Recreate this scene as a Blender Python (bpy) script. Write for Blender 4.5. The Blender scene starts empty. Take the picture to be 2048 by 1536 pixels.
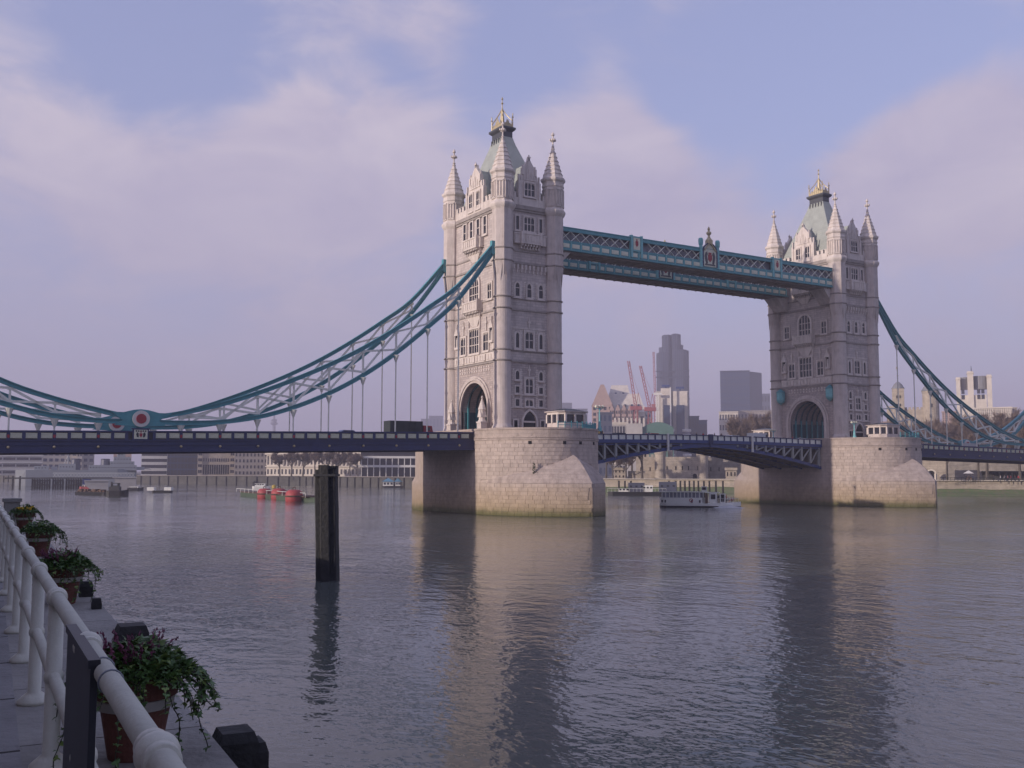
import bpy, bmesh, math, random
import numpy as np
from mathutils import Vector, Matrix
from math import sin, cos, pi, radians, sqrt, atan2, hypot

scene = bpy.context.scene
COL = scene.collection
random.seed(7)

# ------------------------------------------------------------------ camera
CAM = Vector((-90.7, -151.3, 6.85))
YAW, PITCH, ROLL, FPX = radians(58.47), radians(4.97), radians(0.06), 2011.0
_fw = Vector((cos(PITCH)*cos(YAW), cos(PITCH)*sin(YAW), sin(PITCH)))
_r0 = Vector((sin(YAW), -cos(YAW), 0)); _u0 = _r0.cross(_fw)
_R = _r0*cos(ROLL) + _u0*sin(ROLL); _U = -_r0*sin(ROLL) + _u0*cos(ROLL)
cd = bpy.data.cameras.new('camera'); cam = bpy.data.objects.new('camera', cd); COL.objects.link(cam)
cam.matrix_world = Matrix(((_R.x, _U.x, -_fw.x, CAM.x), (_R.y, _U.y, -_fw.y, CAM.y), (_R.z, _U.z, -_fw.z, CAM.z), (0, 0, 0, 1)))
cd.sensor_width = 36.0; cd.lens = FPX/2048*36.0; cd.clip_start = 0.05; cd.clip_end = 30000
scene.camera = cam

# ------------------------------------------------------------------ sky, sun, exposure
SUN_EL = radians(12.5); SUN_AZ_OFF = radians(0.5)
SKY_STRENGTH = 0.092
world = bpy.data.worlds.new('World'); scene.world = world; world.use_nodes = True
def build_world():
    nt = world.node_tree; N = nt.nodes; L = nt.links; N.clear()
    out = N.new('ShaderNodeOutputWorld'); bg = N.new('ShaderNodeBackground'); bg.inputs[1].default_value = SKY_STRENGTH
    L.new(bg.outputs[0], out.inputs[0])
    sky = N.new('ShaderNodeTexSky'); sky.sky_type = 'NISHITA'; sky.sun_disc = False
    sky.sun_elevation = SUN_EL; sky.sun_rotation = radians(270); sky.air_density = 1.0; sky.dust_density = 1.2; sky.ozone_density = 2.0
    tint = N.new('ShaderNodeMix'); tint.data_type = 'RGBA'; tint.blend_type = 'MULTIPLY'; tint.inputs[0].default_value = 1.0
    L.new(sky.outputs[0], tint.inputs[6]); tint.inputs[7].default_value = (1.3, 1.05, 1.1, 1)
    veil = N.new('ShaderNodeMix'); veil.data_type = 'RGBA'; veil.inputs[0].default_value = 0.50; L.new(tint.outputs[2], veil.inputs[6]); veil.inputs[7].default_value = VEIL   # thin high cirrus
    tc = N.new('ShaderNodeTexCoord')
    # layered cloud field, shaped by noise over the sky directions
    def noise(scale, detail, rough, off, stretch=(1, 1, 1.6)):
        mp = N.new('ShaderNodeMapping'); mp.inputs['Scale'].default_value = stretch; mp.inputs['Location'].default_value = off
        L.new(tc.outputs['Generated'], mp.inputs[0])
        n = N.new('ShaderNodeTexNoise'); n.inputs['Scale'].default_value = scale; n.inputs['Detail'].default_value = detail
        n.inputs['Roughness'].default_value = rough; n.inputs['Distortion'].default_value = 0.5
        L.new(mp.outputs[0], n.inputs[0]); return n.outputs[0]
    def math_(op, a, b=None, clamp=False):
        m = N.new('ShaderNodeMath'); m.operation = op; m.use_clamp = clamp
        for i, x in enumerate((a, b)):
            if x is None: continue
            if isinstance(x, (int, float)): m.inputs[i].default_value = x
            else: L.new(x, m.inputs[i])
        return m.outputs[0]
    big = noise(2.3, 5, 0.5, CLOUD_OFF); fine = noise(7.0, 10, 0.62, (1.7, 4.2, 0.4), (1, 1, 2.2))
    s = math_('ADD', math_('MULTIPLY_ADD' if False else 'ADD', math_('MULTIPLY', math_('SUBTRACT', big, 0.5), 0.30), 0.5), math_('MULTIPLY', math_('SUBTRACT', fine, 0.5), 0.85))
    nrm = N.new('ShaderNodeVectorMath'); nrm.operation = 'NORMALIZE'; L.new(tc.outputs['Generated'], nrm.inputs[0])
    for (px, py, rad, amt) in CLOUD_BANKS:           # broad cumulus banks
        d = (_fw + _R*((px-1024)/FPX) - _U*((py-768)/FPX)).normalized()
        dt = N.new('ShaderNodeVectorMath'); dt.operation = 'DOT_PRODUCT'; L.new(nrm.outputs[0], dt.inputs[0]); dt.inputs[1].default_value = d
        g = N.new('ShaderNodeMapRange'); g.interpolation_type = 'SMOOTHERSTEP'
        g.inputs[1].default_value = cos(rad); g.inputs[2].default_value = 1.0; g.inputs[3].default_value = 0.0; g.inputs[4].default_value = amt
        L.new(dt.outputs['Value'], g.inputs[0]); s = math_('ADD', s, g.outputs[0])
    sep = N.new('ShaderNodeSeparateXYZ'); L.new(nrm.outputs[0], sep.inputs[0])
    hz = N.new('ShaderNodeMapRange'); hz.interpolation_type = 'SMOOTHSTEP'
    hz.inputs[1].default_value = 0.0; hz.inputs[2].default_value = 0.20; hz.inputs[3].default_value = 0.10; hz.inputs[4].default_value = 0.0
    L.new(sep.outputs[2], hz.inputs[0]); s = math_('ADD', s, hz.outputs[0])
    cov = N.new('ShaderNodeMapRange'); cov.interpolation_type = 'SMOOTHSTEP'
    cov.inputs[1].default_value = CLOUD_LO; cov.inputs[2].default_value = CLOUD_HI; L.new(s, cov.inputs[0])
    covm = math_('MULTIPLY', cov.outputs[0], 0.95)
    ccol = N.new('ShaderNodeValToRGB'); cr = ccol.color_ramp
    cr.elements[0].position = 0.35; cr.elements[0].color = CLOUD_DARK
    cr.elements[1].position = 0.65; cr.elements[1].color = CLOUD_LITE
    shade = math_('ADD', math_('MULTIPLY', big, 0.45), math_('MULTIPLY', fine, 0.55)); L.new(shade, ccol.inputs[0])
    mx = N.new('ShaderNodeMix'); mx.data_type = 'RGBA'; L.new(covm, mx.inputs[0]); L.new(veil.outputs[2], mx.inputs[6]); L.new(ccol.outputs[0], mx.inputs[7])
    # level haze towards the horizon
    hh = N.new('ShaderNodeMapRange'); hh.interpolation_type = 'SMOOTHSTEP'
    hh.inputs[1].default_value = -0.02; hh.inputs[2].default_value = 0.36; hh.inputs[3].default_value = 0.85; hh.inputs[4].default_value = 0.0
    L.new(sep.outputs[2], hh.inputs[0])
    mh = N.new('ShaderNodeMix'); mh.data_type = 'RGBA'; L.new(hh.outputs[0], mh.inputs[0]); L.new(mx.outputs[2], mh.inputs[6]); mh.inputs[7].default_value = SKY_HAZE
    L.new(mh.outputs[2], bg.inputs[0])
HAZE_D = 0.00042
CLOUD_OFF = (3.1, 0.7, 2.2)
CLOUD_BANKS = [(560,335,.10,.26),(690,315,.11,.30),(820,335,.09,.24),(400,390,.11,.22),(270,410,.09,.18),(620,450,.16,.24),
               (1170,315,.10,.30),(1265,355,.09,.24),(1390,410,.09,.20),(1060,350,.09,.20),(1230,450,.14,.2),
               (1900,325,.11,.28),(1780,360,.09,.22),(2040,300,.11,.24),(1570,390,.10,.2),(1850,450,.15,.2),
               (800,85,.09,.12),(690,50,.08,.06),(900,115,.07,.09),(760,200,.07,-.16),(620,190,.06,-.08),(480,250,.05,-.05),(40,240,.10,.16),(1400,45,.07,.16),(230,330,.10,.12),(120,420,.14,.14),(420,60,.10,-.06),(200,120,.09,-.08),
               (1520,200,.15,-.22),(1040,165,.09,-.16),(350,170,.13,-.14),(1750,130,.12,-.12)]
CLOUD_LO, CLOUD_HI = 0.42, 0.90
CLOUD_DARK = (3.1, 2.85, 4.05, 1); CLOUD_LITE = (4.45, 4.0, 4.75, 1); SKY_HAZE = (2.75, 2.62, 3.8, 1); VEIL = (3.05, 3.3, 5.75, 1)
build_world()
sd = bpy.data.lights.new('sun', 'SUN'); sun = bpy.data.objects.new('sun', sd); COL.objects.link(sun)
sd.energy = 2.8; sd.angle = radians(0.6); sd.color = (1.0, 0.86, 0.76)
sdir = Vector((cos(SUN_EL)*cos(SUN_AZ_OFF), -cos(SUN_EL)*sin(SUN_AZ_OFF), -sin(SUN_EL)))
sun.rotation_euler = sdir.to_track_quat('-Z', 'Y').to_euler(); sun.location = (-200, 0, 200)
vs = scene.view_settings; vs.view_transform = 'Standard'; vs.look = 'None'; vs.gamma = 1.0; vs.use_curve_mapping = False; vs.exposure = 0.68
scene.cycles.max_bounces = 6; scene.cycles.volume_bounces = 0; scene.cycles.transparent_max_bounces = 6
scene.cycles.caustics_reflective = False; scene.cycles.caustics_refractive = False

# ------------------------------------------------------------------ materials
MAT = {}
def mat(name, col, rough=0.8, metal=0.0, var=0.15, scale=1.0, bump=0.0, bscale=8.0, brick=None, col2=None, rnd=0.0, stain=None, spec=None, grime=0.0):
    m = bpy.data.materials.new(name); m.use_nodes = True; nt = m.node_tree; N = nt.nodes; L = nt.links
    b = N['Principled BSDF']; b.inputs['Roughness'].default_value = rough; b.inputs['Metallic'].default_value = metal
    if spec is not None: b.inputs['Specular IOR Level'].default_value = spec
    tc = N.new('ShaderNodeTexCoord'); co = tc.outputs['Object']
    n1 = N.new('ShaderNodeTexNoise'); n1.inputs['Scale'].default_value = scale; n1.inputs['Detail'].default_value = 6; n1.inputs['Roughness'].default_value = 0.65
    L.new(co, n1.inputs[0])
    rp = N.new('ShaderNodeMapRange'); rp.inputs[1].default_value = 0.3; rp.inputs[2].default_value = 0.7; L.new(n1.outputs[0], rp.inputs[0])
    mx = N.new('ShaderNodeMix'); mx.data_type = 'RGBA'; L.new(rp.outputs[0], mx.inputs[0])
    c = tuple(col)+(1,); c2 = tuple(col2)+(1,) if col2 else tuple(x*(1-2*var) for x in col)+(1,)
    mx.inputs[6].default_value = c2; mx.inputs[7].default_value = c
    res = mx.outputs[2]; hgt = None
    def mixmul(a, fac, colr):
        q = N.new('ShaderNodeMix'); q.data_type = 'RGBA'; q.blend_type = 'MULTIPLY'
        if isinstance(fac, float): q.inputs[0].default_value = fac
        else: L.new(fac, q.inputs[0])
        L.new(a, q.inputs[6])
        if isinstance(colr, tuple): q.inputs[7].default_value = colr
        else: L.new(colr, q.inputs[7])
        return q.outputs[2]
    if brick:
        bw, bh, dk = brick
        sp = N.new('ShaderNodeSeparateXYZ'); L.new(co, sp.inputs[0])
        ad = N.new('ShaderNodeMath'); ad.operation = 'ADD'; L.new(sp.outputs[0], ad.inputs[0]); L.new(sp.outputs[1], ad.inputs[1])
        cb = N.new('ShaderNodeCombineXYZ'); L.new(ad.outputs[0], cb.inputs[0]); L.new(sp.outputs[2], cb.inputs[1])
        bt = N.new('ShaderNodeTexBrick'); bt.inputs['Scale'].default_value = 1.0; bt.inputs['Brick Width'].default_value = bw; bt.inputs['Row Height'].default_value = bh
        bt.inputs['Mortar Size'].default_value = 0.03; bt.inputs['Mortar Smooth'].default_value = 0.3
        bt.inputs['Color1'].default_value = (1, 1, 1, 1); bt.inputs['Color2'].default_value = (1-dk, 1-dk, 1-dk*0.9, 1); bt.inputs['Mortar'].default_value = (1-1.8*dk,)*3+(1,)
        L.new(cb.outputs[0], bt.inputs[0]); res = mixmul(res, 1.0, bt.outputs[0]); hgt = bt.outputs['Fac']
    if grime:                                             # rain streaks and soot
        mg = N.new('ShaderNodeMapping'); mg.inputs['Scale'].default_value = (1.1, 1.1, 0.13); L.new(co, mg.inputs[0])
        ng = N.new('ShaderNodeTexNoise'); ng.inputs['Scale'].default_value = 1.0; ng.inputs['Detail'].default_value = 7; ng.inputs['Roughness'].default_value = 0.7; L.new(mg.outputs[0], ng.inputs[0])
        rg = N.new('ShaderNodeMapRange'); rg.inputs[1].default_value = 0.48; rg.inputs[2].default_value = 0.74; rg.inputs[4].default_value = grime; L.new(ng.outputs[0], rg.inputs[0])
        res = mixmul(res, rg.outputs[0], (0.45, 0.41, 0.38, 1))
    if rnd:
        oi = N.new('ShaderNodeObjectInfo'); mr = N.new('ShaderNodeMapRange'); mr.inputs[3].default_value = 1-rnd; mr.inputs[4].default_value = 1+rnd*0.6
        L.new(oi.outputs['Random'], mr.inputs[0]); cb2 = N.new('ShaderNodeCombineXYZ')
        for i in range(3): L.new(mr.outputs[0], cb2.inputs[i])
        res = mixmul(res, 1.0, cb2.outputs[0])
    if stain:                                             # tide marks: mud and weed below the high-water line
        sp = N.new('ShaderNodeSeparateXYZ'); L.new(co, sp.inputs[0])
        ns = N.new('ShaderNodeTexNoise'); ns.inputs['Scale'].default_value = 0.5; ns.inputs['Detail'].default_value = 5; L.new(co, ns.inputs[0])
        for (za, zb, colr, amp) in stain:
            wob = N.new('ShaderNodeMath'); wob.operation = 'MULTIPLY_ADD'; L.new(ns.outputs[0], wob.inputs[0]); wob.inputs[1].default_value = amp; wob.inputs[2].default_value = -amp/2
            zz = N.new('ShaderNodeMath'); zz.operation = 'ADD'; L.new(sp.outputs[2], zz.inputs[0]); L.new(wob.outputs[0], zz.inputs[1])
            mr = N.new('ShaderNodeMapRange'); mr.interpolation_type = 'SMOOTHSTEP'; mr.inputs[1].default_value = za; mr.inputs[2].default_value = zb
            mr.inputs[3].default_value = 1.0; mr.inputs[4].default_value = 0.0; L.new(zz.outputs[0], mr.inputs[0])
            res = mixmul(res, mr.outputs[0], tuple(colr)+(1,))
    L.new(res, b.inputs['Base Color'])
    if bump:
        n2 = N.new('ShaderNodeTexNoise'); n2.inputs['Scale'].default_value = bscale; n2.inputs['Detail'].default_value = 5; L.new(co, n2.inputs[0])
        h = n2.outputs[0]
        if hgt:
            ma = N.new('ShaderNodeMath'); ma.operation = 'MULTIPLY_ADD'; L.new(hgt, ma.inputs[0]); ma.inputs[1].default_value = -0.8; L.new(h, ma.inputs[2]); h = ma.outputs[0]
        bp = N.new('ShaderNodeBump'); bp.inputs['Strength'].default_value = bump; bp.inputs['Distance'].default_value = 0.1
        L.new(h, bp.inputs['Height']); L.new(bp.outputs[0], b.inputs['Normal'])
    MAT[name] = m; return m

STAIN = [(3.0, 5.6, (0.90, 0.85, 0.74), 1.6), (0.9, 3.4, (0.85, 0.84, 0.73), 1.2), (0.1, 1.5, (0.34, 0.42, 0.24), 0.9)]
mat('stone', (0.63, 0.55, 0.51), 0.9, var=0.10, scale=0.6, bump=0.35, bscale=3, brick=(1.15, 0.44, 0.2), grime=0.5)
mat('stone_plain', (0.61, 0.535, 0.495), 0.9, var=0.10, scale=0.9, bump=0.3, bscale=5, grime=0.6)
mat('stone_trim', (0.72, 0.64, 0.585), 0.9, var=0.10, scale=1.2, bump=0.3, bscale=6, grime=0.6)
mat('stone_rough', (0.57, 0.485, 0.45), 0.95, var=0.12, scale=1.2, bump=0.6, bscale=3, brick=(0.9, 0.36, 0.22), grime=0.5)
mat('granite', (0.56, 0.465, 0.405), 0.9, var=0.14, scale=1.1, bump=0.4, bscale=4, rnd=0.08, stain=STAIN, grime=0.3)
mat('granite_joint', (0.42, 0.345, 0.30), 0.95, var=0.1, scale=1.0, stain=STAIN)
mat('granite_flat', (0.55, 0.455, 0.395), 0.9, var=0.16, scale=0.8, bump=0.4, bscale=4, brick=(1.6, 0.8, 0.12), stain=STAIN, grime=0.6)
mat('stone_soot', (0.40, 0.35, 0.32), 0.95, var=0.2, scale=1.0, bump=0.3, bscale=5)
mat('slate', (0.40, 0.43, 0.39), 0.6, var=0.12, scale=0.7, bump=0.3, bscale=2, brick=(0.6, 0.45, 0.07))
mat('lead', (0.07, 0.075, 0.085), 0.5, var=0.15)
mat('gold', (0.52, 0.43, 0.26), 0.45, 0.25, var=0.12, scale=6)
mat('teal', (0.075, 0.31, 0.35), 0.45, var=0.12, scale=0.9)
mat('teal_lite', (0.19, 0.50, 0.52), 0.5, var=0.12, scale=1.2)
mat('teal_dark', (0.02, 0.085, 0.105), 0.55, var=0.15, scale=1.2)
mat('pale_paint', (0.80, 0.80, 0.72), 0.5, var=0.1, scale=2)
mat('cream_paint', (0.74, 0.74, 0.58), 0.6, var=0.12, scale=3)
mat('truss_grey', (0.34, 0.35, 0.34), 0.6, var=0.12, scale=2)
mat('navy', (0.020, 0.033, 0.115), 0.45, var=0.15, scale=0.8)
mat('blue_paint', (0.03, 0.06, 0.20), 0.45, var=0.15, scale=0.8)
mat('red_paint', (0.34, 0.025, 0.04), 0.5, var=0.12)
mat('white_paint', (0.68, 0.66, 0.62), 0.5, var=0.08, scale=3)
mat('dark_glass', (0.035, 0.035, 0.045), 0.15, var=0.2, scale=0.7)
mat('grey_glass', (0.24, 0.25, 0.30), 0.2, var=0.2, scale=0.5)
mat('soffit', (0.30, 0.26, 0.22), 0.85, var=0.25, scale=0.7)
mat('asphalt', (0.06, 0.06, 0.062), 0.9, var=0.15)
mat('dark_metal', (0.035, 0.036, 0.04), 0.6, var=0.2)
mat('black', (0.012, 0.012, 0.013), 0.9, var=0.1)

# ------------------------------------------------------------------ mesh helpers
def V(*a): return Vector(a)
class MB:
    def __init__(s): s.v = []; s.f = []; s.mi = []; s.cur = 0
    def add(s, vs, fs):
        o = len(s.v); s.v += [tuple(p) for p in vs]; s.f += [tuple(i+o for i in f) for f in fs]; s.mi += [s.cur]*len(fs); return s
    def box(s, x0, x1, y0, y1, z0, z1):
        return s.add([(x0,y0,z0),(x1,y0,z0),(x1,y1,z0),(x0,y1,z0),(x0,y0,z1),(x1,y0,z1),(x1,y1,z1),(x0,y1,z1)],
                     [(3,2,1,0),(4,5,6,7),(0,1,5,4),(1,2,6,5),(2,3,7,6),(3,0,4,7)])
    def obox(s, c, a, b, d):
        c=Vector(c); P=[c+i*a+j*b+k*d for k in(-1,1) for j,i in((-1,-1),(-1,1),(1,1),(1,-1))]
        return s.add(P,[(3,2,1,0),(4,5,6,7),(0,1,5,4),(1,2,6,5),(2,3,7,6),(3,0,4,7)])
    def bar(s, p, q, w, h, up=Vector((0,0,1))):
        p=Vector(p); q=Vector(q); d=(q-p); l=d.length; d.normalize()
        side=d.cross(up)
        if side.length<1e-4: side=d.cross(Vector((1,0,0)))
        side.normalize(); n=side.cross(d)
        return s.obox((p+q)/2, d*l/2, side*w/2, n*h/2)
    def tube(s, p, q, r0, r1=None, n=6, cap=True):
        r1=r0 if r1 is None else r1; p=Vector(p); q=Vector(q); d=(q-p).normalized()
        a=d.cross(Vector((0,0,1)) if abs(d.z)<0.95 else Vector((1,0,0))).normalized(); b=d.cross(a)
        P=[]
        for c,r in((p,r0),(q,r1)): P+=[c+(a*cos(2*pi*i/n)+b*sin(2*pi*i/n))*r for i in range(n)]
        F=[(i,(i+1)%n,n+(i+1)%n,n+i) for i in range(n)]
        if cap: F+=[tuple(range(n-1,-1,-1)),tuple(range(n,2*n))]
        return s.add(P,F)
    def path(s, pts, rad, n=6, closed=False):
        for i in range(len(pts)-(0 if closed else 1)):
            a=rad[i] if isinstance(rad,(list,tuple)) else rad; b=rad[(i+1)%len(pts)] if isinstance(rad,(list,tuple)) else rad
            s.tube(pts[i],pts[(i+1)%len(pts)],a,b,n)
        return s
    def lathe(s, prof, c=(0,0), n=16, ph=0.0, sx=1.0, sy=1.0, cap=True):
        P=[]; k=len(prof)
        for r,z in prof: P+=[(c[0]+r*sx*cos(2*pi*i/n+ph), c[1]+r*sy*sin(2*pi*i/n+ph), z) for i in range(n)]
        F=[(j*n+i,j*n+(i+1)%n,(j+1)*n+(i+1)%n,(j+1)*n+i) for j in range(k-1) for i in range(n)]
        if cap: F+=[tuple(range(n-1,-1,-1)),tuple((k-1)*n+i for i in range(n))]
        return s.add(P,F)
    def poly(s, pts, vec):
        """extrude a planar outline by vec"""
        n=len(pts); vec=Vector(vec); A=[Vector(p) for p in pts]
        return s.add(A+[p+vec for p in A],[tuple(range(n-1,-1,-1)),tuple(range(n,2*n))]+[(i,(i+1)%n,n+(i+1)%n,n+i) for i in range(n)])
    def mesh(s, name, mats, off=(0,0,0), smooth=False, recalc=True):
        me=bpy.data.meshes.new(name); ox,oy,oz=off
        me.from_pydata([(x-ox,y-oy,z-oz) for x,y,z in s.v],[],s.f)
        for m in (mats if isinstance(mats,(list,tuple)) else [mats]): me.materials.append(MAT[m] if isinstance(m,str) else m)
        if any(s.mi): me.polygons.foreach_set('material_index', s.mi)
        if recalc:
            bm=bmesh.new(); bm.from_mesh(me); bmesh.ops.recalc_face_normals(bm,faces=bm.faces); bm.to_mesh(me); bm.free()
        if smooth: me.polygons.foreach_set('use_smooth',[True]*len(me.polygons))
        me.update(); return me
def link(name, me, parent=None, loc=None):
    o=bpy.data.objects.new(name,me); COL.objects.link(o)
    if parent is not None: o.parent=parent
    if loc is not None: o.location=loc
    return o
def props(o, label=None, cat=None, group=None, kind=None):
    for k,v in (('label',label),('category',cat),('group',group),('kind',kind)):
        if v: o[k]=v
    return o
def thing(name, label, cat, loc, group=None):
    o=bpy.data.objects.new(name,None); COL.objects.link(o); o.location=loc; o.empty_display_size=0.5
    return props(o,label,cat,group)
def part(T, name, mb, mats, smooth=False, label=None, kind=None):
    """a part whose mesh is written in the thing's world coordinates"""
    o=link(name, mb.mesh(name,mats,smooth=smooth), T, tuple(-x for x in T.location)); return props(o,label,None,None,kind)
def sub(P, name, mb, mats, smooth=False, kind=None):
    o=link(name, mb.mesh(name,mats,smooth=smooth), P); return props(o,None,None,None,kind)
def inst(parent, name, me, loc, scale=(1,1,1), rot=(0,0,0), rel=True):
    o=link(name,me,parent)
    L=Vector(loc)
    if rel and parent is not None and parent.parent is None: L=L-parent.location
    o.location=L; o.scale=scale; o.rotation_euler=rot; return o
def single(name, mb, mats, label, cat, loc=(0,0,0), group=None, smooth=False, kind=None):
    o=link(name, mb.mesh(name,mats,off=loc,smooth=smooth)); o.location=loc; return props(o,label,cat,group,kind)
def structure(name, mb, mats, smooth=False):
    o=link(name, mb.mesh(name,mats,smooth=smooth)); o['kind']='structure'; return o
def copy_tree(o, parent=None, loc=None, label=None, group=None):
    c=o.copy(); COL.objects.link(c); c.parent=parent
    if loc is not None: c.location=loc
    if label: c['label']=label
    if group: c['group']=group
    for ch in list(o.children): copy_tree(ch,c)
    return c
def ray(px,py): return _fw+_R*((px-1024)/FPX)-_U*((py-768)/FPX)
def spot(px,py,D):
    d=ray(px,py); return CAM+d*(D/hypot(d.x,d.y))
def wspot(px,py,z=0.0):
    d=ray(px,py); return CAM+d*((z-CAM.z)/d.z)
UNIT=None
# ------------------------------------------------------------------ river
def build_water():
    m=bpy.data.materials.new('river_water'); m.use_nodes=True; N=m.node_tree.nodes; L=m.node_tree.links; b=N['Principled BSDF']
    b.inputs['Base Color'].default_value=WATER_COL; b.inputs['Roughness'].default_value=0.06; b.inputs['IOR'].default_value=1.33
    geo=N.new('ShaderNodeNewGeometry')
    def nz(scale,detail,sx,sy,rot,rough=0.55):
        mp=N.new('ShaderNodeMapping'); mp.inputs['Scale'].default_value=(sx,sy,1); mp.inputs['Rotation'].default_value=(0,0,rot); L.new(geo.outputs['Position'],mp.inputs[0])
        n=N.new('ShaderNodeTexNoise'); n.inputs['Scale'].default_value=scale; n.inputs['Detail'].default_value=detail; n.inputs['Roughness'].default_value=rough; L.new(mp.outputs[0],n.inputs[0]); return n.outputs[0]
    a=nz(0.85,3,1.0,0.6,radians(25),0.55); sm=nz(2.8,2,1.0,0.7,radians(5),0.5); c=nz(0.12,2,1.0,0.5,radians(40)); d=nz(0.016,3,0.7,1.0,radians(10))
    mr=N.new('ShaderNodeMapRange'); mr.inputs[1].default_value=0.38; mr.inputs[2].default_value=0.62; mr.inputs[3].default_value=0.35; mr.inputs[4].default_value=1.35; L.new(d,mr.inputs[0])
    a2=N.new('ShaderNodeMath'); a2.operation='MULTIPLY_ADD'; L.new(sm,a2.inputs[0]); a2.inputs[1].default_value=0.34; L.new(a,a2.inputs[2])
    ad=N.new('ShaderNodeMath'); ad.operation='MULTIPLY_ADD'; L.new(c,ad.inputs[0]); ad.inputs[1].default_value=1.6; L.new(a2.outputs[0],ad.inputs[2])
    mu=N.new('ShaderNodeMath'); mu.operation='MULTIPLY'; L.new(ad.outputs[0],mu.inputs[0]); L.new(mr.outputs[0],mu.inputs[1])
    bp=N.new('ShaderNodeBump'); bp.inputs['Strength'].default_value=WATER_BUMP; bp.inputs['Distance'].default_value=0.16; L.new(mu.outputs[0],bp.inputs['Height']); L.new(bp.outputs[0],b.inputs['Normal'])
    MAT['water']=m
    w=MB(); S=9000; w.add([(-S,-S,0),(S,-S,0),(S,S,0),(-S,S,0)],[(0,1,2,3)])
    structure('river','' or w,'water')
WATER_COL=(0.092,0.104,0.094,1); WATER_BUMP=1.0
build_water()

# ------------------------------------------------------------------ bridge piers
ZT=13.6
def gothic(side=-1, n=22, tip=-26.9):
    a=-9.15-tip; R=(a*a+10.67**2)/(2*10.67); pts=[]
    for i in range(n+1):
        y=-9.15-a*sin(pi/2*i/n)*1.0 if i<n else tip
        x=10.67-R+sqrt(max(R*R-(y+9.15)**2,0)); pts.append((-x,y))
    return pts+[(-x,y) for x,y in reversed(pts[:-1])]
def ellip(n=22, b=12.6):
    return [(-10.67*cos(pi/2*i/n),-9.15-b*sin(pi/2*i/n)) for i in range(n+1)]+[(10.67*cos(pi/2*i/n),-9.15-b*sin(pi/2*i/n)) for i in range(n-1,-1,-1)]
LEDGE=5.0; KCAP=0.86
def arclen(pts):
    s=[0]
    for a,b in zip(pts,pts[1:]): s.append(s[-1]+hypot(b[0]-a[0],b[1]-a[1]))
    return s
def resample(pts,n):
    s=arclen(pts); out=[]
    for i in range(n+1):
        t=s[-1]*i/n; k=min(max(j for j in range(len(s)) if s[j]<=t+1e-9),len(pts)-2); u=(t-s[k])/(s[k+1]-s[k])
        out.append((pts[k][0]+(pts[k+1][0]-pts[k][0])*u, pts[k][1]+(pts[k+1][1]-pts[k][1])*u))
    return out
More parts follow.
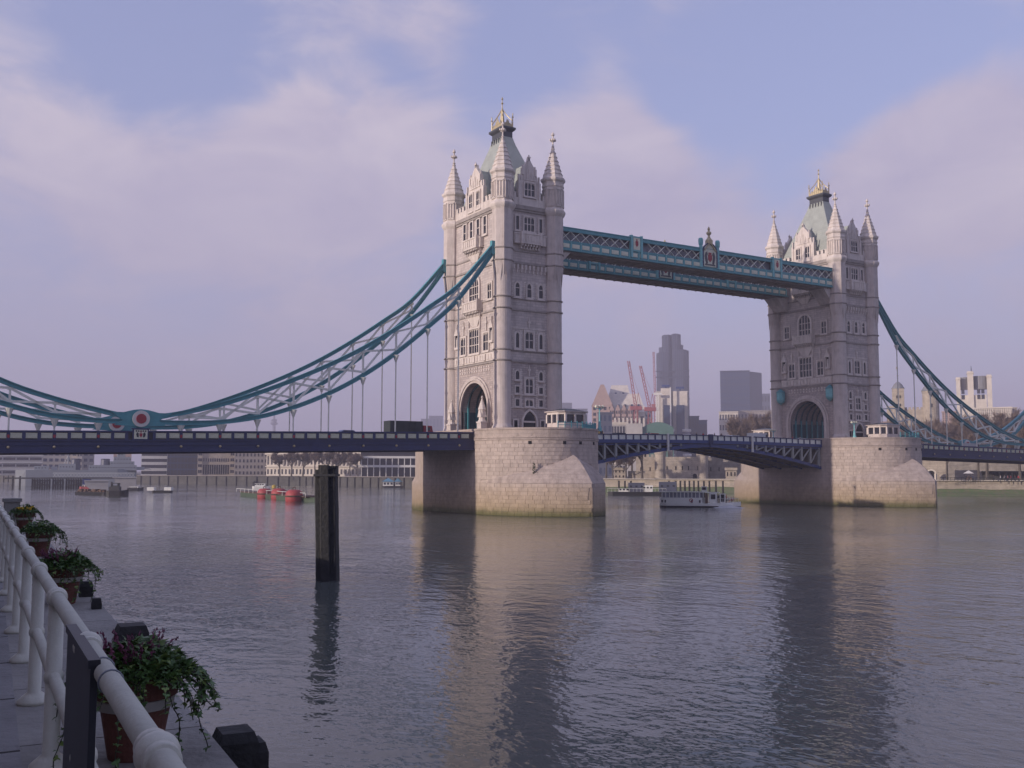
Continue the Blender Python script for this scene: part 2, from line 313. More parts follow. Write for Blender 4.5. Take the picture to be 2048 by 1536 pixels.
def build_pier():
    T=thing('bridge_pier','nearer granite river pier with pointed cutwater below the larger stone tower','bridge pier',(0,0,0),'granite piers in the river')
    G=gothic(); E=ellip(); nG=len(G)
    core=MB()
    mir=lambda P:[(x,-y) for x,y in P]
    low=G+[(-x,-y) for x,y in G]; up=E+[(-x,-y) for x,y in E]
    dz=0.05
    def sc(P): return [(x*(1-dz/10.67),y*(1-dz/26)) for x,y in P]
    def prism(mb,P,z0,z1): mb.poly([(x,y,z0) for x,y in P],(0,0,z1-z0))
    prism(core,sc(low),-3,LEDGE-0.05); prism(core,sc(up),LEDGE-0.1,12.3)
    n=48; g=resample(G,n); e=resample(E,n)
    for sgn in (1,-1):
        A=[];B=[]
        for (x,y),(ex,ey) in zip(g,e):
            gap=hypot(x-ex,y-ey); A.append((x*0.994*sgn,y*0.994*sgn,LEDGE-0.06)); B.append((ex*0.99*sgn,ey*0.99*sgn,LEDGE-0.06+KCAP*gap))
        core.add(A+B,[(i,i+1,n+2+i,n+1+i) for i in range(n)])
    part(T,'core',core,'granite_joint')
    # dressed granite blocks
    blocks=[]
    def ring(plan,z0,z1,rows,bl,skip=None,thk=0.0):
        s=arclen(plan); tot=s[-1]; h=(z1-z0)/rows
        def at(t):
            t=min(max(t,0),tot-1e-6); k=max(j for j in range(len(s)) if s[j]<=t+1e-9); k=min(k,len(plan)-2); u=(t-s[k])/(s[k+1]-s[k])
            return Vector((plan[k][0]+(plan[k+1][0]-plan[k][0])*u, plan[k][1]+(plan[k+1][1]-plan[k][1])*u,0))
        for r in range(rows):
            t=0.0; off=(r%2)*bl*0.5; t=-off
            while t<tot-0.05:
                w=bl*random.uniform(0.75,1.25); a=max(t,0.0); b2=min(t+w,tot); t+=w
                if b2-a<0.35: continue
                za=z0+r*h; zb=za+h
                mid=at((a+b2)/2)
                if skip and skip(mid,(za+zb)/2): continue
                pa,pb=at(a),at(b2); tan=(pb-pa).normalized(); nrm=Vector((tan.y,-tan.x,0))
                if nrm.dot(mid-Vector((0,mid.y*0.5,0)))<0: nrm=-nrm
                gp=0.02; e_=random.uniform(0.0,0.03)+thk
                q=[pa+tan*gp+Vector((0,0,za+gp)),pb-tan*gp+Vector((0,0,za+gp)),pb-tan*gp+Vector((0,0,zb-gp)),pa+tan*gp+Vector((0,0,zb-gp))]
                blocks.append((q,nrm,e_))
    straightS=[(-10.67,9.15),(-10.67,-9.15)]
    full=[(-10.67,26.0)][:0]+straightS[:1]+G
    fullU=straightS[:1]+E
    def under(mid,z):
        if mid.y>-9.2: return False
        # hidden behind the sloping cap
        best=min(range(len(e)),key=lambda i:hypot(e[i][0]-mid.x,e[i][1]-mid.y)); gap=hypot(g[best][0]-e[best][0],g[best][1]-e[best][1])
        return z<LEDGE+KCAP*gap-0.1
    ring(full,-0.6,LEDGE,9,1.45); ring(fullU,LEDGE,11.8,11,1.35,under)
    gaps=[hypot(g[k][0]-e[k][0],g[k][1]-e[k][1]) for k in range(n+1)]
    def capP(t,z):                                        # point on the cap at height z above the ledge, t along the end
        k=min(int(t),n-1); u=t-k; gx=g[k][0]+(g[k+1][0]-g[k][0])*u; gy=g[k][1]+(g[k+1][1]-g[k][1])*u
        ex=e[k][0]+(e[k+1][0]-e[k][0])*u; ey=e[k][1]+(e[k+1][1]-e[k][1])*u; gp=max(1e-3,hypot(gx-ex,gy-ey)); f=min(1.0,z/(KCAP*gp))
        return Vector((gx+(ex-gx)*f,gy+(ey-gy)*f,LEDGE+min(z,KCAP*gp))), z<KCAP*gp
    cap=MB(); Q=[]; NR=8                                   # rounded stone cap of the cutwater
    for k in range(n+1):
        gx,gy=g[k]; ex,ey=e[k]; gp=hypot(gx-ex,gy-ey)
        for j in range(NR+1):
            f=j/NR; Q.append((gx+(ex-gx)*f,gy+(ey-gy)*f,LEDGE+0.02+KCAP*gp*(0.35*f+0.65*sin(f*pi/2))))
    cap.add(Q,[(k*(NR+1)+j,k*(NR+1)+j+1,(k+1)*(NR+1)+j+1,(k+1)*(NR+1)+j) for k in range(n) for j in range(NR)])
    o=part(T,'cutwater_cap',cap,'granite_flat'); o.data.polygons.foreach_set('use_smooth',[abs(p.center.x)>0.6 for p in o.data.polygons])
    cdir=(CAM-Vector((0,-15,0))).normalized()
    def area(b):
        q,nm,_=b; return max(0,nm.dot(cdir))*((q[1]-q[0]).cross(q[3]-q[0])).length
    blocks.sort(key=area,reverse=True)
    def block(mb,b):
        q,nm,e_=b; A=[p+nm*(0.02+e_) for p in q]; B=[p-nm*0.25 for p in q]
        mb.add(A+B,[(0,1,2,3),(0,4,5,1),(1,5,6,2),(2,6,7,3),(3,7,4,0)])
    for b in blocks[:298]:
        mb=MB(); block(mb,b); part(T,'granite_block',mb,'granite')
    rest=MB()
    for b in blocks[298:]: block(rest,b)
    part(T,'granite_masonry',rest,'granite',kind='stuff')
    def band(name,z0,z1,off,matn='granite_flat'):
        mb=MB(); P=[(x*(1+off/10.67),y*(1+off/24)) for x,y in up]; prism(mb,P,z0,z1); return part(T,name,mb,matn)
    band('moulding',11.8,12.05,0.16); band('moulding',12.12,12.36,0.10); band('parapet_wall',12.36,13.42,0.02); band('coping',13.42,13.72,0.14)
    for ang in (-62,-28,-9,9,28):                      # weep holes under the moulding
        t=radians(ang+62)*0; 
    for frac in (0.30,0.46,0.56,0.66,0.80):
        i=int(frac*(len(E)-1)); x,y=E[i]; x2,y2=E[i+1]; tan=Vector((x2-x,y2-y,0)).normalized(); nm=Vector((tan.y,-tan.x,0))
        if nm.dot(Vector((x,y+9.15,0)))<0: nm=-nm
        fr=MB(); c=Vector((x,y,11.35))+nm*0.03
        fr.obox(c,tan*0.26,nm*0.06,Vector((0,0,0.24))); part(T,'drain_opening',fr,'black')
    return T
pier_s=build_pier()
pier_n=copy_tree(pier_s,None,(82.3,0,0),'farther granite river pier with pointed cutwater beside the wharf')

# ------------------------------------------------------------------ bridge towers
FX,FY=5.4,8.9
def S_(u,d,z): return (-FX-d,u,z)
def E_(u,d,z): return (u,-FY-d,z)
def head_outline(w,z0,z1,head):
    h=w/2
    if head=='flat': return [(-h,z0),(h,z0),(h,z1),(-h,z1)]
    if head=='round':
        zs=z1-h; return [(-h,z0),(h,z0)]+[(h*cos(pi*i/10),zs+h*sin(pi*i/10)) for i in range(11)]
    zs=z1-w*0.8; R=(h*h+(z1-zs)**2)/(2*h)
    arc=[]
    for i in range(6):
        z=zs+(z1-zs)*i/5; x=h-R+sqrt(max(R*R-(z-zs)**2,0)); arc.append((x,z))
    return [(-h,z0),(h,z0)]+arc+[(-x,z) for x,z in reversed(arc[:-1])]
def window(T,F0,u,z0,z1,w,lights=1,rows=1,head='flat',t=0.22,proud=0.2,hood=False,base=0.0):
    F=(lambda a,b,c:F0(a,b+base,c)) if base else F0
    o=head_outline(w,z0,z1,head); n=len(o); zc=(z0+z1)/2
    ex=[(x*(w/2+t)/(w/2), z0-t if z<=z0+1e-6 else zs_off(z,zc,z1,t)) for x,z in o]
    mb=MB(); P=lambda q,d:F(u+q[0],d,q[1])
    A=[P(q,0.03) for q in o]; B=[P(q,proud) for q in o]; C=[P(q,proud) for q in ex]; D=[P(q,-0.1) for q in ex]
    mb.add(A+B+C+D,[(k*n+i,k*n+(i+1)%n,(k+1)*n+(i+1)%n,(k+1)*n+i) for k in range(3) for i in range(n)])
    mb2=MB(); 
    def ub(u0,u1,d0,d1,za,zb,m):
        q=[F(a,b,c) for c in(za,zb) for a,b in((u0,d0),(u1,d0),(u1,d1),(u0,d1))]
        m.add(q,[(3,2,1,0),(4,5,6,7),(0,1,5,4),(1,2,6,5),(2,3,7,6),(3,0,4,7)])
    ub(u-w/2-t-0.1,u+w/2+t+0.1,-0.1,proud+0.12,z0-t-0.12,z0-t+0.06,mb)
    if hood: ub(u-w/2-t-0.12,u+w/2+t+0.12,-0.1,proud+0.14,z1+t-0.04,z1+t+0.16,mb)
    W=part(T,'window',mb,'stone_trim')
    g=MB(); g.add([P(q,0.04) for q in o],[tuple(range(n))]); sub(W,'glass',g,'dark_glass')
    if lights>1 or rows>1:
        bw=0.075
        for i in range(1,lights):
            x=-w/2+w*i/lights; ztop=z1-0.02
            if head!='flat':
                ztop=max(z for (xa,z) in o if abs(xa)>=abs(x)-1e-6)
            ub(u+x-bw,u+x+bw,0.03,proud*0.6,z0,ztop,mb2)
        for j in range(1,rows):
            z=z0+(z1-z0)*j/rows
            if head!='flat' : z=z0+(z1-z0)*0.62*j/(rows-1) if rows>1 else z
            ub(u-w/2,u+w/2,0.03,proud*0.55,z-0.06,z+0.06,mb2)
        if head=='flat' and lights>1:                       # cusped heads of the lights
            lw=w/lights
            for i in range(lights):
                for sg in (-1,1):
                    cx=u-w/2+lw*(i+0.5); q=[F(cx+sg*lw/2,0.05,z1),F(cx+sg*lw/2,0.05,z1-lw*0.55),F(cx,0.05,z1)]
                    q2=[F(cx+sg*lw/2,0.12,z1),F(cx+sg*lw/2,0.12,z1-lw*0.55),F(cx,0.12,z1)]
                    mb2.add(q+q2,[(0,1,2),(3,4,5),(0,1,4,3),(1,2,5,4),(2,0,3,5)])
        sub(W,'mullion',mb2,'stone_trim')
    return W
def zs_off(z,zc,z1,t): return z+t*max(0.0,min(1.0,(z-zc)/max(1e-6,z1-zc)))
def fbox(mb,F,u0,u1,d0,d1,z0,z1):
    q=[F(a,b,c) for c in(z0,z1) for a,b in((u0,d0),(u1,d0),(u1,d1),(u0,d1))]
    mb.add(q,[(3,2,1,0),(4,5,6,7),(0,1,5,4),(1,2,6,5),(2,3,7,6),(3,0,4,7)])
def finial(mb,F,u,d,z0,h):
    fbox(mb,F,u-0.12,u+0.12,d-0.1,d+0.12,z0,z0+h*0.55); fbox(mb,F,u-0.3,u+0.3,d-0.1,d+0.18,z0+h*0.5,z0+h*0.68); fbox(mb,F,u-0.09,u+0.09,d-0.06,d+0.1,z0+h*0.68,z0+h)
TX,TY=5.11,8.72
def build_tower():
    T=thing('bridge_tower','larger and nearer gothic stone bridge tower with steep slate roof','tower',(0,0,ZT),'gothic towers of the bridge')
    # base storey with the road arch running through
    hw,zsp,zap=4.7,17.3,22.1
    arch=[(hw,13.0)]+[(hw*cos(pi/2*i/12),zsp+(zap-zsp)*sin(pi/2*i/12)) for i in range(13)]
    arch=arch+[(-y,z) for y,z in reversed(arch[:-1])]
    mb=MB(); ztop=25.4; n=len(arch)
    for X in (-FX,FX):
        top=[]
        for i,(y,z) in enumerate(arch): top.append((max(-FY,min(FY,y*FY/hw)),ztop))
        A=[(X,y,z) for y,z in arch]; 
        B=[(X,FY if y>0 else -FY,13.0) if i in(0,n-1) else (X,max(-FY,min(FY,y*FY/hw)),ztop) for i,(y,z) in enumerate(arch)]
        mb.add(A+B,[(i,i+1,n+i+1,n+i) for i in range(n-1)])
    A=[(-FX,y,z) for y,z in arch]+[(FX,y,z) for y,z in arch]; mb.add(A,[(i,i+1,n+i+1,n+i) for i in range(n-1)])
    for Y in (-FY,FY): mb.add([(-FX,Y,13),(FX,Y,13),(FX,Y,ztop),(-FX,Y,ztop)],[(0,1,2,3)])
    part(T,'base_wall',mb,'stone_rough')
    for sx in (-1,1):
        for k,(w,zh,pr) in enumerate(((0.38,0.0,0.30),(0.42,0.40,0.48),(0.35,0.84,0.28))):
            m2=MB(); pts=[]
            for i in range(25):
                a=pi*i/24; ri=hw+zh; ro=ri+w; 
                pts.append(((ri*cos(a)),zsp+(zap-zsp+zh)*sin(a),(ro*cos(a)),zsp+(zap-zsp+zh+w)*sin(a)))
            pts=[(pts[0][0],13.6,pts[0][2],13.6)]+pts+[(pts[-1][0],13.6,pts[-1][2],13.6)]
            Q=[]; nn=len(pts); x0=sx*(FX-0.3); x1=sx*(FX+pr)
            for a,b,c,d in pts: Q+=[(x0,a,b),(x1,a,b),(x1,c,d),(x0,c,d)]
            m2.add(Q,[(i*4+j,i*4+(j+1)%4,(i+1)*4+(j+1)%4,(i+1)*4+j) for i in range(nn-1) for j in range(4)])
            part(T,'arch_moulding',m2,'stone_plain')
    # iron ribs and panels inside the passage
    for y in (-1,1):
        m2=MB(); m2.box(-FX+0.6,FX-0.6,y*4.65-0.1,y*4.65+0.1,13.4,17.2); part(T,'passage_panel',m2,'teal_dark')
        for x in np.linspace(-4.2,4.2,6):
            m2=MB(); m2.box(x-0.14,x+0.14,y*4.45-0.14,y*4.45+0.14,13.4,18.4); part(T,'passage_column',m2,'teal')
    for x in np.linspace(-4.2,4.2,6):
        m2=MB(); pts=[Vector((x,4.4*cos(pi*i/14),18.0+3.85*sin(pi*i/14))) for i in range(15)]
        for a,b in zip(pts,pts[1:]): m2.bar(a,b,0.2,0.3,Vector((1,0,0)))
        part(T,'passage_rib',m2,'teal_dark')
    m2=MB(); m2.box(-FX,FX,-FY,FY,25.4,52.2); part(T,'wall',m2,'stone')
    # string courses
    for z,h,p,nm in ((25.25,0.32,0.22,'stone_soot'),(27.05,0.3,0.18,'stone_soot'),(34.0,0.32,0.2,'stone_soot'),(35.95,0.3,0.18,'stone_soot'),(42.0,0.35,0.22,'stone_soot'),(44.1,0.3,0.16,'stone_soot')):
        m2=MB(); rr=1.5 if z<40 else 1.8
        m2.box(-FX-p,FX+p,-FY-p,-FY+0.1,z-h/2,z+h/2); m2.box(-FX-p,FX+p,FY-0.1,FY+p,z-h/2,z+h/2)
        m2.box(-FX-p,-FX+0.1,-FY+0.1,FY-0.1,z-h/2,z+h/2); m2.box(FX-0.1,FX+p,-FY+0.1,FY-0.1,z-h/2,z+h/2)
        for a in(-TX,TX):
            for b in(-TY,TY):
                nseg,ph=(24,0) if z<40 else (8,pi/8)
                m2.lathe([(rr,z-h/2),(rr+p*0.9,z-h*0.2),(rr+p*0.9,z+h*0.3),(rr,z+h/2)],(a,b),nseg,ph)
        part(T,'string_course',m2,nm)
    m2=MB()
    for z0,z1,p in((50.9,51.3,0.25),(51.3,51.65,0.42),(51.65,52.0,0.28)):
        m2.box(-FX-p,FX+p,-FY-p,-FY+0.1,z0,z1); m2.box(-FX-p,FX+p,FY-0.1,FY+p,z0,z1)
        m2.box(-FX-p,-FX+0.1,-FY+0.1,FY-0.1,z0,z1); m2.box(FX-0.1,FX+p,-FY+0.1,FY-0.1,z0,z1)
    part(T,'cornice',m2,'stone_soot')
    # corner turrets
    for a in(-TX,TX):
        for b in(-TY,TY):
            m2=MB(); m2.lathe([(1.75,12.8),(1.75,14.1),(1.6,14.4),(1.47,14.7),(1.45,39.6)],(a,b),24,0,cap=False)
            tu=part(T,'turret',m2,'stone_plain',smooth=False)
            m3=MB(); m3.lathe([(1.45,39.3),(1.85,41.8),(1.80,42.0),(1.80,50.8)],(a,b),8,pi/8,cap=False)
            for k in range(8):                             # pointed corbels where round turns to octagon
                an=k*pi/4; c=Vector((a+1.52*cos(an),b+1.52*sin(an),0)); tg=Vector((-sin(an),cos(an),0)); nm=Vector((cos(an),sin(an),0))
                m3.add([c-tg*0.42+nm*0.16+V(0,0,41.6),c+tg*0.42+nm*0.16+V(0,0,41.6),c+V(0,0,38.4),c-nm*0.4+V(0,0,41.6)],[(0,1,2),(1,3,2),(3,0,2),(0,3,1)])
            sub(tu,'octagon_stage',m3,'stone_plain')
            m3=MB(); m3.lathe([(1.8,50.7),(2.12,51.2),(2.22,51.5),(2.22,51.75),(1.95,52.1),(1.86,52.3),(1.86,55.9),(1.98,56.0),(1.98,56.25),(1.9,56.4),(1.9,56.8),(2.2,57.1),(2.24,57.45),(2.0,57.6)],(a,b),8,pi/8)
            for k in range(8):
                an=k*pi/4; c=Vector((a,b,0))+Vector((cos(an),sin(an),0))*1.72; tg=Vector((-sin(an),cos(an),0)); nm=Vector((cos(an),sin(an),0))
                for sg in (-1,0,1): m3.obox(c+tg*0.5*sg+nm*0.06+V(0,0,54.0),tg*0.07,nm*0.1,V(0,0,1.45))
                m3.obox(c+nm*0.06+V(0,0,55.45),tg*0.6,nm*0.1,V(0,0,0.12)); m3.obox(c+nm*0.06+V(0,0,52.6),tg*0.6,nm*0.1,V(0,0,0.18))
            sub(tu,'crown_stage',m3,'stone_trim')
            m3=MB(); pr=[(1.92,57.6)]
            for k in range(1,8):
                z=57.6+k*0.78; r=1.92*(1-(z-57.6)/6.3); pr+=[(r+0.0,z-0.14),(r+0.09,z-0.12),(r+0.09,z),(r-0.03,z+0.02)]
            pr+=[(0.17,63.3)]; m3.lathe(pr,(a,b),8,pi/8); sub(tu,'spire',m3,'stone_trim')
            m3=MB(); m3.lathe([(0.14,63.2),(0.3,63.4),(0.14,63.6),(0.12,64.2),(0.5,64.5),(0.52,64.7),(0.14,64.95),(0.13,65.3),(0.32,65.5),(0.25,65.75),(0.04,66.1)],(a,b),8)
            m3.box(a-0.62,a+0.62,b-0.11,b+0.11,64.45,64.75); m3.box(a-0.11,a+0.11,b-0.62,b+0.62,64.45,64.75); sub(tu,'finial',m3,'stone_trim')
    # parapets and merlons
    m2=MB()
    for sx in(-1,1): m2.box(sx*FX-0.25,sx*FX+0.25,-7.2,7.2,52.0,53.3)
    for sy in(-1,1): m2.box(-3.6,3.6,sy*FY-0.25,sy*FY+0.25,52.0,53.3)
    part(T,'parapet',m2,'stone_trim')
    for sx in(-1,1):
        for y in (-6.4,-5.3,-4.2,4.2,5.3,6.4):
            m3=MB(); m3.box(sx*FX-0.27,sx*FX+0.27,y-0.33,y+0.33,53.25,54.0); m3.box(sx*FX-0.33,sx*FX+0.33,y-0.38,y+0.38,54.0,54.15); part(T,'merlon',m3,'stone_trim')
    for sy in(-1,1):
        for x in (-3.0,3.0):
            m3=MB(); m3.box(x-0.3,x+0.3,sy*FY-0.27,sy*FY+0.27,53.25,54.0); m3.box(x-0.36,x+0.36,sy*FY-0.33,sy*FY+0.33,54.0,54.15); part(T,'merlon',m3,'stone_trim')
    # steep pavilion roof
    m2=MB()
    def fr(zs):
        P=[]
        for x,y,z in zs: P+=[(-x,-y,z),(x,-y,z),(x,y,z),(-x,y,z)]
        return P,[(k*4+i,k*4+(i+1)%4,(k+1)*4+(i+1)%4,(k+1)*4+i) for k in range(len(zs)-1) for i in range(4)]+[tuple(range(len(zs)*4-4,len(zs)*4))]
    m2.add(*fr([(4.9,8.1,52.4),(4.1,6.9,55.0),(2.6,4.4,60.5),(1.35,2.45,64.8),(1.0,1.9,66.3)])); rf=part(T,'roof',m2,'slate')
    m3=MB(); m3.add(*fr([(1.0,1.9,66.3),(1.0,1.9,67.3),(1.3,2.2,67.55),(1.45,2.35,67.75),(1.45,2.35,68.05),(1.2,2.1,68.2)])); sub(rf,'platform',m3,'lead')
    for sx in(-1,1):
        for y in np.linspace(-1.6,1.6,5):
            m3=MB(); m3.box(sx*1.12-0.16,sx*1.12+0.16,y-0.13,y+0.13,65.3,66.2); sub(rf,'roof_louvre',m3,'lead')
    m3=MB()
    for sx in(-1,1):
        for sy in(-1,1):
            m3.lathe([(0.1,68.1),(0.09,69.9),(0.2,70.1),(0.06,70.3),(0.12,70.6),(0.02,70.9)],(sx*1.05,sy*1.9),6)
            m3.path([V(sx*1.05,sy*1.9,69.4),V(sx*0.75,sy*1.2,70.1),V(sx*0.4,sy*0.6,70.9),V(0,0,72.0)],0.1,5)
    for sx in(-1,1):
        for y in np.linspace(-1.7,1.7,7): m3.tube(V(sx*1.05,y,68.1),V(sx*1.05,y,69.2+0.7*(1-abs(y)/1.7)),0.06,0.03,5)
        m3.bar(V(sx*1.05,-1.9,68.9),V(sx*1.05,1.9,68.9),0.08,0.1)
    for sx in(-1,1):
        m3.poly([(sx*1.05,-1.8,68.2),(sx*1.05,1.8,68.2),(sx*1.05,1.6,68.7),(sx*1.05,1.0,68.8),(sx*1.05,0.4,69.4),(sx*1.05,0,70.2),(sx*1.05,-0.4,69.4),(sx*1.05,-1.0,68.8),(sx*1.05,-1.6,68.7)],(0.05,0,0))
    for sy in(-1,1):
        m3.poly([(-0.95,sy*1.9,68.2),(0.95,sy*1.9,68.2),(0.8,sy*1.9,68.7),(0.3,sy*1.9,69.0),(0,sy*1.9,69.6),(-0.3,sy*1.9,69.0),(-0.8,sy*1.9,68.7)],(0,0.05,0))
    for sy in(-1,1):
        for x in np.linspace(-0.8,0.8,4): m3.tube(V(x,sy*1.9,68.1),V(x,sy*1.9,69.6),0.06,0.03,5)
    m3.lathe([(0.5,68.1),(0.38,70.0),(0.22,71.6),(0.1,72.2),(0.09,72.8),(0.24,73.0),(0.08,73.2),(0.07,73.6),(0.2,73.8),(0.03,74.2)],(0,0),8); sub(rf,'gilded_crest',m3,'gold')
    # dormer gables
    def gable(F,hwid,zw,apex,shoulder,along):
        pol=[(-hwid,52.0),(hwid,52.0),(hwid,55.6),(hwid*0.86,55.9),(hwid*0.8,57.4),(hwid*0.62,57.7),(hwid*0.55,58.7),(0.22,apex-0.5),(0.12,apex)]
        pol=pol+[(-x,z) for x,z in reversed(pol[2:])]
        m=MB(); A=[F(x,0.12,z) for x,z in pol]; B=[F(x,-0.5,z) for x,z in pol]; k=len(pol)
        m.add(A+B,[tuple(range(k)),tuple(range(2*k-1,k-1,-1))]+[(i,(i+1)%k,k+(i+1)%k,k+i) for i in range(k)])
        g=part(T,'gable',m,'stone_trim')
        for sg in(-1,1):
            m=MB(); fbox(m,F,sg*hwid-0.22,sg*hwid+0.22,-0.4,0.3,52.0,56.3); fbox(m,F,sg*hwid-0.12,sg*hwid+0.12,-0.2,0.15,56.3,57.4); sub(g,'pinnacle',m,'stone_trim')
            m=MB(); fbox(m,F,sg*hwid*0.6-0.2,sg*hwid*0.6+0.2,-0.4,0.3,57.4,58.6); fbox(m,F,sg*hwid*0.6-0.1,sg*hwid*0.6+0.1,-0.2,0.14,58.6,shoulder); sub(g,'pinnacle',m,'stone_trim')
        m=MB()
        finial(m,F,0,0,apex-0.6,1.0); fbox(m,F,-hwid*0.6,hwid*0.6,0.1,0.24,56.5,56.75)
        for i in range(5): fbox(m,F,-hwid*0.5+hwid*0.25*i-0.1,-hwid*0.5+hwid*0.25*i+0.1,0.1,0.22,56.8,57.5+0.5*(2-abs(i-2)))
        sub(g,'carved_apex',m,'stone_trim')
        m=MB(); dep=along; q=[(-hwid*0.9,55.3),(0,apex-0.9),(hwid*0.9,55.3),(hwid*0.9,52.4),(-hwid*0.9,52.4)]
        m.add([F(x,-0.5,z) for x,z in q]+[F(x,-dep,z) for x,z in q],[(0,1,6,5),(1,2,7,6),(2,3,8,7),(4,0,5,9)]); sub(g,'gable_roof',m,'slate')
    Sb=lambda u,d,z:(FX+d,u,z); Eb=lambda u,d,z:(u,FY+d,z)
    for F in (S_,Sb): gable(F,2.95,0,60.8,59.3,4.2)
    for F in (E_,Eb): gable(F,2.05,0,60.6,59.1,6.0)
    # east (river) face
    m2=MB(); fbox(m2,E_,-3.75,3.75,-0.05,0.12,17.35,17.6); fbox(m2,E_,-3.75,3.75,-0.05,0.12,19.5,19.75); part(T,'stone_band',m2,'stone_trim')
    for u in(-2.35,2.35):
        window(T,E_,u,17.75,18.85,0.75); window(T,E_,u,19.95,21.0,0.75); window(T,E_,u,22.2,23.7,0.75,head='point')
        window(T,E_,u*1.13,14.15,15.35,0.7)
        window(T,E_,u,27.55,30.1,0.65,head='point',t=0.32); window(T,E_,u,36.3,38.6,0.8,1,2,'point',t=0.3); window(T,E_,u,47.7,50.05,0.6)
    window(T,E_,0,19.95,22.4,1.4,2,2,'flat',t=0.3); window(T,E_,0,17.8,18.85,1.4,2,1)
    window(T,E_,0,27.55,30.3,1.55,2,2,'flat',t=0.35); window(T,E_,0,36.25,38.6,0.8,1,2,'point',t=0.3)
    window(T,E_,0,47.7,50.1,2.0,3,2,'flat'); window(T,E_,0,53.75,56.0,2.0,3,2,'flat',base=0.13)
    m2=MB(); finial(m2,E_,0,0.05,22.8,1.9); finial(m2,E_,0,0.05,30.8,2.0); fbox(m2,E_,-3.2,3.2,-0.05,0.1,30.75,30.95); part(T,'carved_finial',m2,'stone_trim')
    # quoin blocks beside the windows
    m2=MB()
    for (z0,z1,us) in ((27.5,30.5,(-3.05,-1.65,1.65,3.05)),(17.6,23.9,(-3.1,-1.6,1.6,3.1)),(36.2,38.8,(-3.15,-1.6,-0.8,0.8,1.6,3.15))):
        z=z0; k=0
        while z<z1:
            for u in us: fbox(m2,E_,u-(0.26 if k%2 else 0.16),u+(0.26 if k%2 else 0.16),-0.05,0.07,z+0.02,z+0.30)
            z+=0.34; k+=1
    part(T,'quoin_blocks',m2,'stone_trim',kind='stuff')
    dr=window(T,E_,0,13.75,17.0,2.6,1,1,'point',t=0.35,proud=0.4); m2=MB(); fbox(m2,E_,-0.9,0.9,0.05,0.12,13.7,15.0); sub(dr,'door',m2,'dark_metal'); m2=MB(); fbox(m2,E_,-1.25,1.25,0.05,0.2,15.0,15.3); sub(dr,'transom',m2,'stone_trim')
    for i in range(9):
        u=-3.2+0.8*i; m3=MB(); fbox(m3,E_,u-0.14,u+0.14,-0.05,0.42,40.9,41.7); fbox(m3,E_,u-0.14,u+0.14,-0.05,0.22,40.4,40.9); part(T,'corbel',m3,'stone_trim')
    def balcony(F,w,wc,z0,z1,d,zb):
        m=MB(); fbox(m,F,-w,w,-0.05,d*0.6,z0,z0+0.3); fbox(m,F,-wc,wc,-0.05,d,z0-0.02,z0+0.28)
        fbox(m,F,-w,w,d*0.6-0.16,d*0.6,z0+0.3,z1-0.25); fbox(m,F,-w-0.05,w+0.05,d*0.6-0.26,d*0.6+0.1,z1-0.25,z1)
        fbox(m,F,-wc,wc,d-0.16,d,z0+0.3,z1-0.2); fbox(m,F,-wc-0.06,wc+0.06,d-0.28,d+0.1,z1-0.2,z1+0.05)
        for sg in(-1,1): fbox(m,F,sg*wc-0.2,sg*wc+0.2,d*0.5,d+0.12,z0-0.1,z1+0.25); fbox(m,F,sg*w-0.1,sg*w+0.1,0,d*0.6,z0+0.3,z1)
        b=part(T,'balcony',m,'stone_trim')
        m=MB()
        for i in range(7):
            u=-wc+0.2+(2*wc-0.4)*i/6; fbox(m,F,u-0.12,u+0.12,d,d+0.08,z0+0.45,z1-0.35)
        sub(b,'tracery_panel',m,'stone_trim')
        m=MB(); k=int(wc*2/0.55)
        for i in range(k+1):
            u=-wc+0.15+(2*wc-0.3)*i/k; fbox(m,F,u-0.13,u+0.13,-0.05,d*0.85,z0-0.4,z0); fbox(m,F,u-0.12,u+0.12,-0.05,d*0.5,z0-0.85,z0-0.4)
        q=[(-wc*0.95,z0-0.7,d*0.35),(wc*0.95,z0-0.7,d*0.35),(wc*0.35,zb,0.12),(-wc*0.35,zb,0.12)]
        m.add([F(u,dd,z) for u,z,dd in q]+[F(u,-0.1,z) for u,z,dd in q],[(0,1,2,3),(0,1,5,4),(1,2,6,5),(2,3,7,6),(3,0,4,7)]); sub(b,'bracket',m,'stone_trim')
    balcony(E_,3.2,1.9,45.3,47.1,1.0,44.3)
    # south (road) face, and the same again on the north
    def roadface(F):
        window(T,F,0,27.3,31.5,3.3,4,3,'flat',t=0.3,proud=0.3)
        for u in(-4.0,4.0):
            window(T,F,u,27.4,30.4,1.6,2,2,'flat',t=0.28,proud=0.25); window(T,F,u*1.3,36.2,38.8,1.25,2,2,'flat',t=0.28,proud=0.22)
        window(T,F,0,36.1,40.7,3.2,4,3,'round',t=0.42,proud=0.35)
        for u in(-3.6,-1.2,1.2,3.6): window(T,F,u,47.7,50.7,0.85,1,2,'flat',t=0.3,proud=0.25)
        for u in(-1.3,1.3): window(T,F,u,52.7,55.7,1.15,2,2,'flat',t=0.26,base=0.13)
        balcony(F,2.6,2.5,34.5,36.2,1.15,31.9); balcony(F,2.9,2.4,45.5,47.3,1.25,43.3)
